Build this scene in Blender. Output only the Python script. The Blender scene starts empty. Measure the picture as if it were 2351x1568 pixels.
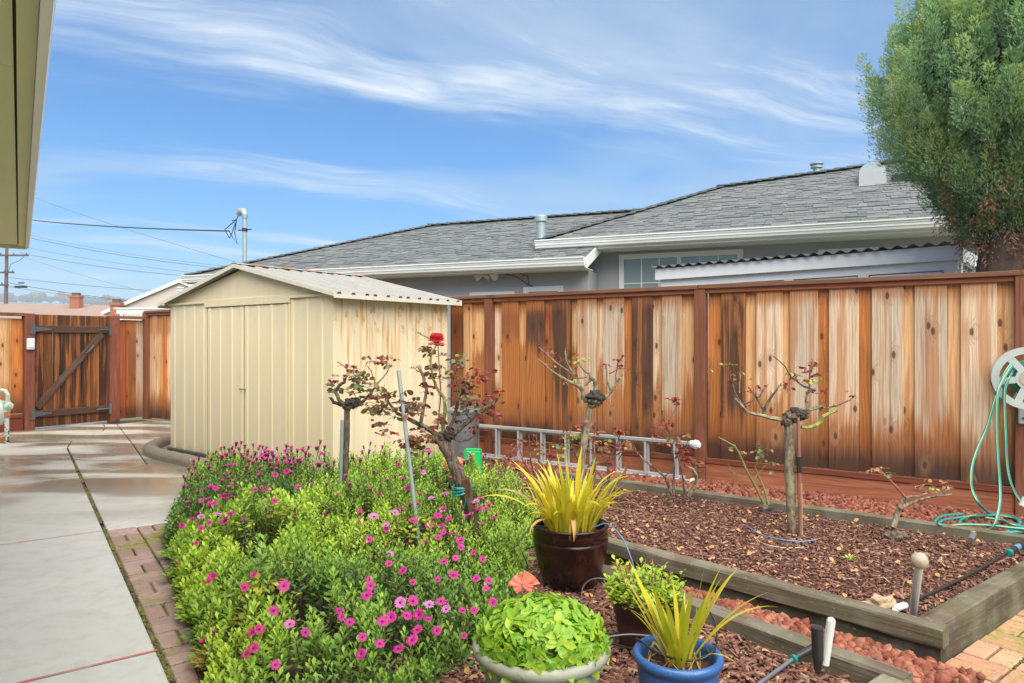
import bpy, math, random
import numpy as np
from mathutils import Vector, Matrix, noise as mnoise

# ------------------------------------------------------------------ camera, sky, sun, exposure
scene = bpy.context.scene
col = scene.collection
R = math.radians
H = 1.40                                   # eye height in metres
cam_d = bpy.data.cameras.new("camera")
cam_d.lens = 24.0; cam_d.sensor_width = 36.0; cam_d.clip_start = 0.05; cam_d.clip_end = 6000
cam = bpy.data.objects.new("camera", cam_d); col.objects.link(cam)
cam.location = (0, 0, H); cam.rotation_euler = (R(90), 0, 0)
scene.camera = cam

SUN_EL, SUN_AZ = R(58), R(160)             # azimuth clockwise from +Y (veiled sun behind the camera, to its right)
world = bpy.data.worlds.new("World"); scene.world = world; world.use_nodes = True
scene.view_settings.view_transform = 'Standard'
scene.view_settings.look = 'None'
scene.view_settings.exposure = 0.95
scene.view_settings.gamma = 1.0
scene.view_settings.use_curve_mapping = False
sun_d = bpy.data.lights.new("sun", 'SUN'); sun_d.energy = 4.9; sun_d.angle = R(84); sun_d.color = (1.0, 0.92, 0.79)
sun = bpy.data.objects.new("sun", sun_d); col.objects.link(sun)
sdir = Vector((math.sin(SUN_AZ)*math.cos(SUN_EL), math.cos(SUN_AZ)*math.cos(SUN_EL), math.sin(SUN_EL)))
sun.rotation_euler = sdir.to_track_quat('Z', 'Y').to_euler()
sun.location = sdir*40

# ------------------------------------------------------------------ node helpers
def nd(nt, kind, ins=None, **props):
    n = nt.nodes.new(kind)
    for k, v in props.items(): setattr(n, k, v)
    for k, v in (ins or {}).items():
        s = n.inputs[k]
        if isinstance(v, bpy.types.NodeSocket): nt.links.new(v, s)
        else: s.default_value = v
    return n
def mth(nt, op, a, b=0.0, c=0.0, clamp=False):
    n = nt.nodes.new('ShaderNodeMath'); n.operation = op; n.use_clamp = clamp
    for i, v in enumerate((a, b, c)):
        if isinstance(v, bpy.types.NodeSocket): nt.links.new(v, n.inputs[i])
        else: n.inputs[i].default_value = v
    return n.outputs[0]
def mix(nt, fac, a, b, blend='MIX'):
    n = nt.nodes.new('ShaderNodeMix'); n.data_type = 'RGBA'; n.blend_type = blend; n.clamp_factor = True
    for s, v in ((n.inputs[0], fac), (n.inputs[6], a), (n.inputs[7], b)):
        if isinstance(v, bpy.types.NodeSocket): nt.links.new(v, s)
        elif not hasattr(v, '__len__'): s.default_value = v
        else: s.default_value = (v[0], v[1], v[2], 1)
    return n.outputs[2]
def step(nt, v, lo, hi):
    n = nt.nodes.new('ShaderNodeMapRange'); n.interpolation_type = 'SMOOTHSTEP'
    nt.links.new(v, n.inputs[0]); n.inputs[1].default_value = lo; n.inputs[2].default_value = hi
    return n.outputs[0]
def ramp(nt, v, stops):
    n = nt.nodes.new('ShaderNodeValToRGB'); e = n.color_ramp.elements
    while len(e) < len(stops): e.new(0.5)
    for el, (p, c) in zip(e, stops): el.position = p; el.color = (c[0], c[1], c[2], 1)
    nt.links.new(v, n.inputs[0]); return n.outputs[0]
def vscale(nt, vec, s, loc=(0, 0, 0), rot=(0, 0, 0)):
    n = nt.nodes.new('ShaderNodeMapping'); nt.links.new(vec, n.inputs[0])
    n.inputs['Scale'].default_value = s; n.inputs['Location'].default_value = loc; n.inputs['Rotation'].default_value = rot
    return n.outputs[0]
def noise(nt, vec, scale=5, detail=4, rough=0.55, dist=0.0):
    n = nt.nodes.new('ShaderNodeTexNoise')
    if vec is not None: nt.links.new(vec, n.inputs['Vector'])
    n.inputs['Scale'].default_value = scale; n.inputs['Detail'].default_value = detail
    n.inputs['Roughness'].default_value = rough; n.inputs['Distortion'].default_value = dist
    return n.outputs['Fac']
def bump(nt, h, strength=0.3, dist=0.01):
    n = nt.nodes.new('ShaderNodeBump'); nt.links.new(h, n.inputs['Height'])
    n.inputs['Strength'].default_value = strength; n.inputs['Distance'].default_value = dist
    return n.outputs[0]
MAT = {}
def newmat(name):
    m = bpy.data.materials.new(name); m.use_nodes = True; nt = m.node_tree
    b = nt.nodes['Principled BSDF']; MAT[name] = m
    return m, nt, b
def put(nt, b, **kw):
    for k, v in kw.items():
        s = b.inputs[k.replace('_', ' ')]
        if isinstance(v, bpy.types.NodeSocket): nt.links.new(v, s)
        else: s.default_value = (*v, 1) if isinstance(v, tuple) and len(v) == 3 else v
def objco(nt): return nt.nodes.new('ShaderNodeTexCoord').outputs['Object']
def geopos(nt): return nt.nodes.new('ShaderNodeNewGeometry').outputs['Position']
def oinfo(nt): return nt.nodes.new('ShaderNodeObjectInfo')
def attr(nt, name):
    n = nt.nodes.new('ShaderNodeAttribute'); n.attribute_name = name; return n.outputs['Fac']
def sep(nt, v):
    n = nt.nodes.new('ShaderNodeSeparateXYZ'); nt.links.new(v, n.inputs[0]); return n.outputs
def comb(nt, x, y, z):
    n = nt.nodes.new('ShaderNodeCombineXYZ')
    for i, v in enumerate((x, y, z)):
        if isinstance(v, bpy.types.NodeSocket): nt.links.new(v, n.inputs[i])
        else: n.inputs[i].default_value = v
    return n.outputs[0]
def vadd(nt, a, b):
    n = nt.nodes.new('ShaderNodeVectorMath'); n.operation = 'ADD'
    nt.links.new(a, n.inputs[0])
    if isinstance(b, bpy.types.NodeSocket): nt.links.new(b, n.inputs[1])
    else: n.inputs[1].default_value = b
    return n.outputs[0]
def lin(*c):                                # sRGB 0..255 -> linear albedo
    return tuple((x/255/12.92 if x/255 <= .04045 else ((x/255+.055)/1.055)**2.4) for x in c)

# ------------------------------------------------------------------ the sky: Nishita with wind-drawn cirrus
wt = world.node_tree
bg = wt.nodes['Background']
sky = nd(wt, 'ShaderNodeTexSky', sky_type='NISHITA', sun_disc=False, sun_elevation=SUN_EL, sun_rotation=SUN_AZ)
sky.air_density = 1.15; sky.dust_density = 0.6; sky.ozone_density = 2.2
gen = wt.nodes.new('ShaderNodeTexCoord').outputs['Generated']
sx, sy, sz = sep(wt, gen)
zz = mth(wt, 'ADD', mth(wt, 'MAXIMUM', sz, 0.0), 0.10)
plane = comb(wt, mth(wt, 'DIVIDE', sx, zz), mth(wt, 'DIVIDE', sy, zz), 0.0)
warp = nd(wt, 'ShaderNodeTexNoise', {'Vector': plane, 'Scale': 0.55, 'Detail': 3.0})
wv = nd(wt, 'ShaderNodeVectorMath', {0: warp.outputs['Color'], 1: (0.5, 0.5, 0.5)}, operation='SUBTRACT').outputs[0]
wv2 = nd(wt, 'ShaderNodeVectorMath', {0: wv, 'Scale': 1.1}, operation='SCALE').outputs[0]
pw = vadd(wt, plane, wv2)
rot = vscale(wt, pw, (1, 1, 1), rot=(0, 0, R(-27)))
st1 = noise(wt, vscale(wt, rot, (0.22, 1.25, 1), loc=(3.1, 2.35, 0)), 1.0, 9, 0.60, 0.25)
st2 = noise(wt, vscale(wt, rot, (0.5, 3.4, 1), loc=(1.3, 4.0, 0)), 1.0, 8, 0.62, 0.2)
veil = noise(wt, vscale(wt, rot, (0.30, 0.62, 1), loc=(5.2, 0.6, 0)), 1.0, 8, 0.56, 0.5)
fine = noise(wt, vscale(wt, rot, (1.3, 4.2, 1)), 1.0, 7, 0.68, 0.6)
c1 = mth(wt, 'MULTIPLY', step(wt, st1, 0.49, 0.72), mth(wt, 'MULTIPLY_ADD', fine, 1.1, 0.25))
c2 = mth(wt, 'MULTIPLY', mth(wt, 'MULTIPLY', step(wt, st2, 0.50, 0.78), step(wt, veil, 0.34, 0.58)), 0.75)
c3 = mth(wt, 'MULTIPLY', step(wt, veil, 0.40, 0.66), 0.50)
low = mth(wt, 'MULTIPLY', step(wt, mth(wt, 'MULTIPLY', sz, -1.0), -0.22, 0.0), 0.30)
cl = mth(wt, 'MAXIMUM', mth(wt, 'MAXIMUM', c1, c2), mth(wt, 'MAXIMUM', c3, low), clamp=True)
sk = mix(wt, 1.0, sky.outputs[0], (0.19, 0.56, 0.88), 'MULTIPLY')
cloudcol = mix(wt, c1, (2.75, 3.65, 4.35), (5.7, 6.0, 6.1))
wt.links.new(mix(wt, cl, sk, cloudcol), bg.inputs['Color'])
bg.inputs['Strength'].default_value = 0.10

# ------------------------------------------------------------------ geometry helpers
FX, CX, CY = 1567.0, 1175.5, 784.0          # pinhole of the 24 mm lens on a 2351 x 1568 survey sheet
def P(u, v, z=0.0):                          # survey point on a level plane at height z
    Y = (H-z)*FX/(v-CY); return Vector(((u-CX)/FX*Y, Y, z))
def D(u, v, Y):                              # survey point at distance Y
    return Vector(((u-CX)/FX*Y, Y, H+(CY-v)/FX*Y))
MW = {}
def link(o, parent=None, m=None):
    col.objects.link(o)
    m = m if m is not None else Matrix.Identity(4)
    o.matrix_basis = m
    if parent is not None: o.parent = parent; MW[o.name] = MW[parent.name] @ m
    else: MW[o.name] = m.copy()
    return o
def TR(loc, rz=0.0): return Matrix.Translation(loc) @ Matrix.Rotation(rz, 4, 'Z')
LABELS = set()
def tag(o, label=None, cat=None, group=None, kind=None):
    if label: o['label'] = label
    if cat: o['category'] = cat
    if group: o['group'] = group
    if kind: o['kind'] = kind
    return o
def thing(name, label, cat, loc=(0, 0, 0), rz=0.0, group=None):
    o = bpy.data.objects.new(name, None); o.empty_display_size = 0.1
    link(o, None, TR(loc, rz)); return tag(o, label, cat, group)

class MB:
    def __init__(s): s.v = []; s.f = []; s.mi = []; s.r = []; s.cur = 0; s.rn = 0.5
    def add(s, verts, faces, m=None):
        b = len(s.v); s.v += [tuple(p) for p in verts]; s.r += [s.rn]*len(verts)
        for f in faces: s.f.append(tuple(i+b for i in f)); s.mi.append(s.cur if m is None else m)
    def box(s, lo, hi, m=None, M=None):
        x0, y0, z0 = lo; x1, y1, z1 = hi
        vs = [(x0,y0,z0),(x1,y0,z0),(x1,y1,z0),(x0,y1,z0),(x0,y0,z1),(x1,y0,z1),(x1,y1,z1),(x0,y1,z1)]
        if M is not None: vs = [tuple(M @ Vector(p)) for p in vs]
        s.add(vs, [(0,3,2,1),(4,5,6,7),(0,1,5,4),(1,2,6,5),(2,3,7,6),(3,0,4,7)], m); return s
    def cbox(s, lo, hi, c=0.003, m=None, M=None):          # box with chamfered edges
        x0, y0, z0 = lo; x1, y1, z1 = hi; vs = []
        for x, sx_ in ((x0, 1), (x1, -1)):
            for y, sy_ in ((y0, 1), (y1, -1)):
                for z, sz_ in ((z0, 1), (z1, -1)):
                    vs += [(x, y+c*sy_, z+c*sz_), (x+c*sx_, y, z+c*sz_), (x+c*sx_, y+c*sy_, z)]
        if M is not None: vs = [tuple(M @ Vector(p)) for p in vs]
        def i(x, y, z, k): return (x*4+y*2+z)*3+k
        F = []
        F += [(i(0,0,0,0), i(0,0,1,0), i(0,1,1,0), i(0,1,0,0)), (i(1,0,0,0), i(1,1,0,0), i(1,1,1,0), i(1,0,1,0))]
        F += [(i(0,0,0,1), i(1,0,0,1), i(1,0,1,1), i(0,0,1,1)), (i(0,1,0,1), i(0,1,1,1), i(1,1,1,1), i(1,1,0,1))]
        F += [(i(0,0,0,2), i(0,1,0,2), i(1,1,0,2), i(1,0,0,2)), (i(0,0,1,2), i(1,0,1,2), i(1,1,1,2), i(0,1,1,2))]
        for z in (0, 1):
            for y in (0, 1): F.append((i(0,y,z,1), i(1,y,z,1), i(1,y,z,2), i(0,y,z,2)))
            for x in (0, 1): F.append((i(x,0,z,0), i(x,1,z,0), i(x,1,z,2), i(x,0,z,2)))
        for x in (0, 1):
            for y in (0, 1): F.append((i(x,y,0,0), i(x,y,1,0), i(x,y,1,1), i(x,y,0,1)))
        for x in (0, 1):
            for y in (0, 1):
                for z in (0, 1): F.append((i(x,y,z,0), i(x,y,z,1), i(x,y,z,2)))
        s.add(vs, F, m); return s
    def tube(s, pts, rad, n=8, m=None, caps=True, wob=0.0, rng=random):
        pts = [Vector(p) for p in pts]
        if not hasattr(rad, '__len__'): rad = [rad]*len(pts)
        up = None; vs = []; k = len(pts)
        for i, p in enumerate(pts):
            t = (pts[min(i+1, k-1)]-pts[max(i-1, 0)]).normalized()
            if up is None: up = (Vector((0, 0, 1)) if abs(t.z) < .9 else Vector((1, 0, 0)))
            a = (up - t*up.dot(t)).normalized(); b = t.cross(a); up = a
            for j in range(n):
                q = 2*math.pi*j/n; rr = rad[i]*(1+(rng.uniform(-wob, wob) if wob else 0))
                vs.append(p+(a*math.cos(q)+b*math.sin(q))*rr)
        F = [(i*n+j, i*n+(j+1) % n, (i+1)*n+(j+1) % n, (i+1)*n+j) for i in range(k-1) for j in range(n)]
        if caps: F += [tuple(range(n-1, -1, -1)), tuple((k-1)*n+j for j in range(n))]
        s.add(vs, F, m); return s
    def lathe(s, prof, n=32, c=(0, 0, 0), m=None, close=False):
        vs = []; k = len(prof)
        for r, z in prof:
            for j in range(n):
                q = 2*math.pi*j/n; vs.append((c[0]+r*math.cos(q), c[1]+r*math.sin(q), c[2]+z))
        F = [(i*n+j, i*n+(j+1) % n, (i+1)*n+(j+1) % n, (i+1)*n+j) for i in range(k-1) for j in range(n)]
        s.add(vs, F, m); return s
    def prism(s, poly, z0, z1, m=None):                     # vertical prism on an (x, y) polygon, counter-clockwise
        n = len(poly); vs = [(x, y, z0) for x, y in poly]+[(x, y, z1) for x, y in poly]
        F = [tuple(range(n-1, -1, -1)), tuple(range(n, 2*n))]+[(i, (i+1) % n, n+(i+1) % n, n+i) for i in range(n)]
        s.add(vs, F, m); return s
    def blob(s, c, r, sub=2, amp=0.25, fr=3.0, seed=0.0, m=None, sq=(1, 1, 1)):
        vs, F = ICO[sub]; out = []
        for p in vs:
            q = 1+amp*mnoise.noise(Vector((p[0]*fr+seed, p[1]*fr-seed, p[2]*fr+seed*1.7)))*1.6
            out.append((c[0]+p[0]*r*q*sq[0], c[1]+p[1]*r*q*sq[1], c[2]+p[2]*r*q*sq[2]))
        s.add(out, F, m); return s
    def mesh(s, name, mats, M=None, smooth=False):
        me = bpy.data.meshes.new(name)
        vs = s.v if M is None else [tuple(M @ Vector(p)) for p in s.v]
        me.from_pydata(vs, [], s.f)
        for m in (mats if isinstance(mats, (list, tuple)) else [mats]): me.materials.append(MAT[m] if isinstance(m, str) else m)
        me.polygons.foreach_set('material_index', s.mi)
        a = me.attributes.new('rnd', 'FLOAT', 'POINT'); a.data.foreach_set('value', s.r)
        if smooth: me.polygons.foreach_set('use_smooth', [True]*len(me.polygons))
        me.update(); return me
    def build(s, name, mats, parent=None, world=False, smooth=False, m=None):
        M = None
        basis = m if m is not None else Matrix.Identity(4)
        if world:
            W = (MW[parent.name] if parent is not None else Matrix.Identity(4)) @ basis
            M = W.inverted()
        o = bpy.data.objects.new(name, s.mesh(name, mats, M, smooth)); return link(o, parent, basis)
def struct(o): o['kind'] = 'structure'; return o
def place(name, me, parent, m): return link(bpy.data.objects.new(name, me), parent, m)

def ico(sub):
    t = (1+5**.5)/2
    v = [(-1,t,0),(1,t,0),(-1,-t,0),(1,-t,0),(0,-1,t),(0,1,t),(0,-1,-t),(0,1,-t),(t,0,-1),(t,0,1),(-t,0,-1),(-t,0,1)]
    v = [tuple(Vector(p).normalized()) for p in v]
    f = [(0,11,5),(0,5,1),(0,1,7),(0,7,10),(0,10,11),(1,5,9),(5,11,4),(11,10,2),(10,7,6),(7,1,8),(3,9,4),(3,4,2),(3,2,6),(3,6,8),(3,8,9),(4,9,5),(2,4,11),(6,2,10),(8,6,7),(9,8,1)]
    for _ in range(sub):
        mid = {}; nf = []
        def g(a, b):
            k = (min(a, b), max(a, b))
            if k not in mid: mid[k] = len(v); v.append(tuple(((Vector(v[a])+Vector(v[b]))/2).normalized()))
            return mid[k]
        for a, b, c in f:
            x, y, z = g(a, b), g(b, c), g(c, a); nf += [(a, x, z), (b, y, x), (c, z, y), (x, y, z)]
        f = nf
    return v, f
ICO = {k: ico(k) for k in range(4)}

def scatter(name, tv, tf, Rm, T, rnd, mats, parent=None, smooth=False, extra=None):
    """many copies of a small triangle template merged into one mesh: Rm (k,3,3), T (k,3)"""
    tv = np.asarray(tv, float); tf = np.asarray(tf, np.int32); k, n = len(T), len(tv)
    V = np.einsum('kij,nj->kni', Rm, tv)+T[:, None, :]
    V = V.reshape(-1, 3); F = (tf[None]+(np.arange(k)*n)[:, None, None]).reshape(-1, tf.shape[1])
    A = np.repeat(rnd, n)
    if extra is not None:
        ev, ef, ea = extra; F = np.concatenate([F, ef+len(V)]); V = np.concatenate([V, ev]); A = np.concatenate([A, ea])
    if parent is not None:
        Wi = np.array(MW[parent.name].inverted()); V = V @ Wi[:3, :3].T+Wi[:3, 3]
    me = bpy.data.meshes.new(name); me.vertices.add(len(V)); me.vertices.foreach_set('co', V.astype(np.float32).ravel())
    m = F.shape[1]; me.loops.add(F.size); me.loops.foreach_set('vertex_index', F.astype(np.int32).ravel())
    me.polygons.add(len(F)); me.polygons.foreach_set('loop_start', np.arange(0, F.size, m, dtype=np.int32))
    me.polygons.foreach_set('loop_total', np.full(len(F), m, np.int32))
    for q in (mats if isinstance(mats, (list, tuple)) else [mats]): me.materials.append(MAT[q])
    a = me.attributes.new('rnd', 'FLOAT', 'POINT'); a.data.foreach_set('value', A.astype(np.float32))
    if smooth: me.polygons.foreach_set('use_smooth', [True]*len(F))
    me.update(calc_edges=True); me.validate()
    return link(bpy.data.objects.new(name, me), parent)
def frames(d, roll, scale):
    """rotation matrices whose local +y runs along d; scale (k,) or (k,3)"""
    d = d/np.linalg.norm(d, axis=1, keepdims=True); k = len(d)
    up = np.where(np.abs(d[:, 2:3]) > .95, np.array([[1., 0, 0]]), np.array([[0, 0, 1.]]))
    x = np.cross(d, up); x /= np.linalg.norm(x, axis=1, keepdims=True); z = np.cross(x, d)
    c, s_ = np.cos(roll)[:, None], np.sin(roll)[:, None]
    x2 = x*c+z*s_; z2 = -x*s_+z*c
    sc = np.asarray(scale, float)
    if sc.ndim == 1: sc = np.repeat(sc[:, None], 3, 1)
    return np.stack([x2*sc[:, :1], d*sc[:, 1:2], z2*sc[:, 2:]], axis=2)
def inpoly(x, y, poly):
    x = np.asarray(x); y = np.asarray(y); r = np.zeros(x.shape, bool); n = len(poly)
    for i in range(n):
        (x0, y0), (x1, y1) = poly[i], poly[(i+1) % n]
        c = ((y0 > y) != (y1 > y)) & (x < (x1-x0)*(y-y0)/((y1-y0) or 1e-9)+x0); r ^= c
    return r
def polydist(x, y, poly):
    d = np.full(np.shape(x), 9e9); n = len(poly)
    for i in range(n):
        a = np.array(poly[i]); b = np.array(poly[(i+1) % n]); ab = b-a
        t = np.clip(((x-a[0])*ab[0]+(y-a[1])*ab[1])/(ab@ab), 0, 1)
        d = np.minimum(d, np.hypot(x-a[0]-t*ab[0], y-a[1]-t*ab[1]))
    return d
def rpoly(rng, poly, n):
    xs = [p[0] for p in poly]; ys = [p[1] for p in poly]; X = []; Y = []
    while len(X) < n:
        x = rng.uniform(min(xs), max(xs), n); y = rng.uniform(min(ys), max(ys), n); k = inpoly(x, y, poly)
        X += list(x[k]); Y += list(y[k])
    return np.array(X[:n]), np.array(Y[:n])
# ------------------------------------------------------------------ materials
def m_plain(name, c, rough=0.6, var=0.12, scale=12, metal=0.0, bmp=0.0, spec=0.5):
    m, nt, b = newmat(name); o = objco(nt); n = noise(nt, o, scale, 5, 0.6)
    lo = tuple(x*(1-var) for x in c); hi = tuple(min(1, x*(1+var)) for x in c)
    put(nt, b, Base_Color=mix(nt, n, lo, hi), Roughness=rough, Metallic=metal, Specular_IOR_Level=spec)
    if bmp: put(nt, b, Normal=bump(nt, noise(nt, o, scale*5, 4), bmp, 0.004))
    return m
def m_cedar(name):
    """fence timber: local x across the board, z up; the object colour is the board's own tone, alpha = how far the old stain has survived"""
    m, nt, b = newmat(name); oi = oinfo(nt); o = objco(nt)
    off = comb(nt, mth(nt, 'MULTIPLY', oi.outputs['Random'], 37.0), 0.0, mth(nt, 'MULTIPLY', oi.outputs['Random'], 91.0))
    x, y, z = sep(nt, o); p = vadd(nt, o, off)
    pxx, pyy, pzz = sep(nt, p)
    kn = nd(nt, 'ShaderNodeTexVoronoi', {'Vector': comb(nt, mth(nt, 'MULTIPLY', pxx, 6.5), mth(nt, 'MULTIPLY', pzz, 3.0), 0.0), 'Scale': 1.0, 'Randomness': 1.0}, voronoi_dimensions='2D')
    kd, kc = kn.outputs['Distance'], kn.outputs['Color']
    kr = sep(nt, kc)[0]
    has = step(nt, kr, 0.52, 0.56)
    knot = mth(nt, 'MULTIPLY', mth(nt, 'SUBTRACT', 1.0, step(nt, kd, 0.06, 0.13)), has)
    halo = mth(nt, 'MULTIPLY', mth(nt, 'SUBTRACT', 1.0, step(nt, kd, 0.10, 0.42)), has)
    wob = noise(nt, vscale(nt, p, (6.0, 1, 0.8)), 1.0, 3, 0.5)
    ph = mth(nt, 'ADD', mth(nt, 'MULTIPLY', x, 230.0), mth(nt, 'MULTIPLY', wob, 30.0))
    ph = mth(nt, 'ADD', ph, mth(nt, 'MULTIPLY', halo, 11.0))
    ring = mth(nt, 'MULTIPLY_ADD', mth(nt, 'SINE', ph), 0.5, 0.5)
    ring = mth(nt, 'POWER', ring, 2.2)
    fib = noise(nt, vscale(nt, p, (120, 1, 2.2)), 1.0, 5, 0.75)
    broad = noise(nt, vscale(nt, p, (13, 1, 0.55)), 1.0, 3, 0.55)
    base = oi.outputs['Color']
    darkc = mix(nt, 1.0, base, (0.56, 0.40, 0.30), 'MULTIPLY')
    rustc = mix(nt, 0.65, base, (0.46, 0.155, 0.035))
    c = mix(nt, step(nt, broad, 0.50, 0.60), base, rustc)
    c = mix(nt, mth(nt, 'MULTIPLY', mth(nt, 'SUBTRACT', 1.0, step(nt, broad, 0.26, 0.44)), 0.6), c, darkc)
    c = mix(nt, mth(nt, 'MULTIPLY', ring, 0.34), c, darkc)
    c = mix(nt, mth(nt, 'MULTIPLY', step(nt, fib, 0.46, 0.62), 0.50), c, darkc)
    # weathering: the stain survives low down (splash zone) and just under the cap
    drip = noise(nt, vscale(nt, p, (42, 1, 1.0)), 1.0, 5, 0.7)
    lvl = mth(nt, 'ADD', mth(nt, 'MULTIPLY', drip, 0.62), mth(nt, 'MULTIPLY', noise(nt, vscale(nt, p, (9, 1, .4)), 1.0, 2), 0.65))
    up = mth(nt, 'MULTIPLY', step(nt, oi.outputs['Alpha'], 1.0, 2.0), 0.85)
    low = mth(nt, 'SUBTRACT', 1.0, step(nt, mth(nt, 'SUBTRACT', mth(nt, 'SUBTRACT', z, up), lvl), -0.34, -0.06))
    top = mth(nt, 'MULTIPLY', step(nt, mth(nt, 'ADD', z, mth(nt, 'MULTIPLY', drip, 0.35)), 1.60, 1.74), 0.75)
    st = mth(nt, 'MULTIPLY', mth(nt, 'MAXIMUM', low, top), oi.outputs['Alpha'], clamp=True)
    stc = mix(nt, broad, (0.30, 0.085, 0.018), (0.52, 0.21, 0.050))
    stc = mix(nt, mth(nt, 'MULTIPLY', ring, 0.5), stc, (0.16, 0.045, 0.012))
    stc = mix(nt, step(nt, z, 0.55, 0.05), stc, (0.17, 0.050, 0.014))
    c = mix(nt, mth(nt, 'MULTIPLY', st, 0.92), c, stc)
    vs_ = noise(nt, vscale(nt, p, (22, 1, 0.35)), 1.0, 4, 0.6); c = mix(nt, mth(nt, 'MULTIPLY', step(nt, vs_, 0.56, 0.66), 0.55), c, (0.12, 0.055, 0.028))
    mould = mth(nt, 'MULTIPLY', mth(nt, 'SUBTRACT', 1.0, step(nt, mth(nt, 'SUBTRACT', z, mth(nt, 'MULTIPLY', drip, 0.40)), -0.16, 0.08)), oi.outputs['Alpha'], clamp=True)
    c = mix(nt, mth(nt, 'MULTIPLY', mould, 0.85), c, (0.045, 0.022, 0.013))
    c = mix(nt, mth(nt, 'MULTIPLY', halo, 0.40), c, darkc)
    c = mix(nt, mth(nt, 'MULTIPLY', knot, 0.85), c, (0.055, 0.024, 0.013))
    put(nt, b, Base_Color=c, Roughness=0.62, Specular_IOR_Level=0.35)
    h = mth(nt, 'ADD', mth(nt, 'MULTIPLY', ring, -0.6), mth(nt, 'ADD', mth(nt, 'MULTIPLY', fib, 0.5), mth(nt, 'MULTIPLY', knot, -0.8)))
    put(nt, b, Normal=bump(nt, h, 0.35, 0.003))
    return m
def m_rail(name, axis=0, mossy=0.0, grey=0.0):
    """sawn timber with the grain along local `axis`, tone from the object colour"""
    m, nt, b = newmat(name); oi = oinfo(nt); o = objco(nt)
    rv = mth(nt, 'MULTIPLY', oi.outputs['Random'], 53.0); p = vadd(nt, o, comb(nt, rv, rv, rv))
    sc = [60.0, 60.0, 60.0]; sc[axis] = 1.6
    sc2 = [14.0, 14.0, 14.0]; sc2[axis] = 0.8
    fib = noise(nt, vscale(nt, p, tuple(sc)), 1.0, 5, 0.65, 0.2); br = noise(nt, vscale(nt, p, tuple(sc2)), 1.0, 3, 0.5, 0.8)
    wv = mth(nt, 'MULTIPLY_ADD', mth(nt, 'SINE', mth(nt, 'MULTIPLY', br, 46.0)), 0.5, 0.5)
    kn = nd(nt, 'ShaderNodeTexVoronoi', {'Vector': vscale(nt, p, tuple(2.4 if i == axis else 7.5 for i in range(3))), 'Scale': 1.0}).outputs
    has = step(nt, sep(nt, kn['Color'])[0], 0.66, 0.70)
    knot = mth(nt, 'MULTIPLY', mth(nt, 'SUBTRACT', 1.0, step(nt, kn['Distance'], 0.07, 0.24)), has)
    base = oi.outputs['Color']; dk = mix(nt, 1.0, base, (0.40, 0.37, 0.36), 'MULTIPLY'); lt = mix(nt, 0.35, base, (0.55, 0.42, 0.30))
    c = mix(nt, mth(nt, 'MULTIPLY', step(nt, fib, 0.42, 0.70), 0.7), base, dk)
    c = mix(nt, mth(nt, 'MULTIPLY', wv, 0.30), c, dk)
    c = mix(nt, mth(nt, 'MULTIPLY', step(nt, br, 0.55, 0.8), 0.4), c, lt)
    c = mix(nt, mth(nt, 'MULTIPLY', knot, 0.7), c, dk)
    if mossy or grey:
        ck = noise(nt, vscale(nt, p, tuple(1.1 if i == axis else 85.0 for i in range(3))), 1.0, 3, .6, .3); c = mix(nt, mth(nt, 'MULTIPLY', step(nt, ck, .60, .68), .8), c, (.022, .017, .012))
    if grey: c = mix(nt, mth(nt, 'MULTIPLY', step(nt, noise(nt, p, 5, 4), 0.42, 0.66), grey), c, (0.30, 0.28, 0.23))
    if mossy:
        g = noise(nt, p, 4.5, 6, 0.65); c = mix(nt, mth(nt, 'MULTIPLY', step(nt, g, 0.42, 0.62), mossy), c, (0.105, 0.125, 0.045))
        s2 = noise(nt, p, 38, 3, 0.6); c = mix(nt, mth(nt, 'MULTIPLY', step(nt, s2, 0.60, 0.72), mossy*0.8), c, (0.42, 0.42, 0.33))
    put(nt, b, Base_Color=c, Roughness=0.7, Specular_IOR_Level=0.3, Normal=bump(nt, mth(nt, 'ADD', fib, mth(nt, 'MULTIPLY', wv, .3)), 0.5, 0.004))
    return m
m_cedar('cedar'); m_rail('stained_rail', 0); m_rail('stained_post', 2); m_rail('sleeper', 0, mossy=0.30, grey=0.30); m_rail('pole_wood', 2)
m_rail('stake_wood', 2, grey=.2)

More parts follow.
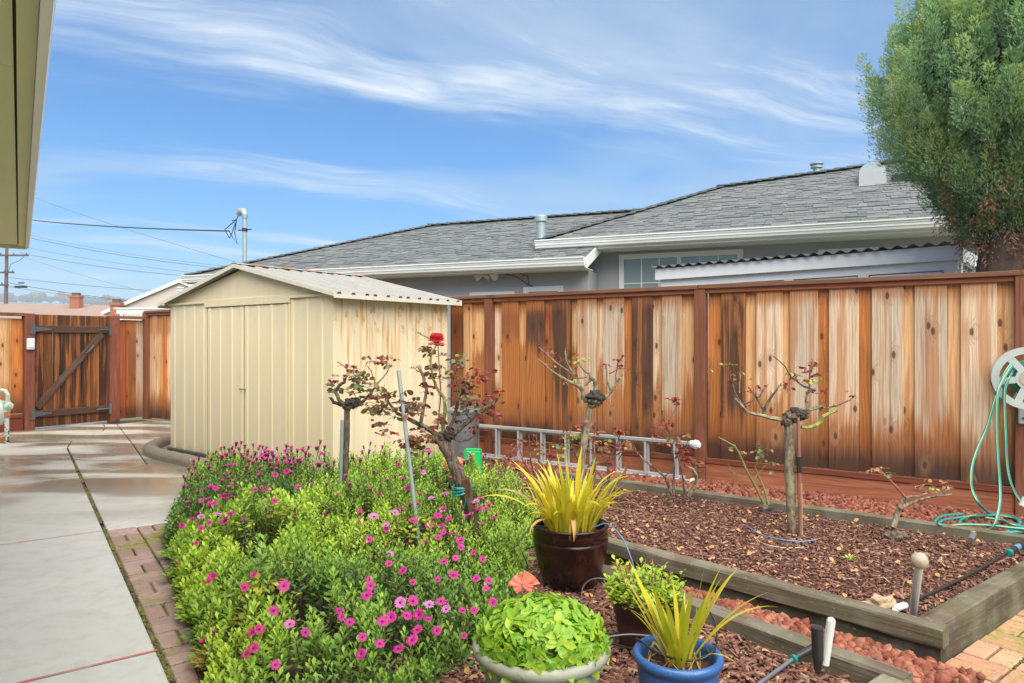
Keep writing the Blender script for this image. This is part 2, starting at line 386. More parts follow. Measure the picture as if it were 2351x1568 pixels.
def m_shedpaint(name, rust):
    m, nt, b = newmat(name); o = objco(nt); x, y, z = sep(nt, o); g = geopos(nt)
    base = mix(nt, noise(nt, vscale(nt, g, (9, 9, 1.2)), 1.0, 4), (0.640, 0.545, 0.360), (0.735, 0.635, 0.435))
    spots = noise(nt, g, 60, 3); base = mix(nt, mth(nt, 'MULTIPLY', step(nt, spots, .6, .75), .12), base, (.75, .68, .48))
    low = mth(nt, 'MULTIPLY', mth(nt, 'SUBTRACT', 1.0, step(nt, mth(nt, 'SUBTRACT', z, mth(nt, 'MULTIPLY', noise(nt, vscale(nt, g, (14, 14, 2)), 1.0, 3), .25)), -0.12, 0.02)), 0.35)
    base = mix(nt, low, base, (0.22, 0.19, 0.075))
    s1 = noise(nt, vscale(nt, g, (26, 26, 1.1), loc=(2.2, .3, 0)), 1.0, 5, 0.6)
    s2 = noise(nt, vscale(nt, g, (5.5, 5.5, .7)), 1.0, 2)
    hi = step(nt, mth(nt, 'ADD', z, mth(nt, 'MULTIPLY', s2, 1.6)), 1.1, 2.4)
    streak = mth(nt, 'MULTIPLY', step(nt, s1, 0.50, 0.68), hi)
    blot = mth(nt, 'MULTIPLY', step(nt, noise(nt, vscale(nt, g, (10, 10, 6)), 1.0, 5, .65), 0.54, 0.66), step(nt, z, 1.15, 1.7))
    rs = mth(nt, 'MULTIPLY', mth(nt, 'MAXIMUM', streak, mth(nt, 'MULTIPLY', blot, .75)), rust, clamp=True)
    c = mix(nt, rs, base, mix(nt, s1, (0.44, 0.15, 0.018), (0.60, 0.33, 0.09)))
    put(nt, b, Base_Color=c, Roughness=mth(nt, 'MULTIPLY_ADD', rs, 0.35, 0.42), Specular_IOR_Level=0.4)
    return m
m_shedpaint('shed_paint', 0.10); m_shedpaint('shed_paint_rusty', 1.1)
m, nt, b = newmat('shed_roof'); g = geopos(nt)
rn = noise(nt, vscale(nt, g, (9, 9, 9)), 1.0, 5, .65); c = mix(nt, noise(nt, g, 3, 3), (.30, .29, .255), (.42, .405, .36))
c = mix(nt, mth(nt, 'MULTIPLY', step(nt, rn, .56, .72), .75), c, (.40, .22, .09))
put(nt, b, Base_Color=c, Roughness=.42, Metallic=.1)
m, nt, b = newmat('rust'); o = objco(nt); put(nt, b, Base_Color=mix(nt, noise(nt, o, 30, 4), (.16, .05, .02), (.52, .24, .08)), Roughness=.8)

m, nt, b = newmat('concrete'); g = geopos(nt); gx, gy, gz = sep(nt, g); oi = oinfo(nt)
n1 = noise(nt, g, 1.3, 4); n2 = noise(nt, g, 75, 4, .75); n3 = noise(nt, g, 9, 5, .6)
c = mix(nt, n1, (.43, .425, .395), (.56, .552, .515)); c = mix(nt, mth(nt, 'MULTIPLY', step(nt, n3, .42, .72), .5), c, (.37, .345, .285))
c = mix(nt, mth(nt, 'MULTIPLY', step(nt, n2, .54, .70), .26), c, (.25, .235, .20))
far = step(nt, gy, 4.6, 7.0)
pud = noise(nt, vscale(nt, g, (.55, 1.5, 1), rot=(0, 0, .35)), 1.1, 4, .5, .3)
wet = mth(nt, 'MULTIPLY', step(nt, pud, .36, .56), far)
damp = mth(nt, 'MULTIPLY', far, .35)
c = mix(nt, damp, c, (.32, .285, .20)); c = mix(nt, mth(nt, 'MULTIPLY', wet, .88), c, (.125, .098, .058))
moss = mth(nt, 'MULTIPLY', step(nt, noise(nt, g, 3.1, 5, .6), .60, .74), mth(nt, 'MULTIPLY_ADD', far, .35, .05))
c = mix(nt, moss, c, (.24, .21, .09))
c = mix(nt, mth(nt, 'MULTIPLY', oi.outputs['Random'], .14), c, (.56, .55, .50))
put(nt, b, Base_Color=c, Roughness=mth(nt, 'SUBTRACT', .54, mth(nt, 'MULTIPLY', mth(nt, 'MAXIMUM', wet, damp), .36)), Normal=bump(nt, n2, .15, .002))
m_plain('joint_sealant', (.55, .13, .095), .6, .25, 30); m_plain('joint_dirt', (.055, .05, .03), .9, .4, 40)
m, nt, b = newmat('moss'); g = geopos(nt)
c = mix(nt, step(nt, noise(nt, g, 5, 5, .6), .42, .62), (.075, .062, .040), (.15, .15, .025)); c = mix(nt, step(nt, noise(nt, g, 70, 3), .5, .7), c, (.25, .26, .05))
put(nt, b, Base_Color=c, Roughness=.95, Normal=bump(nt, noise(nt, g, 160, 3), .8, .006))
def m_brick(name, c0, c1, mossy):
    m, nt, b = newmat(name); g = geopos(nt); oi = oinfo(nt); r = oi.outputs['Random']
    c = mix(nt, r, c0, c1); c = mix(nt, mth(nt, 'MULTIPLY', step(nt, noise(nt, g, 9, 5), .4, .7), .5), c, (.20, .165, .155))
    sp = noise(nt, g, 190, 2, .7); c = mix(nt, mth(nt, 'MULTIPLY', step(nt, sp, .55, .7), .45), c, (.46, .38, .34))
    c = mix(nt, mth(nt, 'MULTIPLY', step(nt, sp, .45, .30), .5), c, (.10, .065, .055))
    mo = mth(nt, 'MULTIPLY', step(nt, mth(nt, 'ADD', mth(nt, 'MULTIPLY', noise(nt, g, 1.7, 3, .5), .6), mth(nt, 'MULTIPLY', noise(nt, g, 26, 5, .65), .6)), .60, .74), mossy)
    c = mix(nt, mo, c, (.20, .20, .03))
    put(nt, b, Base_Color=c, Roughness=.8, Specular_IOR_Level=.3, Normal=bump(nt, sp, .5, .004)); return m
m_brick('brick_rose', (.29, .18, .16), (.40, .27, .24), .9); m_brick('brick_orange', (.42, .205, .115), (.50, .29, .18), .8)

def m_chips(name, cols, rough=.75):
    m, nt, b = newmat(name); a = attr(nt, 'rnd'); g = geopos(nt)
    c = ramp(nt, a, [(i/(len(cols)-1), q) for i, q in enumerate(cols)])
    c = mix(nt, mth(nt, 'MULTIPLY', step(nt, noise(nt, g, 140, 3), .45, .7), .45), c, mix(nt, 1.0, c, (.45, .42, .40), 'MULTIPLY'))
    put(nt, b, Base_Color=c, Roughness=rough, Specular_IOR_Level=.35); return m
m_chips('bark', [(.060, .025, .017), (.120, .049, .032), (.175, .074, .049), (.235, .112, .076), (.31, .20, .14), (.44, .30, .18)])
m_chips('lava', [(.095, .028, .018), (.185, .054, .030), (.25, .080, .046), (.33, .14, .085), (.12, .07, .055)], .9)
m, nt, b = newmat('soil'); g = geopos(nt); put(nt, b, Base_Color=mix(nt, noise(nt, g, 30, 5, .7), (.030, .017, .013), (.105, .055, .042)), Roughness=.95, Normal=bump(nt, noise(nt, g, 60, 4), .8, .02))
m, nt, b = newmat('lava_bed'); g = geopos(nt); put(nt, b, Base_Color=mix(nt, noise(nt, g, 60, 4, .7), (.05, .016, .012), (.20, .06, .04)), Roughness=.95, Normal=bump(nt, noise(nt, g, 60, 4), .8, .02))
m, nt, b = newmat('earth'); g = geopos(nt); put(nt, b, Base_Color=mix(nt, noise(nt, g, .2, 5), (.10, .12, .04), (.20, .17, .09)), Roughness=.95)

m, nt, b = newmat('stucco'); g = geopos(nt); n = noise(nt, g, 160, 4, .7)
put(nt, b, Base_Color=mix(nt, noise(nt, g, 2, 4), (.36, .36, .365), (.43, .43, .43)), Roughness=.9, Normal=bump(nt, n, .6, .004))
def m_shingle(name, use_attr):
    m, nt, b = newmat(name); g = geopos(nt); r = attr(nt, 'rnd') if use_attr else oinfo(nt).outputs['Random']
    c = ramp(nt, r, [(0, (.098, .107, .109)), (.35, (.118, .128, .128)), (.7, (.136, .146, .144)), (1, (.158, .168, .163))])
    c = mix(nt, mth(nt, 'MULTIPLY', step(nt, noise(nt, g, 220, 2, .7), .5, .7), .35), c, (.09, .10, .11))
    put(nt, b, Base_Color=c, Roughness=.85, Specular_IOR_Level=.3); return m
m_shingle('shingle', False); m_shingle('shingle_far', True)
m_plain('white_trim', (.82, .83, .78), .42, .06, 6); m_plain('grey_panel', (.80, .80, .78), .6, .08, 5); m_plain('blue_grey_paint', (.78, .785, .77), .6, .10, 5)
m_plain('vinyl', (.76, .76, .74), .35, .03, 6)
m_plain('olive_soffit', (.74, .76, .46), .7, .06, 3); m_plain('olive_fascia', (.74, .73, .44), .7, .07, 4); m_plain('gap_dark', (.02, .02, .015), .9, .2, 9)
m_plain('house_cream', (.50, .47, .33), .8, .06, 3)
m_plain('gutter_white', (.84, .86, .84), .38, .05, 4)
m, nt, b = newmat('glass'); put(nt, b, Base_Color=(.23, .30, .31), Roughness=.06, Specular_IOR_Level=.8)
m_plain('blind', (.36, .42, .42), .7, .05, 5)
m_plain('galv', (.27, .30, .32), .38, .18, 14, metal=.75); m_plain('galv_pipe', (.36, .42, .42), .42, .15, 20, metal=.45); m_plain('alu', (.50, .53, .54), .40, .12, 25, metal=.55)
m_plain('iron_black', (.035, .035, .035), .5, .2, 20, metal=.4); m_plain('iron_grey', (.12, .12, .12), .5, .2, 20, metal=.5)
m_plain('rubber', (.022, .022, .022), .42, .2, 20); m_plain('rubber_grey', (.12, .13, .14), .4, .2, 20); m_plain('tube_blue', (.10, .22, .38), .35, .2, 20)
m_plain('pvc', (.60, .60, .56), .4, .12, 25); m_plain('pvc_white', (.78, .78, .76), .35, .04, 10); m_plain('ball', (.36, .30, .235), .75, .18, 25)
m_plain('ladder_foot', (.66, .68, .68), .55, .1, 20)
m_plain('hose_teal', (.030, .24, .215), .40, .15, 10); m_plain('hose_stripe', (.48, .56, .16), .5, .1, 10); m_plain('reel_plastic', (.47, .52, .48), .5, .06, 8); m_plain('reel_tan', (.45, .37, .26), .5, .08, 8)
m_plain('brass', (.35, .24, .10), .4, .2, 20, metal=.7)
m_plain('green_plastic', (.010, .42, .115), .35, .06, 6); m_plain('terracotta', (.52, .19, .065), .7, .12, 8)
m_plain('meter_paint', (.50, .56, .48), .5, .10, 12)
m, nt, b = newmat('meter_pipe'); o = objco(nt); x, y, z = sep(nt, o); pk = noise(nt, o, 55, 3, .6)
put(nt, b, Base_Color=mix(nt, step(nt, mth(nt, 'ADD', pk, mth(nt, 'MULTIPLY', z, .55)), .52, .58), (.02, .018, .016), (.58, .60, .54)), Roughness=.6)
m_plain('stone', (.38, .28, .17), .85, .5, 18, bmp=.5)
m_plain('chimney_brick', (.34, .12, .065), .85, .2, 3); m_plain('far_roof_brown', (.25, .175, .14), .9, .12, 1.5); m_plain('far_beige', (.56, .48, .42), .9, .05, .5); m_plain('far_roof_grey', (.20, .22, .23), .9, .1, 1.5)
m_plain('wire', (.03, .03, .035), .6, .1, 3); m_plain('wire_grey', (.12, .12, .13), .6, .1, 3)
m, nt, b = newmat('hill_grass'); g = geopos(nt); put(nt, b, Base_Color=mix(nt, noise(nt, g, .01, 5), (.085, .13, .055), (.14, .175, .075)), Roughness=.95)
m, nt, b = newmat('glaze_brown'); o = objco(nt); n = noise(nt, vscale(nt, o, (8, 8, 3)), 1, 5, .65)
put(nt, b, Base_Color=mix(nt, step(nt, n, .42, .66), (.010, .004, .003), (.042, .011, .007)), Roughness=.18, Specular_IOR_Level=.4)
m, nt, b = newmat('glaze_blue'); o = objco(nt); n = noise(nt, o, 14, 5, .6); sp = noise(nt, o, 160, 2)
c = mix(nt, n, (.020, .075, .235), (.042, .135, .36)); c = mix(nt, mth(nt, 'MULTIPLY', step(nt, sp, .64, .72), .5), c, (.25, .36, .52))
put(nt, b, Base_Color=c, Roughness=.30)
m_plain('plastic_brown', (.042, .018, .012), .42, .25, 8)
m, nt, b = newmat('planter_sage'); o = objco(nt); c = mix(nt, noise(nt, o, 6, 5), (.255, .27, .20), (.345, .35, .27)); c = mix(nt, mth(nt, 'MULTIPLY', step(nt, noise(nt, vscale(nt, o, (25, 25, 3)), 1, 4), .5, .7), .3), c, (.22, .215, .15))
put(nt, b, Base_Color=c, Roughness=.6)
m, nt, b = newmat('bark_rose'); o = objco(nt); n = noise(nt, vscale(nt, o, (70, 70, 18)), 1, 5, .65)
c = mix(nt, step(nt, n, .35, .7), (.055, .035, .027), (.21, .145, .105)); c = mix(nt, mth(nt, 'MULTIPLY', step(nt, noise(nt, o, 16, 4), .55, .7), .6), c, (.30, .27, .20))
put(nt, b, Base_Color=c, Roughness=.9, Normal=bump(nt, n, 1.0, .008))
m, nt, b = newmat('bark_lichen'); o = objco(nt); n = noise(nt, vscale(nt, o, (60, 60, 22)), 1, 5, .65)
c = mix(nt, step(nt, n, .35, .7), (.11, .075, .052), (.30, .235, .16)); c = mix(nt, mth(nt, 'MULTIPLY', step(nt, noise(nt, o, 14, 4), .45, .65), .7), c, (.30, .30, .16))
put(nt, b, Base_Color=c, Roughness=.9, Normal=bump(nt, n, .9, .006))
m_plain('bark_black', (.045, .034, .028), .95, .7, 45, bmp=1.0); m_plain('cane_green', (.20, .20, .065), .6, .3, 30); m_plain('cane_red', (.24, .07, .05), .55, .3, 30)
m_plain('tie_tape', (.01, .22, .20), .3, .2, 20); m_plain('bark_tree', (.075, .048, .036), .95, .6, 14, bmp=1.0)
def m_leaf(name, cols, rough=.45, trans=.28, use_obj=False):
    m, nt, b = newmat(name); r = oinfo(nt).outputs['Random'] if use_obj else attr(nt, 'rnd')
    c = ramp(nt, r, [(i/(len(cols)-1), q) for i, q in enumerate(cols)])
    g = geopos(nt); c = mix(nt, mth(nt, 'MULTIPLY', noise(nt, g, 40, 2), .25), c, mix(nt, 1.0, c, (.6, .6, .5), 'MULTIPLY'))
    put(nt, b, Base_Color=c, Roughness=rough, Specular_IOR_Level=.4)
    t = nd(nt, 'ShaderNodeBsdfTranslucent', {'Color': mix(nt, 1.0, c, (1.25, 1.3, .7), 'MULTIPLY')})
    ms = nd(nt, 'ShaderNodeMixShader', {0: trans, 1: b.outputs[0], 2: t.outputs[0]})
    nt.links.new(ms.outputs[0], nt.nodes['Material Output'].inputs[0]); return m
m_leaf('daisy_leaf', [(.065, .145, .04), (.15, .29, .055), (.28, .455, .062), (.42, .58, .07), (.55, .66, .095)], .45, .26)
m_leaf('daisy_leaf_yellow', [(.17, .27, .04), (.30, .38, .05), (.46, .42, .04), (.30, .15, .04)])
m_leaf('petal_magenta', [(.40, .010, .17), (.52, .020, .24)], .5, .2, True); m_leaf('petal_plum', [(.30, .018, .14), (.46, .03, .22)], .5, .15, True); m_leaf('petal_lilac', [(.52, .20, .46), (.62, .13, .42)], .5, .2, True)
m_leaf('petal_crimson', [(.36, .008, .10), (.48, .015, .16)], .5, .15, True)
m_plain('disk', (.05, .012, .03), .8, .3, 200); m_plain('stem_green', (.10, .14, .045), .6, .3, 40); m_plain('stem_brown', (.11, .07, .04), .8, .3, 40)
m_leaf('rose_bronze', [(.17, .045, .030), (.24, .085, .035), (.13, .055, .045), (.17, .12, .05), (.20, .13, .11)], .35, .2, True)
m_leaf('rose_red', [(.30, .045, .035), (.22, .03, .03), (.36, .10, .05)], .4, .25, True)
m_leaf('rose_green', [(.10, .16, .06), (.15, .20, .07), (.17, .19, .12)], .35, .2, True)
m_leaf('rose_olive', [(.24, .17, .03), (.18, .16, .045), (.30, .14, .03), (.10, .13, .06)], .35, .25, True)
m_leaf('rose_lime', [(.38, .42, .09), (.26, .38, .10), (.48, .40, .10)], .45, .3, True)
m_leaf('rose_dry', [(.36, .19, .07), (.28, .13, .05), (.42, .28, .13)], .7, .15, True)
m_leaf('strap', [(.42, .44, .030), (.58, .48, .025), (.68, .50, .03), (.46, .50, .05)], .38, .3, True); m_leaf('strap_green', [(.36, .44, .03), (.48, .48, .03), (.62, .50, .03), (.40, .46, .05)], .38, .3, True); m_leaf('strap_dry', [(.46, .26, .06), (.40, .27, .13), (.56, .34, .06)], .7, .15, True)
m_leaf('lime_leaf', [(.20, .38, .035), (.25, .46, .045), (.31, .50, .04), (.39, .53, .035), (.18, .40, .06)], .38, .3, True)
m_leaf('pot_leaf', [(.20, .38, .045), (.31, .48, .05), (.46, .52, .05), (.14, .38, .09)], .42, .3, False)
m_leaf('coral', [(.84, .19, .14), (.88, .27, .20)], .5, .25, True); m_leaf('rose_petal', [(.66, .030, .075), (.74, .10, .16), (.58, .02, .05)], .45, .2, False)
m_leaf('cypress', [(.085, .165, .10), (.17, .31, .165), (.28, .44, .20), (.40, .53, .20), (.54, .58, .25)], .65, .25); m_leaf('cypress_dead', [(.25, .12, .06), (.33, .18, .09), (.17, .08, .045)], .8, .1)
m_leaf('straw', [(.42, .23, .07), (.52, .32, .11)], .8, .1); m_leaf('far_tree', [(.055, .085, .05), (.09, .115, .06)], .8, 0.)
m_plain('dead_leaf', (.42, .22, .08), .7, .35, 20)
# ------------------------------------------------------------------ ground
random.seed(5)
gmb = MB(); gmb.add([(-1500, -300, -.09), (1500, -300, -.09), (1500, 1500, -.09), (-1500, 1500, -.09)], [(0, 1, 2, 3)])
struct(gmb.build('ground', 'earth'))

# concrete: cast slabs with open joints
PD = Vector((-0.585, 0.811, 0)); PN = Vector((0.811, 0.585, 0))      # along the path (away), across it (to the right)
J0 = P(395, 1568)                                                    # a point on the long joint
def xy(v): return (v.x, v.y)
def jp(t, s): return xy(J0+PD*t+PN*s)                               # path coordinates: t along, s across
def tt(u, v): return (P(u, v)-J0).dot(PD)
path = struct(MB().prism([jp(-3.2, -3.5), jp(-3.2, 0), jp(3.35, 0), (-2.3, 5.7), (-2.7, 6.9), (-4.2, 8.2), (-4.2, 10.3), (-6.2, 11.9), (-6.7, 12.4), (-9.0, 11.0)], -.088, -.022).build('concrete_path', 'joint_dirt'))
def ccw(poly):
    a = sum(poly[i-1][0]*poly[i][1]-poly[i][0]*poly[i-1][1] for i in range(len(poly)))
    return poly if a > 0 else poly[::-1]
def inset(poly, d):
    poly = ccw(poly); n = len(poly); out = []
    for i in range(n):
        a, b, c = Vector(poly[i-1]), Vector(poly[i]), Vector(poly[(i+1) % n])
        e1 = (b-a).normalized(); e2 = (c-b).normalized()
        n1 = Vector((-e1.y, e1.x)); n2 = Vector((-e2.y, e2.x)); k = (n1+n2); k = k/max(.35, k.dot(n1)) if k.length > 1e-6 else n1
        q = b+k*d; out.append((q.x, q.y))
    return out
def slab(poly, z=0.0, gap=.006):
    p0 = inset(poly, gap); p1 = inset(poly, gap+.006); n = len(p0); mb = MB()
    vs = [(x, y, -.08) for x, y in p0]+[(x, y, z-.006) for x, y in p0]+[(x, y, z) for x, y in p1]
    F = [(i, (i+1) % n, n+(i+1) % n, n+i) for i in range(n)]+[(n+i, n+(i+1) % n, 2*n+(i+1) % n, 2*n+i) for i in range(n)]+[tuple(range(2*n, 3*n))]
    mb.add(vs, F); return mb.build('slab', 'concrete', path)
tj = [-3.2, tt(357, 1494), tt(240, 1218), tt(186, 1095), tt(155, 1027)]
for a, b_ in zip(tj[:-1], tj[1:]): slab([jp(a, -3.4), jp(a, 0), jp(b_, 0), jp(b_, -3.4)])
endg = tt(75, 986)
cv = [xy(P(155, 1027)), xy(P(165, 1012)), xy(P(205, 1000)), xy(P(235, 990)), xy(P(242, 982)), xy(P(238, 973))]
slab([jp(tj[-1], -3.4)]+cv+[xy(P(80, 984)), xy(P(-60, 1000)), jp(tj[-1]+1.2, -3.4)])
slab(cv+[xy(P(269, 974)), xy(P(302, 1015))])
slab([xy(P(269, 974)), xy(P(345, 965)), xy(P(420, 968)), xy(P(420, 1010)), xy(P(302, 1015))])
slab([xy(P(302, 1015)), xy(P(420, 1010)), xy(P(440, 1060)), xy(P(470, 1090)), xy(P(430, 1085)), xy(P(385, 1070)), xy(P(337, 1065))])
slab([xy(P(155, 1027)), xy(P(302, 1015)), xy(P(337, 1065)), xy(P(188, 1094))])
slab([xy(P(188, 1094)), xy(P(337, 1065)), xy(P(385, 1070)), xy(P(430, 1085)), xy(P(470, 1090)), xy(P(480, 1140)), xy(P(242, 1213))])
slab([xy(P(242, 1214)), xy(P(480, 1140)), xy(P(440, 1190)), xy(P(247, 1219))])
for a in tj[1:3]:                                                    # red sealant pressed into the two near cross joints
    mb = MB(); n = 40
    for i in range(n):
        s0, s1 = -3.4+3.4*i/n, -3.4+3.4*(i+1)/n; w = .0045+.003*random.random()
        c0 = J0+PD*(a-w)+PN*s0; c1 = J0+PD*(a-w)+PN*s1; c2 = J0+PD*(a+w)+PN*s1; c3 = J0+PD*(a+w)+PN*s0
        mb.add([(q.x, q.y, .002+.002*random.random()) for q in (c0, c1, c2, c3)], [(0, 1, 2, 3)])
    mb.build('joint_seal', 'joint_sealant', path)
# moss growing along the long joint
rng = np.random.default_rng(3)
k = 2600; t = rng.uniform(-2.5, 6.2, k); s_ = rng.normal(0, .008, k)+.006
T = np.stack([J0.x+PD.x*t+PN.x*s_, J0.y+PD.y*t+PN.y*s_, np.full(k, -.006)], 1)
keep = np.array([mnoise.noise(Vector((q*2.2, 0, 0))) > -.15 for q in t]); T = T[keep]
mo = scatter('joint_moss', ICO[0][0], ICO[0][1], frames(rng.normal(size=(len(T), 3)), rng.uniform(0, 6, len(T)), rng.uniform(.003, .008, len(T))), T, rng.random(len(T)), 'moss', path)
mo['kind'] = 'stuff'

# brick paving beside the path: basket weave, 20 x 10 cm
def paving(name, origin, du, dv, cells, mat, base_poly):
    root = struct(MB().prism(ccw(base_poly), -.085, -.015).build(name, 'moss'))
    mbk = MB(); mbk.cbox((-.0945, -.0445, -.05), (.0945, .0445, 0.0), .006); me = mbk.mesh('brick', mat)
    ang = math.atan2(du.y, du.x)
    for (i, j) in cells:
        c = origin+du*(.2*i+.1)+dv*(.2*j+.1); flip = (i+j) % 2
        for q in (-1, 1):
            off = (dv if not flip else du)*(.05*q)
            m = Matrix.Translation(c+off+Vector((0, 0, random.uniform(-.005, .003)))) @ Matrix.Rotation(ang+(math.pi/2 if flip else 0)+random.uniform(-.012, .012), 4, 'Z') @ Matrix.Rotation(random.uniform(-.012, .012), 4, 'X') @ Matrix.Rotation(random.uniform(-.01, .01), 4, 'Y')
            place('brick', me, root, m)
    rg_ = np.random.default_rng(len(cells)); T = []
    for (i, j) in cells:
        c = origin+du*(.2*i+.1)+dv*(.2*j+.1)
        for _ in range(26):
            e = rg_.uniform(-.1, .1); side = rg_.choice([-.1, .1]); q = c+(du*e+dv*side if rg_.random() < .5 else du*side+dv*e)+Vector((rg_.normal(0, .004), rg_.normal(0, .004), 0))
            if mnoise.noise(Vector((q.x*2.3, q.y*2.3, 1.1))) > -.05: T.append((q.x, q.y, -.010))
    T = np.array(T); k = len(T)
    o = scatter('joint_moss', ICO[0][0], ICO[0][1], frames(rg_.normal(size=(k, 3)), rg_.uniform(0, 6, k), rg_.uniform(.004, .0095, k)), T, rg_.random(k), 'moss', root); o['kind'] = 'stuff'
    return root
tb = tt(245, 1217)
O1 = J0+PD*tb+PN*.012-PD*.004
cells = [(i, j) for i in range(4) for j in range(0, 17) if not (i == 3 and j > 99)]
paving('brick_path', O1, PN, -PD, cells, 'brick_rose', [jp(tb, 0.0), jp(tb, .9), jp(tb-3.9, .9), jp(tb-3.9, 0.0)])
QA = Vector((1.90, 2.93, 0)); QD = Vector((.797, .604, 0)); QN = Vector((.604, -.797, 0))
O2 = QA-QD*1.0-QN*.052
cells = [(i, j) for i in range(-1, 20) for j in range(0, 7) if -1 < i or j > 1]
paving('brick_patio', O2, QD, QN, cells, 'brick_orange', [xy(O2-QD*.2), xy(O2+QD*4.0), xy(O2+QD*4.0+QN*1.4), xy(O2-QD*.2+QN*1.4)])

# planting soil
soil_poly = [(-2.55, 5.15), (-1.12, 2.5), (-1.0, 1.6), (1.0, 1.6), (1.56, 2.62), (1.80, 2.94), (3.62, 4.34), (3.74, 4.47), (4.5, 5.05), (-.75, 8.55), (-1.85, 6.85), (-2.9, 7.2), (-3.1, 6.6)]
struct(MB().prism(ccw(soil_poly), -.08, .018).build('planting_bed', 'soil'))
FDIR = Vector((.832, -.555, 0)); FNRM = Vector((.555, .832, 0)); C0 = Vector((-6.65, 12.41, 0))
def FP(s, y=0, z=0): return C0+FDIR*s+FNRM*y+Vector((0, 0, z))
def fence_uv(u, y=0.0):                                             # survey column u -> distance along the fence
    r = (u-CX)/FX; c = C0+FNRM*y; return (r*c.y-c.x)/(FDIR.x-r*FDIR.y)
strip1 = [xy(FP(7.2, -.03)), xy(FP(13.6, -.03)), (4.20, 4.75), (3.80, 4.48), (3.50, 4.60), (1.74, 5.87), (.55, 6.82), (-.2, 7.35)]
struct(MB().prism(ccw(strip1), -.07, .024).build('gravel_strip', 'lava_bed'))
strip2 = [(.62, 4.18), (1.80, 2.86), (1.88, 2.72), (1.52, 2.62), (1.50, 2.80), (.50, 4.02)]
struct(MB().prism(ccw(strip2), -.07, .022).build('gravel_gap', 'lava_bed'))

# ------------------------------------------------------------------ tall redwood fence
def rgba(o, c, a=1.0): o.color = (c[0], c[1], c[2], a); return o
TONE = {'tan': lin(246, 196, 140), 'light': lin(246, 218, 184), 'grey': lin(218, 198, 172), 'orange': lin(222, 140, 70), 'brown': lin(150, 92, 56), 'dark': lin(98, 68, 50), 'red': lin(172, 88, 48)}
RED = lin(132, 80, 56); RED2 = lin(168, 102, 72); CAPC = lin(128, 88, 64)
fence = thing('redwood_fence', 'long tall redwood board fence in patchy tan and dark stain behind the rose bed', 'fence', C0, R(-33.69))
posts = [.08+2.54*i for i in range(7)]
def board(parent, x0, x1, z0, z1, y0, tone, alpha=1.0, name='fence_board', mat='cedar'):
    mb = MB(); w = (x1-x0)/2; h = z1-z0
    mb.cbox((-w, -.009, 0), (w, .009, h), .002)
    o = mb.build(name, mat, parent, m=Matrix.Translation(((x0+x1)/2, y0, z0)) @ Matrix.Rotation(random.uniform(-.003, .003), 4, 'Y') @ Matrix.Rotation(random.uniform(-.02, .02), 4, 'Z'))
    c = TONE[tone] if isinstance(tone, str) else tone; j = random.uniform(.72, .92)
    return rgba(o, tuple(min(1, q*j) for q in c), alpha)
def crop4(x): return fence_uv((1350+x/2.24)/1.30672)
def crop5(x): return fence_uv((2150+x/1.742)/1.30672)
secs = []
A = [crop4(x) for x in (5, 105, 150, 245)]; secs.append((A, ['brown', 'tan', 'tan'], [1.6, 1.3, 1.6]))
A = [crop4(x) for x in (303, 365, 465, 530, 640, 703, 820, 872, 985, 1045, 1170, 1237, 1362, 1440, 1555, 1660)]
secs.append((A, ['light', 'brown', 'tan', 'dark', 'red', 'dark', 'tan', 'grey', 'light', 'grey', 'orange', 'dark', 'light', 'grey', 'tan'], [1.3, 1.75, 1.7, 1.6, 1.8, .5, 1.6, 1.2, 1.5, 1.25, 1.7, .5, 1.35, 1.0, 1.3]))
A = [crop5(x) for x in (-44, 36, 150, 218, 340, 398, 527, 598, 737, 822, 970, 1045, 1195, 1285, 1455, 1575)]
secs.append((A, ['orange', 'dark', 'tan', 'light', 'tan', 'grey', 'orange', 'light', 'orange', 'grey', 'tan', 'grey', 'tan', 'light', 'tan'], [1.5, 1, 1.2, 1.25, 1.1, 1, 1.6, 1.05, 1.7, 1, 1.2, 1.1, 1.0, .9, 1.1]))
B0, B1 = .268, 1.872
for A, ton, al in secs:
    for i in range(len(ton)):
        ov = .012 if i % 2 else 0.0
        board(fence, A[i]-ov, A[i+1]+ov, B0, B1, (-.026 if i % 2 else 0.0), ton[i], al[i])
def fill(s0, s1, seed):
    r = random.Random(seed); s = s0; i = 0
    while s < s1-.03:
        w = min(r.choice([.10, .14, .19]), s1-s); ov = .012 if i % 2 else 0
        board(fence, s-ov, s+w+ov, B0 if s0 > 1 else .03, B1, (-.02 if i % 2 else 0), r.choice(['tan', 'orange', 'brown', 'light', 'tan', 'dark']), .9); s += w; i += 1
fill(posts[0]+.05, posts[1]-.05, 11)
fill(posts[5]+.05, posts[6]-.05, 4)
fill(posts[1]+.05, posts[2]-.05, 5); fill(posts[2]+.05, crop4(5)-.001-.45, 6)
fill(posts[3]-.62, crop4(5), 9)
for i, s in enumerate(posts):
    w = .05 if i < 3 else .055
    o = MB().cbox((-w, -.075, 0.0), (w, .028, 1.915), .004).build('post', 'stained_post', fence, m=Matrix.Translation((s, 0, 0))); rgba(o, RED)
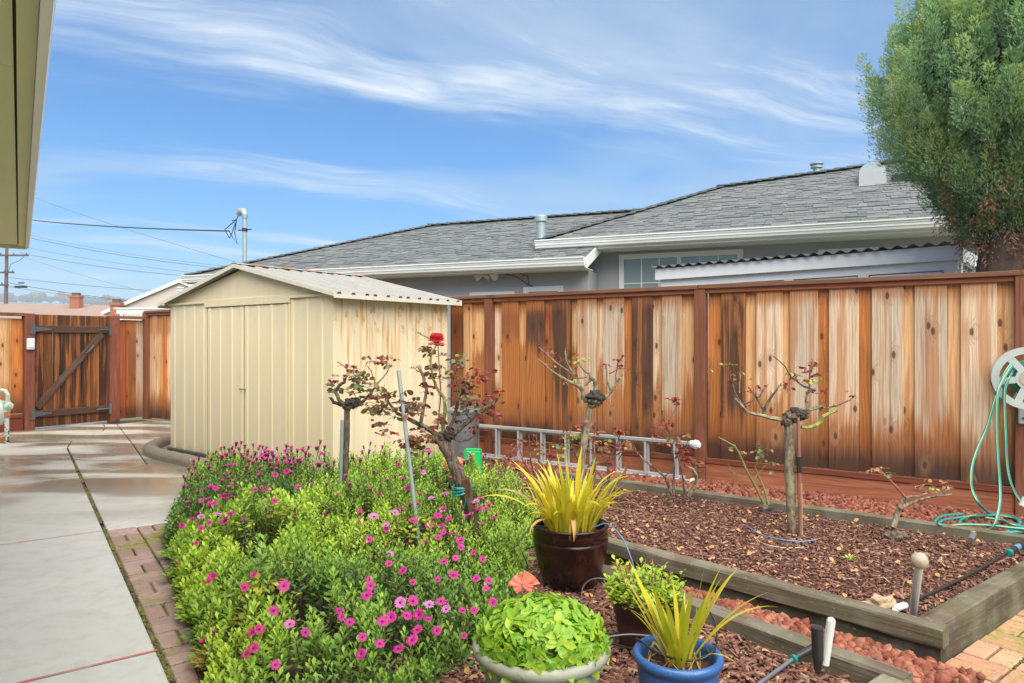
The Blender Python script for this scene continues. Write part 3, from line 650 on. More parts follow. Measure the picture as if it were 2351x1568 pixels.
for si, (a, b_) in enumerate(zip(posts[:-1], posts[1:])):
    L = b_-a
    o = MB().cbox((-L/2-.02, -.085, 1.912), (L/2-.022, .055, 1.952), .004).build('cap_rail', 'stained_rail', fence, m=Matrix.Translation(((a+b_)/2, 0, 0)) @ Matrix.Rotation(random.uniform(-.002, .002), 4, 'Y')); rgba(o, CAPC)
    o = MB().cbox((-L/2+.057, -.058, 1.868), (L/2-.057, -.034, 1.909), .003).build('trim_strip', 'stained_rail', fence, m=Matrix.Translation(((a+b_)/2, 0, 0))); rgba(o, lin(150, 86, 56))
    if si == 0: continue
    o = MB().cbox((-L/2+.057, -.066, .218), (L/2-.057, -.030, .268), .003).build('bottom_rail', 'stained_rail', fence, m=Matrix.Translation(((a+b_)/2, 0, 0))); rgba(o, lin(126, 66, 44))
    o = MB().cbox((-L/2+.057, -.050, -.02), (L/2-.057, -.012, .2165), .003).build('kick_board', 'stained_rail', fence, m=Matrix.Translation(((a+b_)/2, 0, 0))); rgba(o, RED2)

# ------------------------------------------------------------------ gate and the short fence around it
GR = math.atan2(.832, .555); G0 = C0-Vector((.555, .832, 0))*3.9          # local x runs toward the corner
gl = lambda s: 3.9-s
gf = thing('short_fence', 'short redwood fence with dark posts on both sides of the gate at the path end', 'fence', G0, GR)
for (a, b_, tn, al, y) in ((gl(.504), gl(.36), 'red', .4, 0), (gl(.37), gl(.20), 'brown', .7, -.02), (gl(.20), gl(.06), 'grey', .5, 0)):
    board(gf, a, b_, .04, 1.78, y, tn, al)
for i in range(9):
    board(gf, gl(1.95)-.17*(i+1)-.008, gl(1.95)-.17*i, .27, 1.76, -.02*(i % 2), ['orange', 'tan', 'orange', 'tan', 'brown', 'light'][i % 6], .8)
for s0, s1 in ((.504, .665), (1.813, 1.955)):
    o = MB().cbox((-abs(s1-s0)/2, -.09, 0), (abs(s1-s0)/2, .03, 1.845), .004).build('post', 'stained_post', gf, m=Matrix.Translation((gl((s0+s1)/2), 0, 0))); rgba(o, lin(130, 76, 58))
o = MB().cbox((-.06, -.07, 0), (.06, .04, 1.93), .004).build('post', 'stained_post', gf, m=Matrix.Translation((gl(.0), -.02, 0))); rgba(o, lin(126, 72, 54))
for s0, s1, z in ((.05, .66, 1.80), (1.955, 3.6, 1.83)):
    o = MB().cbox((-abs(s1-s0)/2, -.095, 0), (abs(s1-s0)/2, .04, .05), .004).build('cap_rail', 'stained_rail', gf, m=Matrix.Translation((gl((s0+s1)/2), 0, z if s0 < 1 else 1.80))); rgba(o, CAPC)
o = MB().cbox((-.8, -.06, .20), (.8, -.031, .265), .003).build('bottom_rail', 'stained_rail', gf, m=Matrix.Translation((gl(2.76), 0, 0))); rgba(o, lin(120, 66, 44))
o = MB().cbox((-.8, -.05, -.02), (.8, -.012, .198), .003).build('kick_board', 'stained_rail', gf, m=Matrix.Translation((gl(2.76), 0, 0))); rgba(o, lin(120, 60, 42))
gate = thing('garden_gate', 'dark stained redwood board gate with diagonal brace at the end of the path', 'gate', G0, GR)
ga, gb = gl(1.805), gl(.672); nb = 8; tones = ['brown', 'orange', 'dark', 'brown', 'red', 'dark', 'orange', 'brown']
for i in range(nb):
    a = ga+(gb-ga)*i/nb; b_ = ga+(gb-ga)*(i+1)/nb
    c = tuple(q*.20 for q in TONE[tones[i]]); board(gate, a+.002, b_-.002, .03, 1.835, 0, c, .18, 'gate_board')
GB = lin(84, 60, 50)
for z in (1.60, .24):
    o = MB().cbox((-(gb-ga)/2, -.048, -.055), ((gb-ga)/2, -.0105, .055), .004).build('gate_rail', 'stained_rail', gate, m=Matrix.Translation(((ga+gb)/2, 0, z))); rgba(o, GB)
p0, p1 = Vector((ga+.04, 0, .34)), Vector((gb-.10, 0, 1.53)); L = (p1-p0).length; an = math.atan2(p1.z-p0.z, p1.x-p0.x)
o = MB().cbox((-L/2, -.046, -.05), (L/2, -.0105, .05), .004).build('brace', 'stained_rail', gate, m=Matrix.Translation((p0+p1)/2) @ Matrix.Rotation(-an, 4, 'Y')); rgba(o, GB)
for z in (1.60, .24):
    mb = MB(); mb.add([(ga-.005, -.060, z+.045), (ga+.24, -.060, z+.012), (ga+.24, -.060, z-.012), (ga-.005, -.060, z-.045), (ga-.005, -.049, z+.045), (ga+.24, -.049, z+.012), (ga+.24, -.049, z-.012), (ga-.005, -.049, z-.045)], [(3, 2, 1, 0), (0, 1, 5, 4), (1, 2, 6, 5), (2, 3, 7, 6), (3, 0, 4, 7)])
    mb.box((ga-.075, -.101, z-.085), (ga-.008, -.0915, z+.085)); mb.tube([(ga-.004, -.075, z-.05), (ga-.004, -.075, z+.05)], .010, 8)
    mb.build('hinge', 'iron_grey', gate)
    mb = MB(); mb.box((gb-.20, -.060, z-.012), (gb+.05, -.0485, z+.012)); mb.box((gb-.012, -.105, z-.09), (gb+.022, -.055, z+.09)); mb.tube([(gb-.15, -.066, z), (gb+.09, -.066, z)], .008, 6)
    mb.build('latch_bolt', 'iron_grey' if z > 1 else 'galv', gate)
hm = Matrix.Translation(p0.lerp(p1, .78)) @ Matrix.Rotation(-an, 4, 'Y')
MB().tube([(-.08, -.047, 0), (-.08, -.085, 0), (-.05, -.10, 0), (.05, -.10, 0), (.08, -.085, 0), (.08, -.047, 0)], .010, 7).build('pull_handle', 'iron_grey', gate, m=hm)
sw = thing('weather_box', 'small pale outlet box fixed to the dark post left of the gate', 'electrical box', C0-Vector((.555, .832, 0))*1.885+Vector((-.832, .555, 0))*-.098+Vector((0, 0, 1.36)), GR)
MB().cbox((-.055, -.045, -.09), (.055, .0, .09), .012).build('case', 'pvc', sw); MB().cbox((-.035, -.055, -.05), (.035, -.046, .04), .004).build('cover', 'pvc_white', sw)
thr = MB().box((gl(1.80), -.02, -.05), (gl(.68), .10, .012)).build('threshold', 'concrete', None, m=TR(G0, GR)); struct(thr)

# ------------------------------------------------------------------ metal garden shed
SW, SDp, SH, SPK = 3.24, 1.68, 1.885, 2.245
shed = thing('metal_shed', 'cream painted metal garden shed with double doors and rust stains on its side', 'shed', (-4.37, 8.74, 0), R(-36.97))
def ribbed(x0, x1, ribs, z0, z1, d=.009, w=.020, y=0.0):
    """folded sheet in the local xz plane, ribs proud toward -y"""
    prof = [(x0, 0)]
    for r in ribs:
        if x0+.035 < r < x1-.035: prof += [(r-w-.008, 0), (r-w+.004, -d), (r+w-.004, -d), (r+w+.008, 0)]
    prof.append((x1, 0)); mb = MB(); n = len(prof)
    vs = [(x, y+q, z0) for x, q in prof]+[(x, y+q, z1) for x, q in prof]+[(x, y+q+.004, z0) for x, q in prof]+[(x, y+q+.004, z1) for x, q in prof]
    F = [(i, i+1, n+i+1, n+i) for i in range(n-1)]+[(2*n+i+1, 2*n+i, 3*n+i, 3*n+i+1) for i in range(n-1)]
    mb.add(vs, F); return mb
d0, dm, d1 = .883, 1.677, 2.518; DZ = 1.80
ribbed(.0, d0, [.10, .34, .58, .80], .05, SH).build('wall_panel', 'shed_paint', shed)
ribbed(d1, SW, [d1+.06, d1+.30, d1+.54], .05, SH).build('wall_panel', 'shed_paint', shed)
for a, b_, nm in ((d0+.014, dm-.007, 0), (dm+.007, d1-.012, 1)):
    dd = ribbed(a, b_, [a+.05, a+.27, a+.52, b_-.05], .07, DZ, y=-.004 if nm else -.002).build('door', 'shed_paint', shed)
    hx = b_-.04 if nm == 0 else a+.04
    MB().tube([(hx, -.004, .86), (hx, -.032, .86), (hx+(.03 if nm == 0 else -.03), -.036, .86)], .008, 8).build('door_handle', 'galv', dd)
MB().cbox((d0-.03, -.022, DZ+.008), (d1+.03, .006, SH+.01), .004).build('door_track', 'shed_paint', shed)
MB().cbox((d0-.022, -.012, .03), (d0-.002, .006, SH-.085), .002).build('door_jamb', 'shed_paint', shed); MB().cbox((d1+.002, -.018, .03), (d1+.030, .006, SH-.085), .002).build('door_jamb', 'shed_paint', shed)
mb = MB(); mb.add([(0, 0, 0), (SW, 0, 0), (SW, SDp, 0), (0, SDp, 0)], [(0, 1, 2, 3)])
def sidewall(x, name, mat, flip, ribs):
    b = ribbed(0, SDp, ribs, .05, SH); M_ = Matrix.Translation((x, 0, 0)) @ Matrix.Rotation(R(90), 4, 'Z')
    b.v = [tuple(M_ @ Vector((p[0], p[1]*flip, p[2]))) for p in b.v]; return b.build(name, mat, shed)
sidewall(SW, 'side_wall', 'shed_paint_rusty', 1, [.03, .24, .45, .66, .87, 1.08, 1.29, 1.50]); sidewall(0, 'side_wall', 'shed_paint', -1, [.3, .6, .9, 1.2, 1.5])
ribbed(0, SW, [.3+.3*i for i in range(10)], .05, SH, y=SDp).build('back_wall', 'shed_paint', shed)
gz = SH+.012
for y0, q in ((-.006, 1), (SDp+.006, -1)):
    for xa, xb in ((-.0, SW/2), (SW/2, SW)):
        za, zb = (gz-.0, SPK-.03) if xa < .1 else (SPK-.03, gz)
        mb = MB(); mb.add([(xa+.001, y0, SH-.002), (xb-.001, y0, SH-.002), (xb-.001, y0, zb), (xa+.001, y0, za), (xa+.001, y0+.006*q, SH-.002), (xb-.001, y0+.006*q, SH-.002), (xb-.001, y0+.006*q, zb), (xa+.001, y0+.006*q, za)], [(0, 1, 2, 3), (7, 6, 5, 4), (2, 3, 7, 6), (0, 1, 5, 4)])
        mb.build('gable_panel', 'shed_paint', shed)
MB().cbox((-.02, -.03, SH-.03), (d0-.04, .0-.008, SH+.0), .003).build('gable_trim', 'shed_paint', shed); MB().cbox((d1+.04, -.03, SH-.03), (SW+.02, -.008, SH), .003).build('gable_trim', 'shed_paint', shed)
m_plain('shed_trim', (.60, .56, .46), .45, .15, 9)
OVX, OVY = .14, .09; slope = math.atan2(SPK-SH, SW/2); sl = (SW/2+OVX)/math.cos(slope)
for side in (1, -1):
    npan = 4; wp = (SDp+2*OVY)/npan
    for i in range(npan):
        b = ribbed(0, wp-.003, [wp*.12, wp*.5, wp*.88], 0, sl, d=.022, w=.022)
        # local: x -> along ridge (shed y), z -> down the slope, -y -> up
        vs = []
        for p in b.v:
            yy = -OVY+i*wp+p[0]; dn = p[2]; up = -p[1]
            X = SW/2+side*(dn*math.cos(slope)+up*math.sin(slope)); Z = SPK+.012-dn*math.sin(slope)+up*math.cos(slope)
            vs.append((X, yy, Z))
        b.v = vs; b.build('roof_panel', 'shed_roof', shed)
    mb = MB()                                                        # barge trim on the gable edge and eave trim
    for yy in (-OVY-.014, SDp+OVY+.002):
        a = Vector((SW/2, yy, SPK+.02)); e = Vector((SW/2+side*(SW/2+OVX), yy, SPK+.02-sl*math.sin(slope)))
        mb.add([a+Vector((0, 0, .012)), e+Vector((0, 0, .012)), e-Vector((0, 0, .032)), a-Vector((0, 0, .032)), a+Vector((0, .012, .012)), e+Vector((0, .012, .012)), e+Vector((0, .012, -.032)), a+Vector((0, .012, -.032))], [(0, 1, 2, 3), (7, 6, 5, 4), (0, 4, 5, 1), (3, 2, 6, 7), (1, 5, 6, 2)])
    mb.build('barge_trim', 'shed_trim', shed)
    x0 = SW/2+side*(SW/2+OVX-.004)
    MB().box((min(x0, x0+side*.010), -OVY-.01, SPK-sl*math.sin(slope)-.028), (max(x0, x0+side*.010), SDp+OVY+.01, SPK-sl*math.sin(slope)+.012)).build('eave_trim', 'shed_trim', shed)
mb = MB(); r_ = random.Random(2)
for i in range(10):                                                  # ridge cap in short overlapping lengths, rust along the laps
    y0 = -OVY-.012+i*.188; mb.cur = 1 if i % 2 else 0
    for q in (1, -1): mb.add([(SW/2, y0, SPK+.046), (SW/2+q*.085, y0, SPK+.024), (SW/2+q*.085, y0+.182, SPK+.024), (SW/2, y0+.182, SPK+.046)], [(0, 1, 2, 3)])
mb.build('ridge_cap', ['shed_roof', 'rust'], shed)
MB().cbox((-.03, -.03, .0), (SW+.03, SDp+.03, .048), .006).build('base_frame', 'iron_grey', shed)
# moulded kerb that loops round the shed
kc = [(-1.2, 6.1), (-2.0, 6.45), (-2.7, 6.95), (-3.30, 7.45), (-3.80, 7.86), (-4.18, 8.15), (-4.48, 8.45), (-4.68, 8.85), (-4.74, 9.25), (-4.62, 9.7), (-4.3, 10.1)]
pts = []
for i in range(len(kc)-1):
    for q in range(6): pts.append(Vector((*kc[i], 0)).lerp(Vector((*kc[i+1], 0)), q/6))
for _ in range(3): pts = [pts[0]]+[(pts[i-1]+pts[i]*2+pts[i+1])/4 for i in range(1, len(pts)-1)]+[pts[-1]]
mb = MB(); prof = [(-.085, -.05), (-.085, .05), (-.06, .095), (-.02, .11), (.03, .105), (.07, .08), (.085, .04), (.085, -.05)]; vs = []
for i, p in enumerate(pts):
    t_ = (pts[min(i+1, len(pts)-1)]-pts[max(i-1, 0)]).normalized(); nn = Vector((-t_.y, t_.x, 0))
    vs += [p+nn*a+Vector((0, 0, b_+.004*math.sin(i*1.7))) for a, b_ in prof]
n = len(prof); mb.add(vs, [(i*n+j, i*n+j+1, (i+1)*n+j+1, (i+1)*n+j) for i in range(len(pts)-1) for j in range(n-1)])
m_plain('kerb_concrete', (.19, .155, .115), .75, .45, 30, bmp=.6)
kb = mb.build('moulded_kerb', 'kerb_concrete', smooth=True); kb['kind'] = 'structure'
# ------------------------------------------------------------------ grey neighbouring house
HD = math.atan2(-.371, .928); HO = Vector((.43, 10.5, 0))
nh = thing('grey_house', 'grey stucco house with grey shingle roof and white gutters behind the fence', 'house', HO, HD)
HM = MW[nh.name]
def proj(p):
    w = HM @ Vector(p); return CX+FX*w.x/w.y, CY-FX*(w.z-H)/w.y, w.y
WX = 9.0
MB().prism([(-6.15, -.10), (.79, -.10), (.79, .50), (WX, .50), (WX, 6), (-6.15, 6)], -.05, 2.46).build('wall', 'stucco', nh)
MB().prism([(.60, .503), (WX-.01, .503), (WX-.01, 5.9), (.60, 5.9)], 2.461, 2.80).build('upper_wall', 'stucco', nh)
LZ, LY, LQ = 2.60, -.52, .40; MZ, MQ = 2.95, .458
def lowp(x, y): return (x, y, LZ+LQ*(y-LY))
def mainp(x, y): return (x, y, MZ+MQ*y)
Lpoly = [(-6.64, LY), (.87, LY), (.87, .62), (3.0, 2.31), (-3.14, 2.31)]
P1 = (2.433, 2.433); P2 = (5.72, 3.35); P3 = (8.9, 4.2)
Mpoly = [(-.02, 0), (WX+.4, 0), (WX+.4, 4.35), P3, P2, P1]
roof = MB(); roof.rn = .1
roof.add([lowp(*p) for p in Lpoly], [tuple(range(5))]); roof.add([(-6.64, LY, LZ), (-3.14, 2.31, LZ+LQ*2.83), (-3.14, 4.4, LZ+LQ*2.83-.6), (-6.64, 5.2, LZ)], [(0, 1, 2, 3)])
roof.add([lowp(-3.14, 2.31), lowp(3.0, 2.31), (3.0, 5.2, LZ), (-3.14, 5.2, LZ)], [(0, 1, 2, 3)])
roof.add([mainp(*p) for p in Mpoly], [tuple(range(6))])
z1 = mainp(*P1)[2]; roof.add([(-.02, 0, MZ), mainp(*P1), (1.2, 4.6, z1-.75), (-.02, 4.6, MZ)], [(0, 1, 2, 3)])
roof.add([mainp(*P1), mainp(*P2), (5.7, 6, 3.4), (1.2, 4.6, z1-.75)], [(0, 1, 2, 3)]); roof.add([mainp(*P2), mainp(*P3), (8.9, 6.4, 3.6), (5.7, 6, 3.4)], [(0, 1, 2, 3)])
roof.add([(x, y, z-.05) for x, y, z in [lowp(*p) for p in Lpoly]], [tuple(range(5))[::-1]]); roof.add([(x, y, z-.05) for x, y, z in [mainp(*p) for p in Mpoly]], [tuple(range(6))[::-1]])
roof_o = roof.build('roof', 'shingle_far', nh)
rg = random.Random(8); sh = []
def courses(fn, poly, q, skip):
    cosq = 1/math.sqrt(1+q*q); ey = .122*cosq; y0 = min(p[1] for p in poly); y1 = max(p[1] for p in poly); x0 = min(p[0] for p in poly); x1 = max(p[0] for p in poly)
    y = y0; i = 0
    while y < y1:
        x = x0+rg.uniform(-.3, 0)
        while x < x1:
            w = rg.choice([.10, .14, .19, .25]); cx_, cy_ = x+w/2, y+ey/2
            if inpoly(np.array([cx_]), np.array([cy_]), poly)[0] and not skip(cx_, cy_): sh.append((fn(cx_, cy_), w, q, rg.choice([.006, .010, .015])))
            x += w+.004
        y += ey; i += 1
courses(lowp, Lpoly, LQ, lambda x, y: (y > .12 and x > .1+.5*(y)) and x > 0.05+y*1.05 or (x > .05 and y > .12 and y < x*.9))
courses(mainp, Mpoly, MQ, lambda x, y: x > 7.9)
# left hip face of the main roof (seen on edge above the lower roof)
sh = [s for s in sh]
def shscore(s):
    u, v, Y = proj(s[0]); return Y+(50 if (u > 2080 or u < 460 or v > 640) else 0)
sh.sort(key=shscore)
tmpl = {}
big = MB()
for i, (c, w, q, th) in enumerate(sh):
    an = math.atan(q); M_ = Matrix.Translation(c) @ Matrix.Rotation(an-.05, 4, 'X')
    if i < 300:
        key = (w, th)
        if key not in tmpl: tmpl[key] = MB().box((-w/2, -.085, .001), (w/2, .085, .004+th)).mesh('shingle', 'shingle')
        place('shingle', tmpl[key], roof_o, M_)
    else:
        big.rn = rg.random(); big.box((-w/2, -.085, .001), (w/2, .085, .004+th), M=M_)
o = big.build('shingle_field', 'shingle_far', roof_o); o['kind'] = 'stuff'
capm = MB().box((-.15, -.13, 0), (.15, .13, .018)).mesh('ridge_shingle', 'shingle')
def caps(a, b_, lift=.010):
    a, b_ = Vector(a), Vector(b_); L = (b_-a).length; n = max(1, int(L/.21)); d = (b_-a).normalized()
    for i in range(n):
        p = a.lerp(b_, (i+.5)/n)+Vector((0, 0, lift)); M_ = Matrix.Translation(p) @ d.to_track_quat('X', 'Z').to_matrix().to_4x4() @ Matrix.Rotation(.07, 4, 'Y')
        place('ridge_shingle', capm, roof_o, M_)
caps(lowp(-6.64, LY), lowp(-3.14, 2.31)); caps(lowp(-3.14, 2.31), lowp(2.1, 2.31)); caps(mainp(-.02, 0), mainp(*P1)); caps(mainp(*P1), mainp(*P2)); caps(mainp(*P2), mainp(*P3))
def gutter(name, x0, x1, y, z, parent=nh):
    prof = [(-.125, -.005), (-.125, -.02), (-.105, -.03), (-.105, -.05), (-.095, -.055), (-.095, -.085), (-.085, -.09), (-.075, -.125), (-.045, -.14), (0, -.14), (0, .0)]
    mb = MB(); n = len(prof); vs = [(x0, y+a, z+b_) for a, b_ in prof]+[(x1, y+a, z+b_) for a, b_ in prof]
    mb.add(vs, [(i, i+1, n+i+1, n+i) for i in range(n-1)]+[tuple(range(n)), tuple(range(2*n-1, n-1, -1))]); return mb.build(name, 'white_trim', parent)
gutter('gutter', -.05, WX+.4, -.0, MZ); gutter('gutter', -6.70, .87, LY, LZ)
MB().box((-.04, .002, MZ-.17), (WX+.4, .020, MZ-.012)).build('fascia', 'white_trim', nh); MB().box((-6.66, LY+.002, LZ-.16), (.868, LY+.02, LZ-.012)).build('fascia', 'white_trim', nh)
mb = MB(); a, e = Vector(lowp(.878, LY-.02)), Vector(lowp(.878, .50))
mb.add([a, e, e-Vector((0, 0, .15)), a-Vector((0, 0, .15)), a+Vector((.022, 0, 0)), e+Vector((.022, 0, 0)), e+Vector((.022, 0, -.15)), a+Vector((.022, 0, -.15))], [(0, 1, 2, 3), (7, 6, 5, 4), (0, 4, 5, 1), (2, 6, 7, 3), (0, 3, 7, 4)]); mb.build('rake_board', 'white_trim', nh)
MB().box((-.03, .021, MZ-.168), (WX+.4, .52, MZ-.158)).build('soffit', 'grey_panel', nh); MB().box((-6.6, LY+.021, LZ-.152), (.86, -.09, LZ-.142)).build('soffit', 'grey_panel', nh)
mb = MB(); mb.box((-6.70, LY+.0, LZ-.14), (-6.64, 5, LZ-.0)); mb.build('side_gutter', 'white_trim', nh)
def window(parent, x0, x1, y, z0, z1, split=True, grid=True):
    w = MB(); f = .075; w.box((x0-f, y-.035, z1), (x1+f, y+.02, z1+f)); w.box((x0-f, y-.035, z0-f), (x1+f, y+.02, z0)); w.box((x0-f, y-.035, z0), (x0, y+.02, z1)); w.box((x1, y-.035, z0), (x1+f, y+.02, z1))
    if split: xm = (x0+x1)/2; w.box((xm-.03, y-.030, z0), (xm+.03, y+.02, z1))
    fo = w.build('window', 'vinyl', parent)
    MB().box((x0+.001, y-.004, z0+.001), (x1-.001, y+.002, z1-.001)).build('pane', 'glass', fo)
    if grid:
        g = MB(); halves = ((x0, (x0+x1)/2-.03), ((x0+x1)/2+.03, x1)) if split else ((x0, x1),)
        for a, b_ in halves:
            for q in (1/3, 2/3): xx = a+(b_-a)*q; g.box((xx-.008, y-.012, z0), (xx+.008, y-.005, z1))
            for q in (1/3, 2/3): zz_ = z0+(z1-z0)*q; g.box((a, y-.0125, zz_-.008), (b_, y-.0055, zz_+.008))
        g.build('muntin', 'vinyl', fo)
    return fo
window(nh, 1.20, 2.86, .50, 1.55, 2.66); window(nh, 4.0, 4.6, .50, 1.7, 2.60, False, False); window(nh, 6.1, 7.2, .50, 1.2, 2.2, True, False)
window(nh, -.15, .34, -.10, 1.2, 2.16, False, False); window(nh, -1.06, -.45, -.10, 1.2, 2.10, False, False)
# floodlight under the lower eave, drip-line of small hooks
fl = MB(); fl.tube([(-.82, -.10, 2.42), (-.82, -.13, 2.42)], .05, 12); fl.lathe([(.0, 0), (.028, 0), (.05, -.03), (.045, -.05), (0, -.045)], 12, (-.82, -.16, 2.44)); flo = fl.build('floodlight', 'vinyl', nh)
for q in (-1, 1):
    mb = MB(); d = Vector((q*.75, -.45, -.35)).normalized(); c = Vector((-.82+q*.05, -.16, 2.45)); mb.tube([c, c+d*.05, c+d*.12, c+d*.15], [.028, .035, .06, .062], 12); mb.build('lamp_head', 'vinyl', flo)
mb = MB(); mb.tube([(-.55, -.12, 2.45), (-.35, -.125, 2.40), (-.1, -.12, 2.24), (.02, -.12, 2.22)], .006, 5); mb.tube([(-.28, -.12, 2.44), (-.16, -.12, 2.40), (-.13, -.12, 2.26), (-.02, -.12, 2.22)], .006, 5); mb.build('cable', 'wire', nh)
# roof vents and the service mast
def rpt(u, v, q, z0, y0, off):
    # survey ray against a roof plane z = z0 + q (y - y0) in house coordinates
    r = Vector(((u-CX)/FX, 1, (CY-v)/FX)); o_ = Vector((0, 0, H)); Mi = HM.inverted(); a = Mi @ o_; d = Mi.to_3x3() @ r
    t_ = (z0+q*(a.y-y0)-a.z)/(d.z-q*d.y); return a+d*t_
p = rpt(1242, 563, LQ, LZ, LY, 0)
mb = MB(); mb.lathe([(.14, -.03), (.14, 0), (.085, .06), (.075, .12), (.075, .36), (.095, .365), (.10, .375), (.10, .45), (.09, .462), (0, .465)], 20, p); mb.build('flue_pipe', 'galv_pipe', nh, smooth=False)
p = rpt(2000, 420, MQ, MZ, 0, 0)
mb = MB(); n = 10
mb.box((p.x-.20, p.y-.22, p.z-.14), (p.x+.20, p.y+.10, p.z-.075)); vs = []
for i in range(n+1):
    q = math.pi*i/n; vs += [(p.x-.185*math.cos(q), p.y-.18, p.z+.12+.16*math.sin(q)), (p.x-.185*math.cos(q), p.y+.25, p.z+.14+.16*math.sin(q))]
vs += [(p.x-.185, p.y-.18, p.z-.05), (p.x-.185, p.y+.25, p.z-.02), (p.x+.185, p.y-.18, p.z-.05), (p.x+.185, p.y+.25, p.z-.02)]; q = 2*(n+1)
mb.add(vs, [(2*i, 2*i+1, 2*i+3, 2*i+2) for i in range(n)]+[(q, q+1, 1, 0), (2*n, 2*n+1, q+3, q+2), tuple([q]+[2*i for i in range(n+1)]+[q+2])]); mb.build('dome_vent', 'galv_pipe', nh, smooth=False)
MB().box((p.x-.187, p.y-.187, p.z-.074), (p.x+.187, p.y-.1815, p.z+.115)).build('vent_skirt', 'stucco', nh)
p = rpt(1875, 393, MQ, MZ, 0, 0); mb = MB(); mb.lathe([(.09, -.08), (.06, 0), (.06, .05), (.10, .055), (.10, .085), (.07, .09), (.07, .11), (.115, .115), (.115, .13), (0, .14)], 16, p); mb.build('roof_vent', 'galv_pipe', nh)
p = rpt(2072, 415, MQ, MZ, 0, 0); MB().box((p.x-.14, p.y-.12, p.z-.05), (p.x+.14, p.y+.12, p.z+.08)).build('box_vent', 'iron_black', nh)
p = rpt(562, 603, LQ, LZ, LY, 0)
mast = MB().tube([p-Vector((0, 0, .2)), p+Vector((0, 0, .86))], .042, 12).build('service_mast', 'galv_pipe', nh)
mb = MB(); top = p+Vector((0, 0, .86)); mb.tube([top-Vector((0, 0, .02)), top+Vector((0, 0, .05)), top+Vector((-.03, 0, .11)), top+Vector((-.10, 0, .12)), top+Vector((-.16, 0, .06))], [.055, .06, .07, .07, .045], 12); mb.build('weatherhead', 'galv_pipe', mast)
mb = MB(); c = p+Vector((0, 0, .62)); mb.tube([c+Vector((-.16, 0, 0)), c+Vector((.16, 0, 0))], .010, 6); mb.tube([c-Vector((0, 0, .03)), c+Vector((0, 0, .03))], .052, 12); mb.build('clamp', 'iron_black', mast)
mb = MB(); w0 = top+Vector((-.15, 0, .05)); hk = c+Vector((-.38, 0, 0))
for a in ((-.10, -.15), (-.24, -.42), (-.05, -.55)): mb.tube([w0, w0+Vector((-.05, 0, -.08)), w0+Vector((a[0]*1.3-.05, .02, a[1]*.6)), w0+Vector((a[0], .02, a[1])), hk+Vector((.05, 0, -.08)), hk], .009, 5)
mb.build('drip_loop', 'wire', mast)
mast_hook = HM @ hk

# ------------------------------------------------------------------ lean-to shelter between fence and house
LT = thing('lean_to', 'low pale grey panelled lean-to with rusty corrugated roof behind the fence', 'lean-to', (1.91, 8.77, 0), math.atan2(-.669, .743))
LL, LW = 3.237, 1.0
mb = MB(); mb.box((0.03, .03, 0), (LL-.03, LW, 2.18)); mb.build('wall', 'blind', LT)
for i in range(5):
    x = .02+(LL-.14)*i/4
    MB().box((x, .0, 0), (x+.10, .029, 2.10)).build('batten', 'blue_grey_paint', LT)
MB().box((0.0, -.003, 2.098), (LL, .028, 2.19)).build('top_rail', 'blue_grey_paint', LT)
for i in range(4):
    x0 = .02+(LL-.14)*i/4+.115; x1 = .02+(LL-.14)*(i+1)/4-.015
    MB().box((x0, .012, .9), (x1, .029, 2.085)).build('panel', 'grey_panel', LT)
MB().box((-.05, -.055, 2.19), (LL+.05, -.028, 2.33)).build('fascia', 'blue_grey_paint', LT)
MB().box((LL+.01, -.02, 2.17), (LL+.045, LW+.1, 2.30)).build('side_fascia', 'blue_grey_paint', LT); MB().box((LL-.028, .04, 0), (LL+.02, .12, 2.165)).build('corner_post', 'blue_grey_paint', LT); MB().box((LL-.028, LW-.15, 0), (LL+.02, LW-.05, 2.165)).build('corner_post', 'blue_grey_paint', LT)
mb = MB(); n = 220; vs = []
for i in range(n+1):
    x = -.10+(LL+.2)*i/n; zz_ = .016*math.sin(2*math.pi*x/.135)
    vs += [(x, -.10, 2.352+zz_), (x, LW+.25, 2.452+zz_), (x, -.10, 2.346+zz_), (x, LW+.25, 2.446+zz_)]
mb.add(vs, [(4*i, 4*i+4, 4*i+5, 4*i+1) for i in range(n)]+[(4*i+2, 4*i+3, 4*i+7, 4*i+6) for i in range(n)]+[(4*i, 4*i+2, 4*i+6, 4*i+4) for i in range(n)])
m_plain('old_tin', (.10, .085, .075), .6, .5, 12, metal=.4); mb.build('corrugated_roof', 'old_tin', LT)

# ------------------------------------------------------------------ our own house: only its eave reaches into view
ED = PD; EC = Vector((-5.704, 8.062, 0)); EZ = 2.50
eh = thing('olive_house', 'olive painted house eave with white gutter overhead on the left', 'house', EC, math.atan2(ED.y, ED.x))
# local: x toward the far end (0 = eave end), +y to the left (into the house)
Lh = 11.0
MB().prism([(-Lh, .62), (-.55, .62), (-.55, 6.5), (-Lh, 6.5)], -.05, 2.52).build('wall', 'house_cream', eh)
for i, (a, b_) in enumerate(((-Lh, -6.4), (-6.396, -3.9), (-3.896, -.9), (-.896, -.04))):
    MB().box((a, .1105, EZ+.030), (b_, .62, EZ+.040)).build('soffit_board', 'olive_soffit', eh)
MB().box((-Lh, .095, EZ+.045), (0, .115, EZ+.055)).build('shadow_gap', 'gap_dark', eh)
MB().box((-Lh, .037, EZ+.02), (.0, .100, EZ+.15)).build('fascia', 'olive_fascia', eh)
MB().box((.002, .02, EZ-.01), (.05, 6.6, EZ+.15)).build('end_fascia', 'olive_fascia', eh)
gut = [(.036, .16), (-.012, .16), (-.018, .14), (-.010, .10), (-.006, .06), (.0, .008), (.036, .0)]
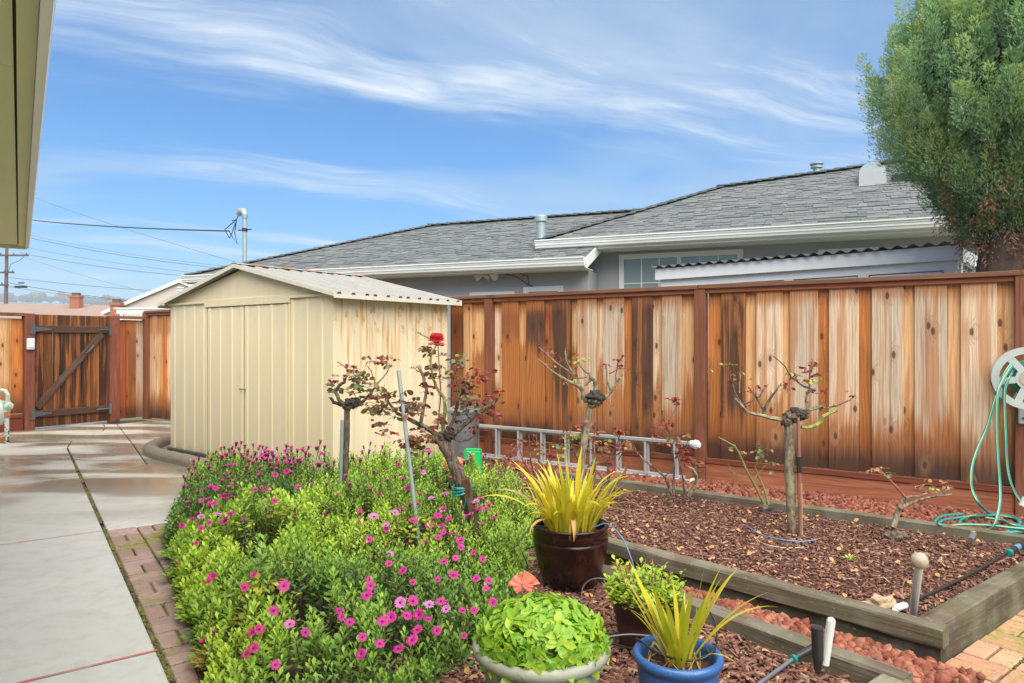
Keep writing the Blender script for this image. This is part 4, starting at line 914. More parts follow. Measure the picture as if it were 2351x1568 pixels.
mb = MB(); n = len(gut); vs = [(-Lh, a, EZ+b_) for a, b_ in gut]+[(.06, a, EZ+b_) for a, b_ in gut]; mb.add(vs, [(i, n+i, n+i+1, i+1) for i in range(n-1)]+[tuple(range(n-1, -1, -1)), tuple(range(n, 2*n))]); mb.build('gutter', 'gutter_white', eh)
mb = MB(); mb.add([(-Lh, .03, EZ+.185), (.10, .03, EZ+.185), (.10, 3.6, EZ+1.5), (-Lh, 3.6, EZ+1.5), (-Lh, .03, EZ+.165), (.10, .03, EZ+.165), (.10, 3.6, EZ+1.48), (-Lh, 3.6, EZ+1.48)], [(0, 1, 2, 3), (7, 6, 5, 4), (0, 4, 5, 1), (1, 5, 6, 2)]); mb.build('roof', 'shingle_far', eh)
mb = MB(); mb.box((-.30, .36, EZ+.022), (-.14, .56, EZ+.0295))
for i in range(6): mb.box((-.29+.024*i, .37, EZ+.018), (-.28+.024*i, .55, EZ+.0215))
mb.build('soffit_vent', 'olive_fascia', eh)

# gas meter at the house corner
gm = thing('gas_meter', 'pale green gas meter with peeling pipe standing at the left edge', 'gas meter', D(16, 1015, 9.4)*1.0, 0)
gm.location.z = 0; MW[gm.name] = TR((gm.location.x, gm.location.y, 0))
MB().tube([(0.0, 0, 0), (0, 0, .36)], .028, 12).build('riser_pipe', 'meter_pipe', gm)
mb = MB(); mb.tube([(0, 0, .36), (0, 0, .43)], .040, 8); mb.tube([(0, 0, .39), (.05, -.03, .40)], .02, 8); mb.build('union', 'terracotta', gm)
mb = MB(); mb.tube([(0, 0, .43), (0, 0, .58)], .045, 12); mb.blob((.035, -.01, .51), .055, 1, .1); mb.tube([(.02, -.02, .52), (.085, -.05, .53)], .025, 8); mb.build('valve', 'meter_paint', gm)
mb = MB(); mb.tube([(0.01, 0, .58), (.015, 0, .66), (-.02, 0, .72), (-.07, 0, .73), (-.12, 0, .69), (-.16, 0, .66)], .026, 10); mb.build('bent_pipe', 'meter_paint', gm)
MB().blob((-.16, .02, .42), .17, 3, .03, sq=(1, .7, 1.1)).build('meter_body', 'meter_paint', gm, smooth=True)
rb = MB().cbox((-.09, -.05, 0), (.09, .05, .06), .005).build('loose_brick', 'terracotta', None, m=TR(P(-4, 1012) , .3)); tag(rb, 'orange brick lying beside the gas meter pipe', 'brick')
# ------------------------------------------------------------------ the far view: hills, houses, pole, wires
mb = MB(); nx, ny = 60, 14; vs = []
for j in range(ny+1):
    for i in range(nx+1):
        x = -900+1500*i/nx; y = 380+620*j/ny; t_ = j/ny
        pr = math.sin(min(1, t_*1.35)*math.pi/2)
        crest = 46+9*math.sin(x*.0065+.6)+4*math.sin(x*.021)-max(0, (x+300)*.055)
        vs.append((x, y, -1+crest*pr*(1.0 if t_ < .75 else 1-(t_-.75)*1.2)))
mb.add(vs, [(j*(nx+1)+i, j*(nx+1)+i+1, (j+1)*(nx+1)+i+1, (j+1)*(nx+1)+i) for j in range(ny) for i in range(nx)])
hills = struct(mb.build('hills', 'hill_grass', smooth=True))
def hillz(x, y):
    t_ = (y-380)/620; crest = 46+9*math.sin(x*.0065+.6)+4*math.sin(x*.021)-max(0, (x+300)*.055)
    return -1+crest*math.sin(min(1, t_*1.35)*math.pi/2)*(1.0 if t_ < .75 else 1-(t_-.75)*1.2)
rng = np.random.default_rng(12); T = []; S = []
x = -760.0
while x < -120:
    if mnoise.noise(Vector((x*.012, 3.3, 0))) > -.42:
        y = 820+rng.uniform(-22, 18); hgt = rng.uniform(6, 14); z = hillz(x, y)
        for _ in range(90):
            d = rng.normal(size=3); d /= np.linalg.norm(d); r = rng.uniform(.55, 1)
            T.append((x+d[0]*r*hgt*.55, y+d[1]*r*hgt*.5, z+hgt*.62+d[2]*r*hgt*.42)); S.append(hgt*.12*rng.uniform(.6, 1.3))
        for q in range(10): T.append((x+rng.normal()*.4, y, z+hgt*.05*q)); S.append(.7)
    x += rng.uniform(2.5, 6)
T = np.array(T); S = np.array(S)
hw = scatter('hilltop_trees', ICO[0][0], ICO[0][1], frames(rng.normal(size=(len(T), 3)), rng.uniform(0, 6, len(T)), S), T, rng.random(len(T)), 'far_tree')
tag(hw, 'row of hazy trees along the distant hill crest', 'trees', kind='stuff')

bh = thing('beige_house', 'distant beige gabled house with louvre vent beyond the cream shed', 'house', D(415, 784, 40)-Vector((0, 0, H)), 0)
def gable(parent, wmat, rmat, hw_, ze, zp, depth, ov=.5):
    m_ = MB(); m_.add([(-hw_, 0, 0), (hw_, 0, 0), (hw_, 0, ze), (0, 0, zp), (-hw_, 0, ze), (-hw_, depth, 0), (hw_, depth, 0), (hw_, depth, ze), (0, depth, zp), (-hw_, depth, ze)], [(0, 1, 2, 3, 4), (9, 8, 7, 6, 5), (0, 4, 9, 5), (1, 6, 7, 2)]); m_.build('wall', wmat, parent)
    sl_ = (zp-ze)/hw_
    for q in (-1, 1):
        m_ = MB(); xe = q*(hw_+ov); z_e = ze-ov*sl_
        m_.add([(0, -ov, zp+.02), (xe, -ov, z_e+.02), (xe, depth+ov, z_e+.02), (0, depth+ov, zp+.02), (0, -ov, zp+.2), (xe, -ov, z_e+.2), (xe, depth+ov, z_e+.2), (0, depth+ov, zp+.2)], [(0, 1, 2, 3), (4, 5, 6, 7), (1, 5, 6, 2), (3, 2, 6, 7)]); ro = m_.build('roof', rmat, parent)
        m_ = MB(); m_.add([(0, -ov-.06, zp-.0), (xe, -ov-.06, z_e-.0), (xe, -ov-.06, z_e+.2), (0, -ov-.06, zp+.2), (0, -ov-.005, zp), (xe, -ov-.005, z_e), (xe, -ov-.005, z_e+.2), (0, -ov-.005, zp+.2)], [(0, 1, 2, 3), (0, 4, 5, 1), (3, 2, 6, 7), (1, 5, 6, 2)]); m_.build('barge_board', 'white_trim', ro)
gable(bh, 'far_beige', 'far_roof_grey', 4.4, 3.0, 4.85, 11, .14)
mb = MB()
for i in range(7): mb.box((-.2, -.05, 3.55+.16*i), (.2, -.01, 3.64+.16*i))
mb.build('louvre_vent', 'vinyl', bh)
mb = MB(); mb.box((1.45, -9.0, 2.66), (5.6, -8.8, 2.86)); mb.box((1.35, -9.05, 2.87), (5.7, -4.0, 2.93)); [mb.box((q, -8.98, 0), (q+.12, -8.86, 2.65)) for q in (1.6, 3.4, 5.3)]
mb.build('patio_cover', 'pvc_white', bh)
gh = thing('grey_roof_house', 'small distant house with plain grey hip roof between two chimneys', 'house', D(215, 784, 70)-Vector((0, 0, H)), 0)
mb = MB(); mb.box((-2.5, 0, 0), (4.6, 6, 3.2)); mb.build('wall', 'far_beige', gh)
mb = MB(); mb.add([(-3, -.5, 3.2), (5, -.5, 3.2), (5, 6.5, 3.2), (-3, 6.5, 3.2), (-.5, 3, 4.65), (4.2, 3, 4.65)], [(0, 1, 5, 4), (1, 2, 5), (2, 3, 4, 5), (3, 0, 4)]); mb.build('roof', 'far_roof_grey', gh)
def chimney(parent, x, y, z0, z1, w):
    mb = MB(); mb.box((x-w, y-w*.7, z0), (x+w, y+w*.7, z1)); mb.box((x-w*1.15, y-w*.85, z1+.002), (x+w*1.15, y+w*.85, z1+.16)); c = mb.build('chimney', 'chimney_brick', parent)
    MB().box((x-w*.7, y-w*.45, z1+.162), (x+w*.7, y+w*.45, z1+.36)).build('chimney_cap', 'iron_grey', c)
chimney(bh, -1.72, -3.5, 0, 3.32, .26)
br = thing('brown_roof_house', 'distant low house with brown shingle hip roof and brick chimneys', 'house', D(60, 784, 46)-Vector((0, 0, H)), 0)
mb = MB(); mb.box((-9, 0, 0), (5.0, 8, 2.9)); mb.build('wall', 'far_beige', br)
mb = MB(); mb.add([(-9.5, -.6, 2.75), (5.9, -.6, 2.75), (5.9, 8.6, 2.75), (-9.5, 8.6, 2.75), (-7, 4, 4.2), (3.4, 4, 4.05)], [(0, 1, 5, 4), (1, 2, 5), (2, 3, 4, 5), (3, 0, 4)]); mb.build('roof', 'far_roof_brown', br)
chimney(br, 1.35, 3.2, 3.2, 4.55, .34); chimney(br, 3.5, 5.5, 3.2, 4.1, .35)
pole = thing('utility_pole', 'wooden utility pole with crossarms and transformer hardware at far left', 'utility pole', D(14, 784, 60)-Vector((0, 0, H)), 0)
o = MB().tube([(0, 0, -.5), (0, 0, 5), (.08, 0, 10.2)], [.17, .15, .12], 12).build('pole', 'pole_wood', pole); rgba(o, lin(120, 96, 90))
for z, a, b_ in ((8.95, -1.6, 2.1), (7.45, -1.5, .85), (6.35, -1.2, .35)):
    o = MB().box((a, -.24, z-.07), (b_, -.13, z+.07)).build('crossarm', 'stained_rail', pole); rgba(o, lin(96, 80, 78))
    for q in np.linspace(a+.15, b_-.15, 4):
        MB().lathe([(.05, 0), (.06, .05), (.03, .10), (.05, .14), (0, .18)], 8, (q, -.185, z+.07)).build('insulator', 'iron_grey', o)
mb = MB(); mb.box((.9, -.2, 6.10), (1.85, .05, 6.28)); mb.tube([(0, 0, 6.2), (.9, -.1, 6.2)], .02, 5); mb.box((1.15, -.1, 6.5), (1.6, .05, 6.6)); mb.build('cable_splice', 'iron_black', pole)
mb = MB(); mb.tube([(.1, 0, 7.2), (.5, -.1, 8.2), (1.3, -.15, 8.5), (1.7, -.15, 8.85)], .022, 5); mb.build('jumper_cable', 'wire', pole)
def wire(a, b_, sag, rad, label, mat='wire', n=16):
    a, b_ = Vector(a), Vector(b_); pts = [a.lerp(b_, i/n)-Vector((0, 0, sag*4*(i/n)*(1-i/n))) for i in range(n+1)]
    return tag(MB().tube(pts, rad, 5).build('power_line', mat), label, 'power line', 'overhead lines')
wire(D(-220, 452, 30), mast_hook, .30, .014, 'thick twisted service line running to the mast on the grey house')
wire(D(-60, 400, 52), D(560, 607, 30), .25, .010, 'thin line crossing steeply down over the service line', 'wire_grey')
wire(D(-30, 516, 58), D(640, 622, 45), .5, .011, 'upper of two close lines running down behind the shed roof', 'wire_grey')
wire(D(-30, 522, 58), D(640, 628, 45), .5, .015, 'lower of two close lines running down behind the shed roof')
wire(D(-20, 551, 58), D(520, 633, 45), .3, .012, 'middle line just under the close pair over the gate', 'wire_grey')
wire(D(45, 580, 60), D(520, 640, 45), .3, .015, 'line leaving the top crossarm of the utility pole')
wire(D(55, 590, 60), D(420, 690, 50), .2, .010, 'faint line dropping from the pole to the beige gable', 'wire_grey')
wire(D(20, 637, 60), D(470, 674, 50), .15, .015, 'line leaving the middle crossarm of the utility pole')
wire(D(14, 648, 60), D(470, 706, 50), .25, .020, 'thick cable from the pole splice above the hilltop trees')
wire(D(30, 660, 60), D(470, 704, 50), .2, .014, 'lowest cable from the pole close above the hilltop trees', 'wire_grey')

# ------------------------------------------------------------------ cypress over the fence
TC = Vector((4.28, 5.95, 0))
tree = thing('cypress_tree', 'tall clipped cypress with blue green crown and brown dead foliage below', 'tree', TC, 0)
rt = random.Random(4)
mb = MB(); mb.tube([(0, 0, -.1), (.0, 0, 1.0), (-.02, 0, 1.9), (.02, 0, 2.4), (.04, 0, 3.2), (.1, .1, 4.4)], [.26, .21, .20, .17, .11, .03], 14, wob=.10, rng=rt); mb.build('trunk', 'bark_tree', tree)
for i in range(11):
    q = i*2.4+.5; z = 1.95+.09*i; r = rt.uniform(.28, .45)
    MB().tube([(0, 0, z), (math.cos(q)*r*.4, math.sin(q)*r*.4, z+.25), (math.cos(q)*r*.75, math.sin(q)*r*.75, z+.65), (math.cos(q)*r*.85, math.sin(q)*r*.85, z+1.3)], [.06, .045, .03, .012], 7, wob=.15, rng=rt).build('limb', 'bark_tree', tree)
prof_z = [2.15, 2.30, 2.49, 2.64, 2.83, 3.00, 3.20, 3.58, 3.92, 4.26, 4.75, 5.1]; prof_r = [.14, .20, .36, .50, .66, .82, .95, 1.06, .86, .60, .30, .05]
rng = np.random.default_rng(21)
bl = np.array([(-.16, 0, 0), (.16, 0, 0), (.20, .45, .03), (-.20, .45, .03), (0, 1.0, .0)]); bf = np.array([(0, 1, 2), (0, 2, 3), (3, 2, 4)])
bl2 = np.array([(0, 0, 0), (.22, .42, .03), (0, 1.0, 0), (-.22, .42, .03)]); bf2 = np.array([(0, 1, 2), (0, 2, 3)])
def plumes(n, zmin, zmax, rscale, dead):
    Pp, Dd, Ss, Rr = [], [], [], []
    for _ in range(n):
        z = rng.uniform(zmin, zmax); a = rng.uniform(0, 2*math.pi); r = np.interp(z, prof_z, prof_r)*rscale*rng.uniform(.72, 1.05)
        out = np.array([math.cos(a), math.sin(a), 0]); c = out*r+np.array([.0, 0, z])
        ax = out*rng.uniform(.10, .40)+np.array([0, 0, 1.0]) if not dead else out*.4+np.array([0, 0, -1.0])
        ax /= np.linalg.norm(ax); L = rng.uniform(.26, .58)*(1 if not dead else .8); w = rng.uniform(.085, .15); tone = rng.uniform(-.05, .62); k = (400 if rscale > .9 else 120) if not dead else 90
        t_ = rng.random(k)**.8; rad = w*np.sqrt(rng.random(k))*(1.0-t_*.80)*np.minimum(1, t_*5+.35); ph = rng.uniform(0, 6.28, k)
        e1 = np.cross(ax, [0.3, .9, .1]); e1 /= np.linalg.norm(e1); e2 = np.cross(ax, e1)
        lat = np.cos(ph)[:, None]*e1+np.sin(ph)[:, None]*e2
        p_ = c+ax*(t_[:, None]*L-.12)+lat*rad[:, None]
        d_ = ax[None]*1.0+lat*.80+rng.normal(size=(k, 3))*.35
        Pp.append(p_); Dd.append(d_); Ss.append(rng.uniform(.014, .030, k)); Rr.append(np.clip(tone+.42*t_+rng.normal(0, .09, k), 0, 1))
    P_ = np.concatenate(Pp)+np.array(TC); return P_, np.concatenate(Dd), np.concatenate(Ss), np.concatenate(Rr)
a, d, s, r = plumes(900, 2.35, 5.05, 1.0, False)
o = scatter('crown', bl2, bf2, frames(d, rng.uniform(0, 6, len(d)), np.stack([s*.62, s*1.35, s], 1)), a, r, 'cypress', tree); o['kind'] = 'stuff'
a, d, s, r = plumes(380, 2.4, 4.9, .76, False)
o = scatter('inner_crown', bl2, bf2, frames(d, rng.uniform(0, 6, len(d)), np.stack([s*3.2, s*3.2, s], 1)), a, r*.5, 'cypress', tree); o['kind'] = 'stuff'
a, d, s, r = plumes(90, 2.30, 2.85, .86, True)
o = scatter('dead_foliage', bl, bf, frames(d, rng.uniform(0, 6, len(d)), np.stack([s*.8, s*1.4, s], 1)), a, r, 'cypress_dead', tree); o['kind'] = 'stuff'
a, d, s, r = plumes(14, 2.0, 2.3, 1.2, True)
o = scatter('dead_spray', bl, bf, frames(d, rng.uniform(0, 6, len(d)), np.stack([s*.8, s*1.4, s], 1)), a, r, 'cypress_dead', tree); o['kind'] = 'stuff'

# ------------------------------------------------------------------ sleepers
def sleeper(a, b_, z0, z1, w, label, side=1, tone=(.15, .122, .085)):
    """landscape timber from a to b_ (its front edge), body to the left of the run when side = 1"""
    a, b_ = Vector((*a, 0)), Vector((*b_, 0)); L = (b_-a).length; an = math.atan2(b_.y-a.y, b_.x-a.x); mb = MB(); n = 10
    r = random.Random(int(L*1000)); c = .008; prof = [(c, z0), (w-c, z0), (w, z0+c), (w, z1-c), (w-c, z1), (c, z1), (0, z1-c), (0, z0+c)]; k = len(prof); vs = []
    for i in range(n+1):
        for (y, z) in prof: vs.append((L*i/n, side*(y+r.uniform(-.003, .003)), z+r.uniform(-.003, .003)))
    F = [(i*k+j, i*k+(j+1) % k, (i+1)*k+(j+1) % k, (i+1)*k+j) for i in range(n) for j in range(k)]+[tuple(range(k)), tuple(n*k+j for j in range(k-1, -1, -1))]
    mb.add(vs, F); o = mb.build('landscape_timber', 'sleeper', None, m=TR(a, an)); rgba(o, tone)
    return tag(o, label, 'timber', 'timbers edging the beds')
sleeper((.45, 6.86), (3.62, 4.46), .0, .085, .09, 'long low mossy timber between the red gravel strip and the mulch')
sleeper((.52, 4.26), (1.83, 2.90), .088, .175, .095, 'upper grey timber along the front of the rose bed')
sleeper((.55, 4.285), (1.84, 2.93), -.02, .086, .085, 'dark lower timber tucked under the front rose bed timber', tone=(.06, .048, .032))
sleeper((1.845, 2.955), (3.75, 4.37), -.02, .172, .10, 'thick dark timber at the near end of the rose bed beside the bricks', tone=(.085, .064, .044))
sleeper((.46, 3.93), (1.50, 2.62), -.02, .10, .095, 'low grey timber in front of the red gravel gap')
sleeper((.80, 2.17), (1.47, 2.70), -.02, .098, .10, 'short timber running out of frame at the bottom right corner', side=-1, tone=(.20, .165, .115))
sleeper((-2.47, 5.16), (-2.03, 4.32), -.02, .155, .10, 'dark timber half buried in daisies beside the brick path', tone=(.09, .085, .07))

# ------------------------------------------------------------------ bark mulch and red lava rock
rng = np.random.default_rng(7)
bx = np.array([(-.5, -.5, -.5), (.5, -.35, -.5), (.38, .5, -.5), (-.42, .42, -.5), (-.42, -.4, .5), (.45, -.3, .5), (.3, .42, .5), (-.36, .36, .5)])
bq = np.array([(0, 3, 2, 1), (4, 5, 6, 7), (0, 1, 5, 4), (1, 2, 6, 5), (2, 3, 7, 6), (3, 0, 4, 7)])
def chips(name, poly, n, z, label, light=.0, smin=.014, smax=.052):
    X, Y = rpoly(rng, poly, n); d = np.stack([rng.normal(size=n), rng.normal(size=n), rng.normal(0, .22, n)], 1)
    L = rng.uniform(smin, smax, n)*rng.uniform(.7, 1.6, n); W = np.clip(L*rng.uniform(.10, .36, n), .003, .015); Th = np.minimum(W, .012)*rng.uniform(.35, .9, n)
    rn_ = np.clip(rng.beta(1.6, 2.8, n)+light, 0, .80); lt = rng.random(n) < .045; rn_[lt] = rng.uniform(.8, 1, lt.sum())
    T = np.stack([X, Y, z+rng.uniform(0, .016, n)], 1)
    o = scatter(name, bx, bq, frames(d, rng.normal(0, .35, n), np.stack([W, L, Th], 1)), T, rn_, 'bark'); return tag(o, label, 'mulch', kind='stuff')
bedR = [(.56, 6.72), (3.58, 4.44), (3.66, 4.36), (1.90, 3.02), (1.80, 3.02), (.62, 4.30), (.15, 4.7), (0, 5.6), (-.3, 6.9), (.2, 7.1)]
chips('rose_bed_mulch', bedR, 27000, .022, 'dark brown bark mulch covering the raised rose bed', 0, .012, .042)
bedP = [(-.35, 2.3), (.85, 2.22), (1.44, 2.66), (.48, 3.90), (.50, 4.2), (.15, 4.6), (-.15, 3.7), (-.5, 2.9)]
chips('pot_bed_mulch', bedP, 10500, .022, 'coarse bark mulch around the four plant pots', .03, .016, .065)
# curled dead leaves
lf = np.array([(0, 0, 0), (-.32, .4, .16), (.32, .4, .16), (-.25, .75, .22), (.25, .75, .22), (0, 1, .05), (0, .45, 0.02)]); lff = np.array([(0, 6, 1), (0, 2, 6), (1, 6, 3), (6, 2, 4), (6, 4, 3), (3, 4, 5)])
X, Y = rpoly(rng, bedR, 420); X2, Y2 = rpoly(rng, bedP, 90); X = np.concatenate([X, X2]); Y = np.concatenate([Y, Y2]); n = len(X)
o = scatter('fallen_leaves', lf, lff, frames(np.stack([rng.normal(size=n), rng.normal(size=n), rng.normal(0, .15, n)], 1), rng.normal(0, .5, n), rng.uniform(.022, .045, n)), np.stack([X, Y, np.full(n, .038)], 1), rng.random(n), 'dead_leaf'); tag(o, 'dry orange leaves scattered over the bark mulch', 'leaves', kind='stuff')
def rocks(name, poly, n, z, smin, smax, label, sub=1):
    V = []; F = []; A = []; b0 = 0
    X, Y = rpoly(rng, poly, n)
    tv, tf = np.array(ICO[sub][0]), np.array(ICO[sub][1])
    tms = []
    for s in range(8):
        q = 1+.35*np.array([mnoise.noise(Vector(p)*1.6+Vector((s*9.1, 0, 0))) for p in tv])+rng.uniform(-.28, .26, len(tv)); tms.append(tv*q[:, None])
    k = rng.integers(0, 8, n); Rm = frames(rng.normal(size=(n, 3)), rng.uniform(0, 6, n), rng.uniform(smin, smax, n)[:, None]*rng.uniform(.75, 1.2, (n, 3))); T = np.stack([X, Y, z+rng.uniform(0, .022, n)], 1)
    allV = np.concatenate([np.einsum('ij,nj->ni', Rm[i], tms[k[i]])+T[i] for i in range(1, n)]); allF = np.concatenate([tf+len(tv)*(i-1) for i in range(1, n)]); al = np.repeat(np.clip(rng.beta(2, 2.4, n-1), 0, 1), len(tv))
    o = scatter(name, tms[k[0]], tf, Rm[:1], T[:1], np.array([.4]), 'lava', extra=(allV, allF, al)); return tag(o, label, 'gravel', kind='stuff')
s1 = [xy(FP(7.6, -.06)), xy(FP(13.2, -.06)), (3.72, 4.60), (1.80, 5.98), (.62, 6.85), (.0, 7.3)]
rocks('lava_rock_strip', s1, 5200, .030, .009, .026, 'red lava rock strip along the foot of the fence', 0)
rocks('lava_rock_gap', [(.62, 4.14), (1.79, 2.87), (1.90, 2.76), (1.54, 2.60), (1.52, 2.70), (.52, 3.98)], 2000, .026, .009, .030, 'red lava rock filling the gap between the two timbers', 0)

# ------------------------------------------------------------------ the damp air between here and the hills
hz_m = bpy.data.materials.new('haze_air'); hz_m.use_nodes = True; hnt = hz_m.node_tree; hnt.nodes.remove(hnt.nodes['Principled BSDF'])
pv = nd(hnt, 'ShaderNodeVolumePrincipled', {'Color': (.86, .93, 1.0, 1), 'Density': .00085, 'Anisotropy': 0.1}); hnt.links.new(pv.outputs[0], hnt.nodes['Material Output'].inputs['Volume']); MAT['haze_air'] = hz_m
hzo = MB().box((-1600, -400, -2.2), (1600, 1600, 78)).build('haze', 'haze_air'); tag(hzo, 'thin pale damp haze in the air over the whole scene', 'haze', kind='stuff')
# ------------------------------------------------------------------ daisy bushes
BED = [(-3.05, 6.45), (-2.62, 5.35), (-2.38, 4.72), (-1.82, 3.75), (-1.22, 2.74), (-.97, 2.26), (-.62, 2.26), (-.28, 2.72), (-.10, 3.25), (.05, 3.75), (.10, 4.4), (.22, 5.0), (.05, 5.7), (-.25, 6.25), (-1.0, 6.35), (-1.9, 6.55), (-2.6, 6.75)]
BUSH = [(-2.65, 6.1, 'pink daisy bush at the back left corner beside the concrete', .40), (-2.15, 5.0, 'dark leaved daisy bush overhanging the far end of the brick path', .42),
        (-1.75, 5.95, 'daisy bush crowded with plum flowers in front of the shed doors', .42), (-.95, 5.95, 'daisy bush against the rusty side of the shed', .47),
        (-1.65, 4.15, 'leafy yellow green daisy bush in the middle beside the brick path', .43), (-1.0, 4.75, 'daisy bush behind the galvanised stake', .45),
        (-.15, 5.35, 'daisy bush beside the green plastic bucket', .40), (-1.15, 3.15, 'front left daisy bush with big open magenta flowers', .40),
        (-.45, 4.2, 'daisy bush at the foot of the leaning red rose tree', .38), (-.38, 3.25, 'daisy bush full of round magenta flowers beside the sage planter', .34), (-.78, 2.62, 'lowest daisy bush at the bottom edge of the picture', .30)]
BC = np.array([(b[0], b[1]) for b in BUSH]); BH = np.array([b[3] for b in BUSH])
def bed_h(x, y):
    x = np.asarray(x, float); y = np.asarray(y, float); d = polydist(x, y, BED); ins = inpoly(x, y, BED)
    dd = np.hypot(x[..., None]-BC[:, 0], y[..., None]-BC[:, 1]); w = np.exp(-(dd/.45)**2)+1e-6; hh = (w*BH).sum(-1)/w.sum(-1)
    near = dd.min(-1); bumpy = 1.0-.42*np.clip(near/.62, 0, 1)**2
    return np.where(ins, hh*bumpy*(.45+.55*np.sqrt(np.clip(d/.30, 0, 1))), 0.0)
rng = np.random.default_rng(31)
NS = 4700
sx_, sy_ = rpoly(rng, BED, NS); hz = bed_h(sx_, sy_)*rng.uniform(.66, 1.10, NS)*(1+.22*np.array([mnoise.noise(Vector((a*4.2, b*4.2, 7.7))) for a, b in zip(sx_, sy_)]))+rng.normal(0, .014, NS)
ex_, ey_ = rpoly(rng, BED, 9000); kk_ = polydist(ex_, ey_, BED) < .11; ex_, ey_ = ex_[kk_][:1100], ey_[kk_][:1100]          # low skirt round the edge
sx_ = np.concatenate([sx_, ex_]); sy_ = np.concatenate([sy_, ey_]); hz = np.concatenate([hz, np.maximum(.06, bed_h(ex_, ey_)*rng.uniform(.25, .9, len(ex_)))]); NS = len(sx_)
near = np.argmin(np.hypot(sx_[:, None]-BC[:, 0]+rng.normal(0, .07, (NS, 1)), sy_[:, None]-BC[:, 1]), axis=1)
dl = np.array([(0, 0, 0), (-.10, .30, .02), (.10, .30, .02), (-.23, .66, .05), (.23, .66, .05), (0, 1.0, -.02), (0, .62, .0)])
dlf = np.array([(0, 2, 1), (1, 2, 6), (1, 6, 3), (2, 4, 6), (3, 6, 5), (6, 4, 5)])
keep_ = np.array([mnoise.noise(Vector((a*3.1, b*3.1, 2.2))) > -.30 or polydist(a, b, BED) < .12 for a, b in zip(sx_, sy_)])
bushes = []
BSC = [.86, .95, .85, 1.0, 1.25, 1.0, .85, 1.15, .9, .95, 1.0]
for bi, (bx_, by_, lab, bh_) in enumerate(BUSH):
    root = thing('daisy_bush', lab, 'daisy bush', (bx_, by_, .02), 0, 'daisy bushes in the flower bed'); bushes.append(root)
    k = np.where((near == bi) & keep_)[0]; pos = []; dr = []; sc = []; rn_ = []; ypos = []; tone_b = [.36, .06, .32, .42, .54, .42, .38, .50, .36, .28, .42][bi]
    stems = MB()
    for j in k:
        top = np.array([sx_[j], sy_[j], hz[j]]); lean = np.array([*(rng.normal(0, .16, 2)), 1.0]); lean /= np.linalg.norm(lean)
        nl = rng.integers(15, 24); t_ = np.linspace(0, 1, nl); a = t_*nl*2.4+rng.uniform(0, 6); el = .12+.95*t_**2
        out = np.stack([np.cos(a)*np.cos(el), np.sin(a)*np.cos(el), np.sin(el)], 1); ln = rng.uniform(.15, .21) if rng.random() < .5 else .12
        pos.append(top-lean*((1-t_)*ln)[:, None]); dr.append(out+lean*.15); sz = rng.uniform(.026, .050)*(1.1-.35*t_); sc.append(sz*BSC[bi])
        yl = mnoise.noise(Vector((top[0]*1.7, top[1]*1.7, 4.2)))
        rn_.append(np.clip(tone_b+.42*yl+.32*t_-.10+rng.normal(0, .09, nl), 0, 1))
        if len(stems.v) < 4000: stems.tube([top-lean*.30 if hz[j] > .3 else top-lean*.12, top-lean*.03], [.004, .002], 4, caps=False)
    pos = np.concatenate(pos); dr = np.concatenate(dr); sc = np.concatenate(sc); rn_ = np.concatenate(rn_)
    pos[:, 2] = np.maximum(pos[:, 2], .03)
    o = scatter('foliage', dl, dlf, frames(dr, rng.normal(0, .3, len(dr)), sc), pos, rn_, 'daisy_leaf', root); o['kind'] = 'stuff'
    o = stems.build('stems', 'stem_brown', root, world=True); o['kind'] = 'stuff'
    if bi in (1, 4, 7, 8):                                           # yellowing lower leaves
        cx_, cy_ = bx_+rng.uniform(-.25, .25), by_+rng.uniform(-.25, .2); m_ = 110
        xx = rng.normal(cx_, .10, m_); yy = rng.normal(cy_, .10, m_); zz2 = bed_h(xx, yy)*rng.uniform(.75, 1.0, m_)
        xx, yy, zz2 = xx[zz2 > .08], yy[zz2 > .08], zz2[zz2 > .08]; m_ = len(xx)
        a = rng.uniform(0, 6.28, m_)
        o = scatter('yellowing_leaves', dl, dlf, frames(np.stack([np.cos(a), np.sin(a)-.3, rng.uniform(-.5, .3, m_)], 1), rng.normal(0, .3, m_), rng.uniform(.04, .062, m_)), np.stack([xx, yy, zz2], 1), rng.random(m_), 'daisy_leaf_yellow', root); o['kind'] = 'stuff'
# flower heads: open, half open and closed forms
def daisy(npet, el, rad, pm, seed, droop=0.0):
    r = random.Random(seed); mb = MB()
    for i in range(npet):
        a = 2*math.pi*i/npet+r.uniform(-.08, .08); e = el+r.uniform(-.10, .10); L = rad*r.uniform(.9, 1.06); w = rad*.155
        c, s = math.cos(a), math.sin(a)
        def q(t_, wd, up=0): x = .12*rad+t_*L*math.cos(e); z = t_*L*math.sin(e)+up-droop*t_*t_*L; return (c*x-s*wd, s*x+c*wd, z)
        mb.add([q(0, -w*.45), q(0, w*.45), q(.55, w, .002), q(.92, w*.75), q(1.0, 0, -.001), q(.92, -w*.75), q(.55, -w, .002)], [(0, 1, 2, 6), (6, 2, 3, 5), (5, 3, 4)], 0)
    mb.cur = 1; mb.blob((0, 0, .003), rad*.21, 1, .25, 4, seed, sq=(1, 1, .6))
    mb.cur = 2; mb.tube([(0, 0, -.002), (.006, .004, -.05), (.004, .012, -.14)], [.0032, .0022, .0020], 5); mb.lathe([(.003, -.016), (.008, -.008), (.009, 0)], 8)
    return mb.mesh('daisy_flower', [pm, 'disk', 'stem_green'], smooth=False)
OPEN = [daisy(16+i % 3, .10+.07*i, .0285, pm, i, .08) for i, pm in enumerate(['petal_magenta', 'petal_magenta', 'petal_magenta', 'petal_lilac'])]
CUP = [daisy(14, .75+.18*i, .024, pm, 20+i, .1) for i, pm in enumerate(['petal_magenta', 'petal_plum', 'petal_plum', 'petal_lilac'])]
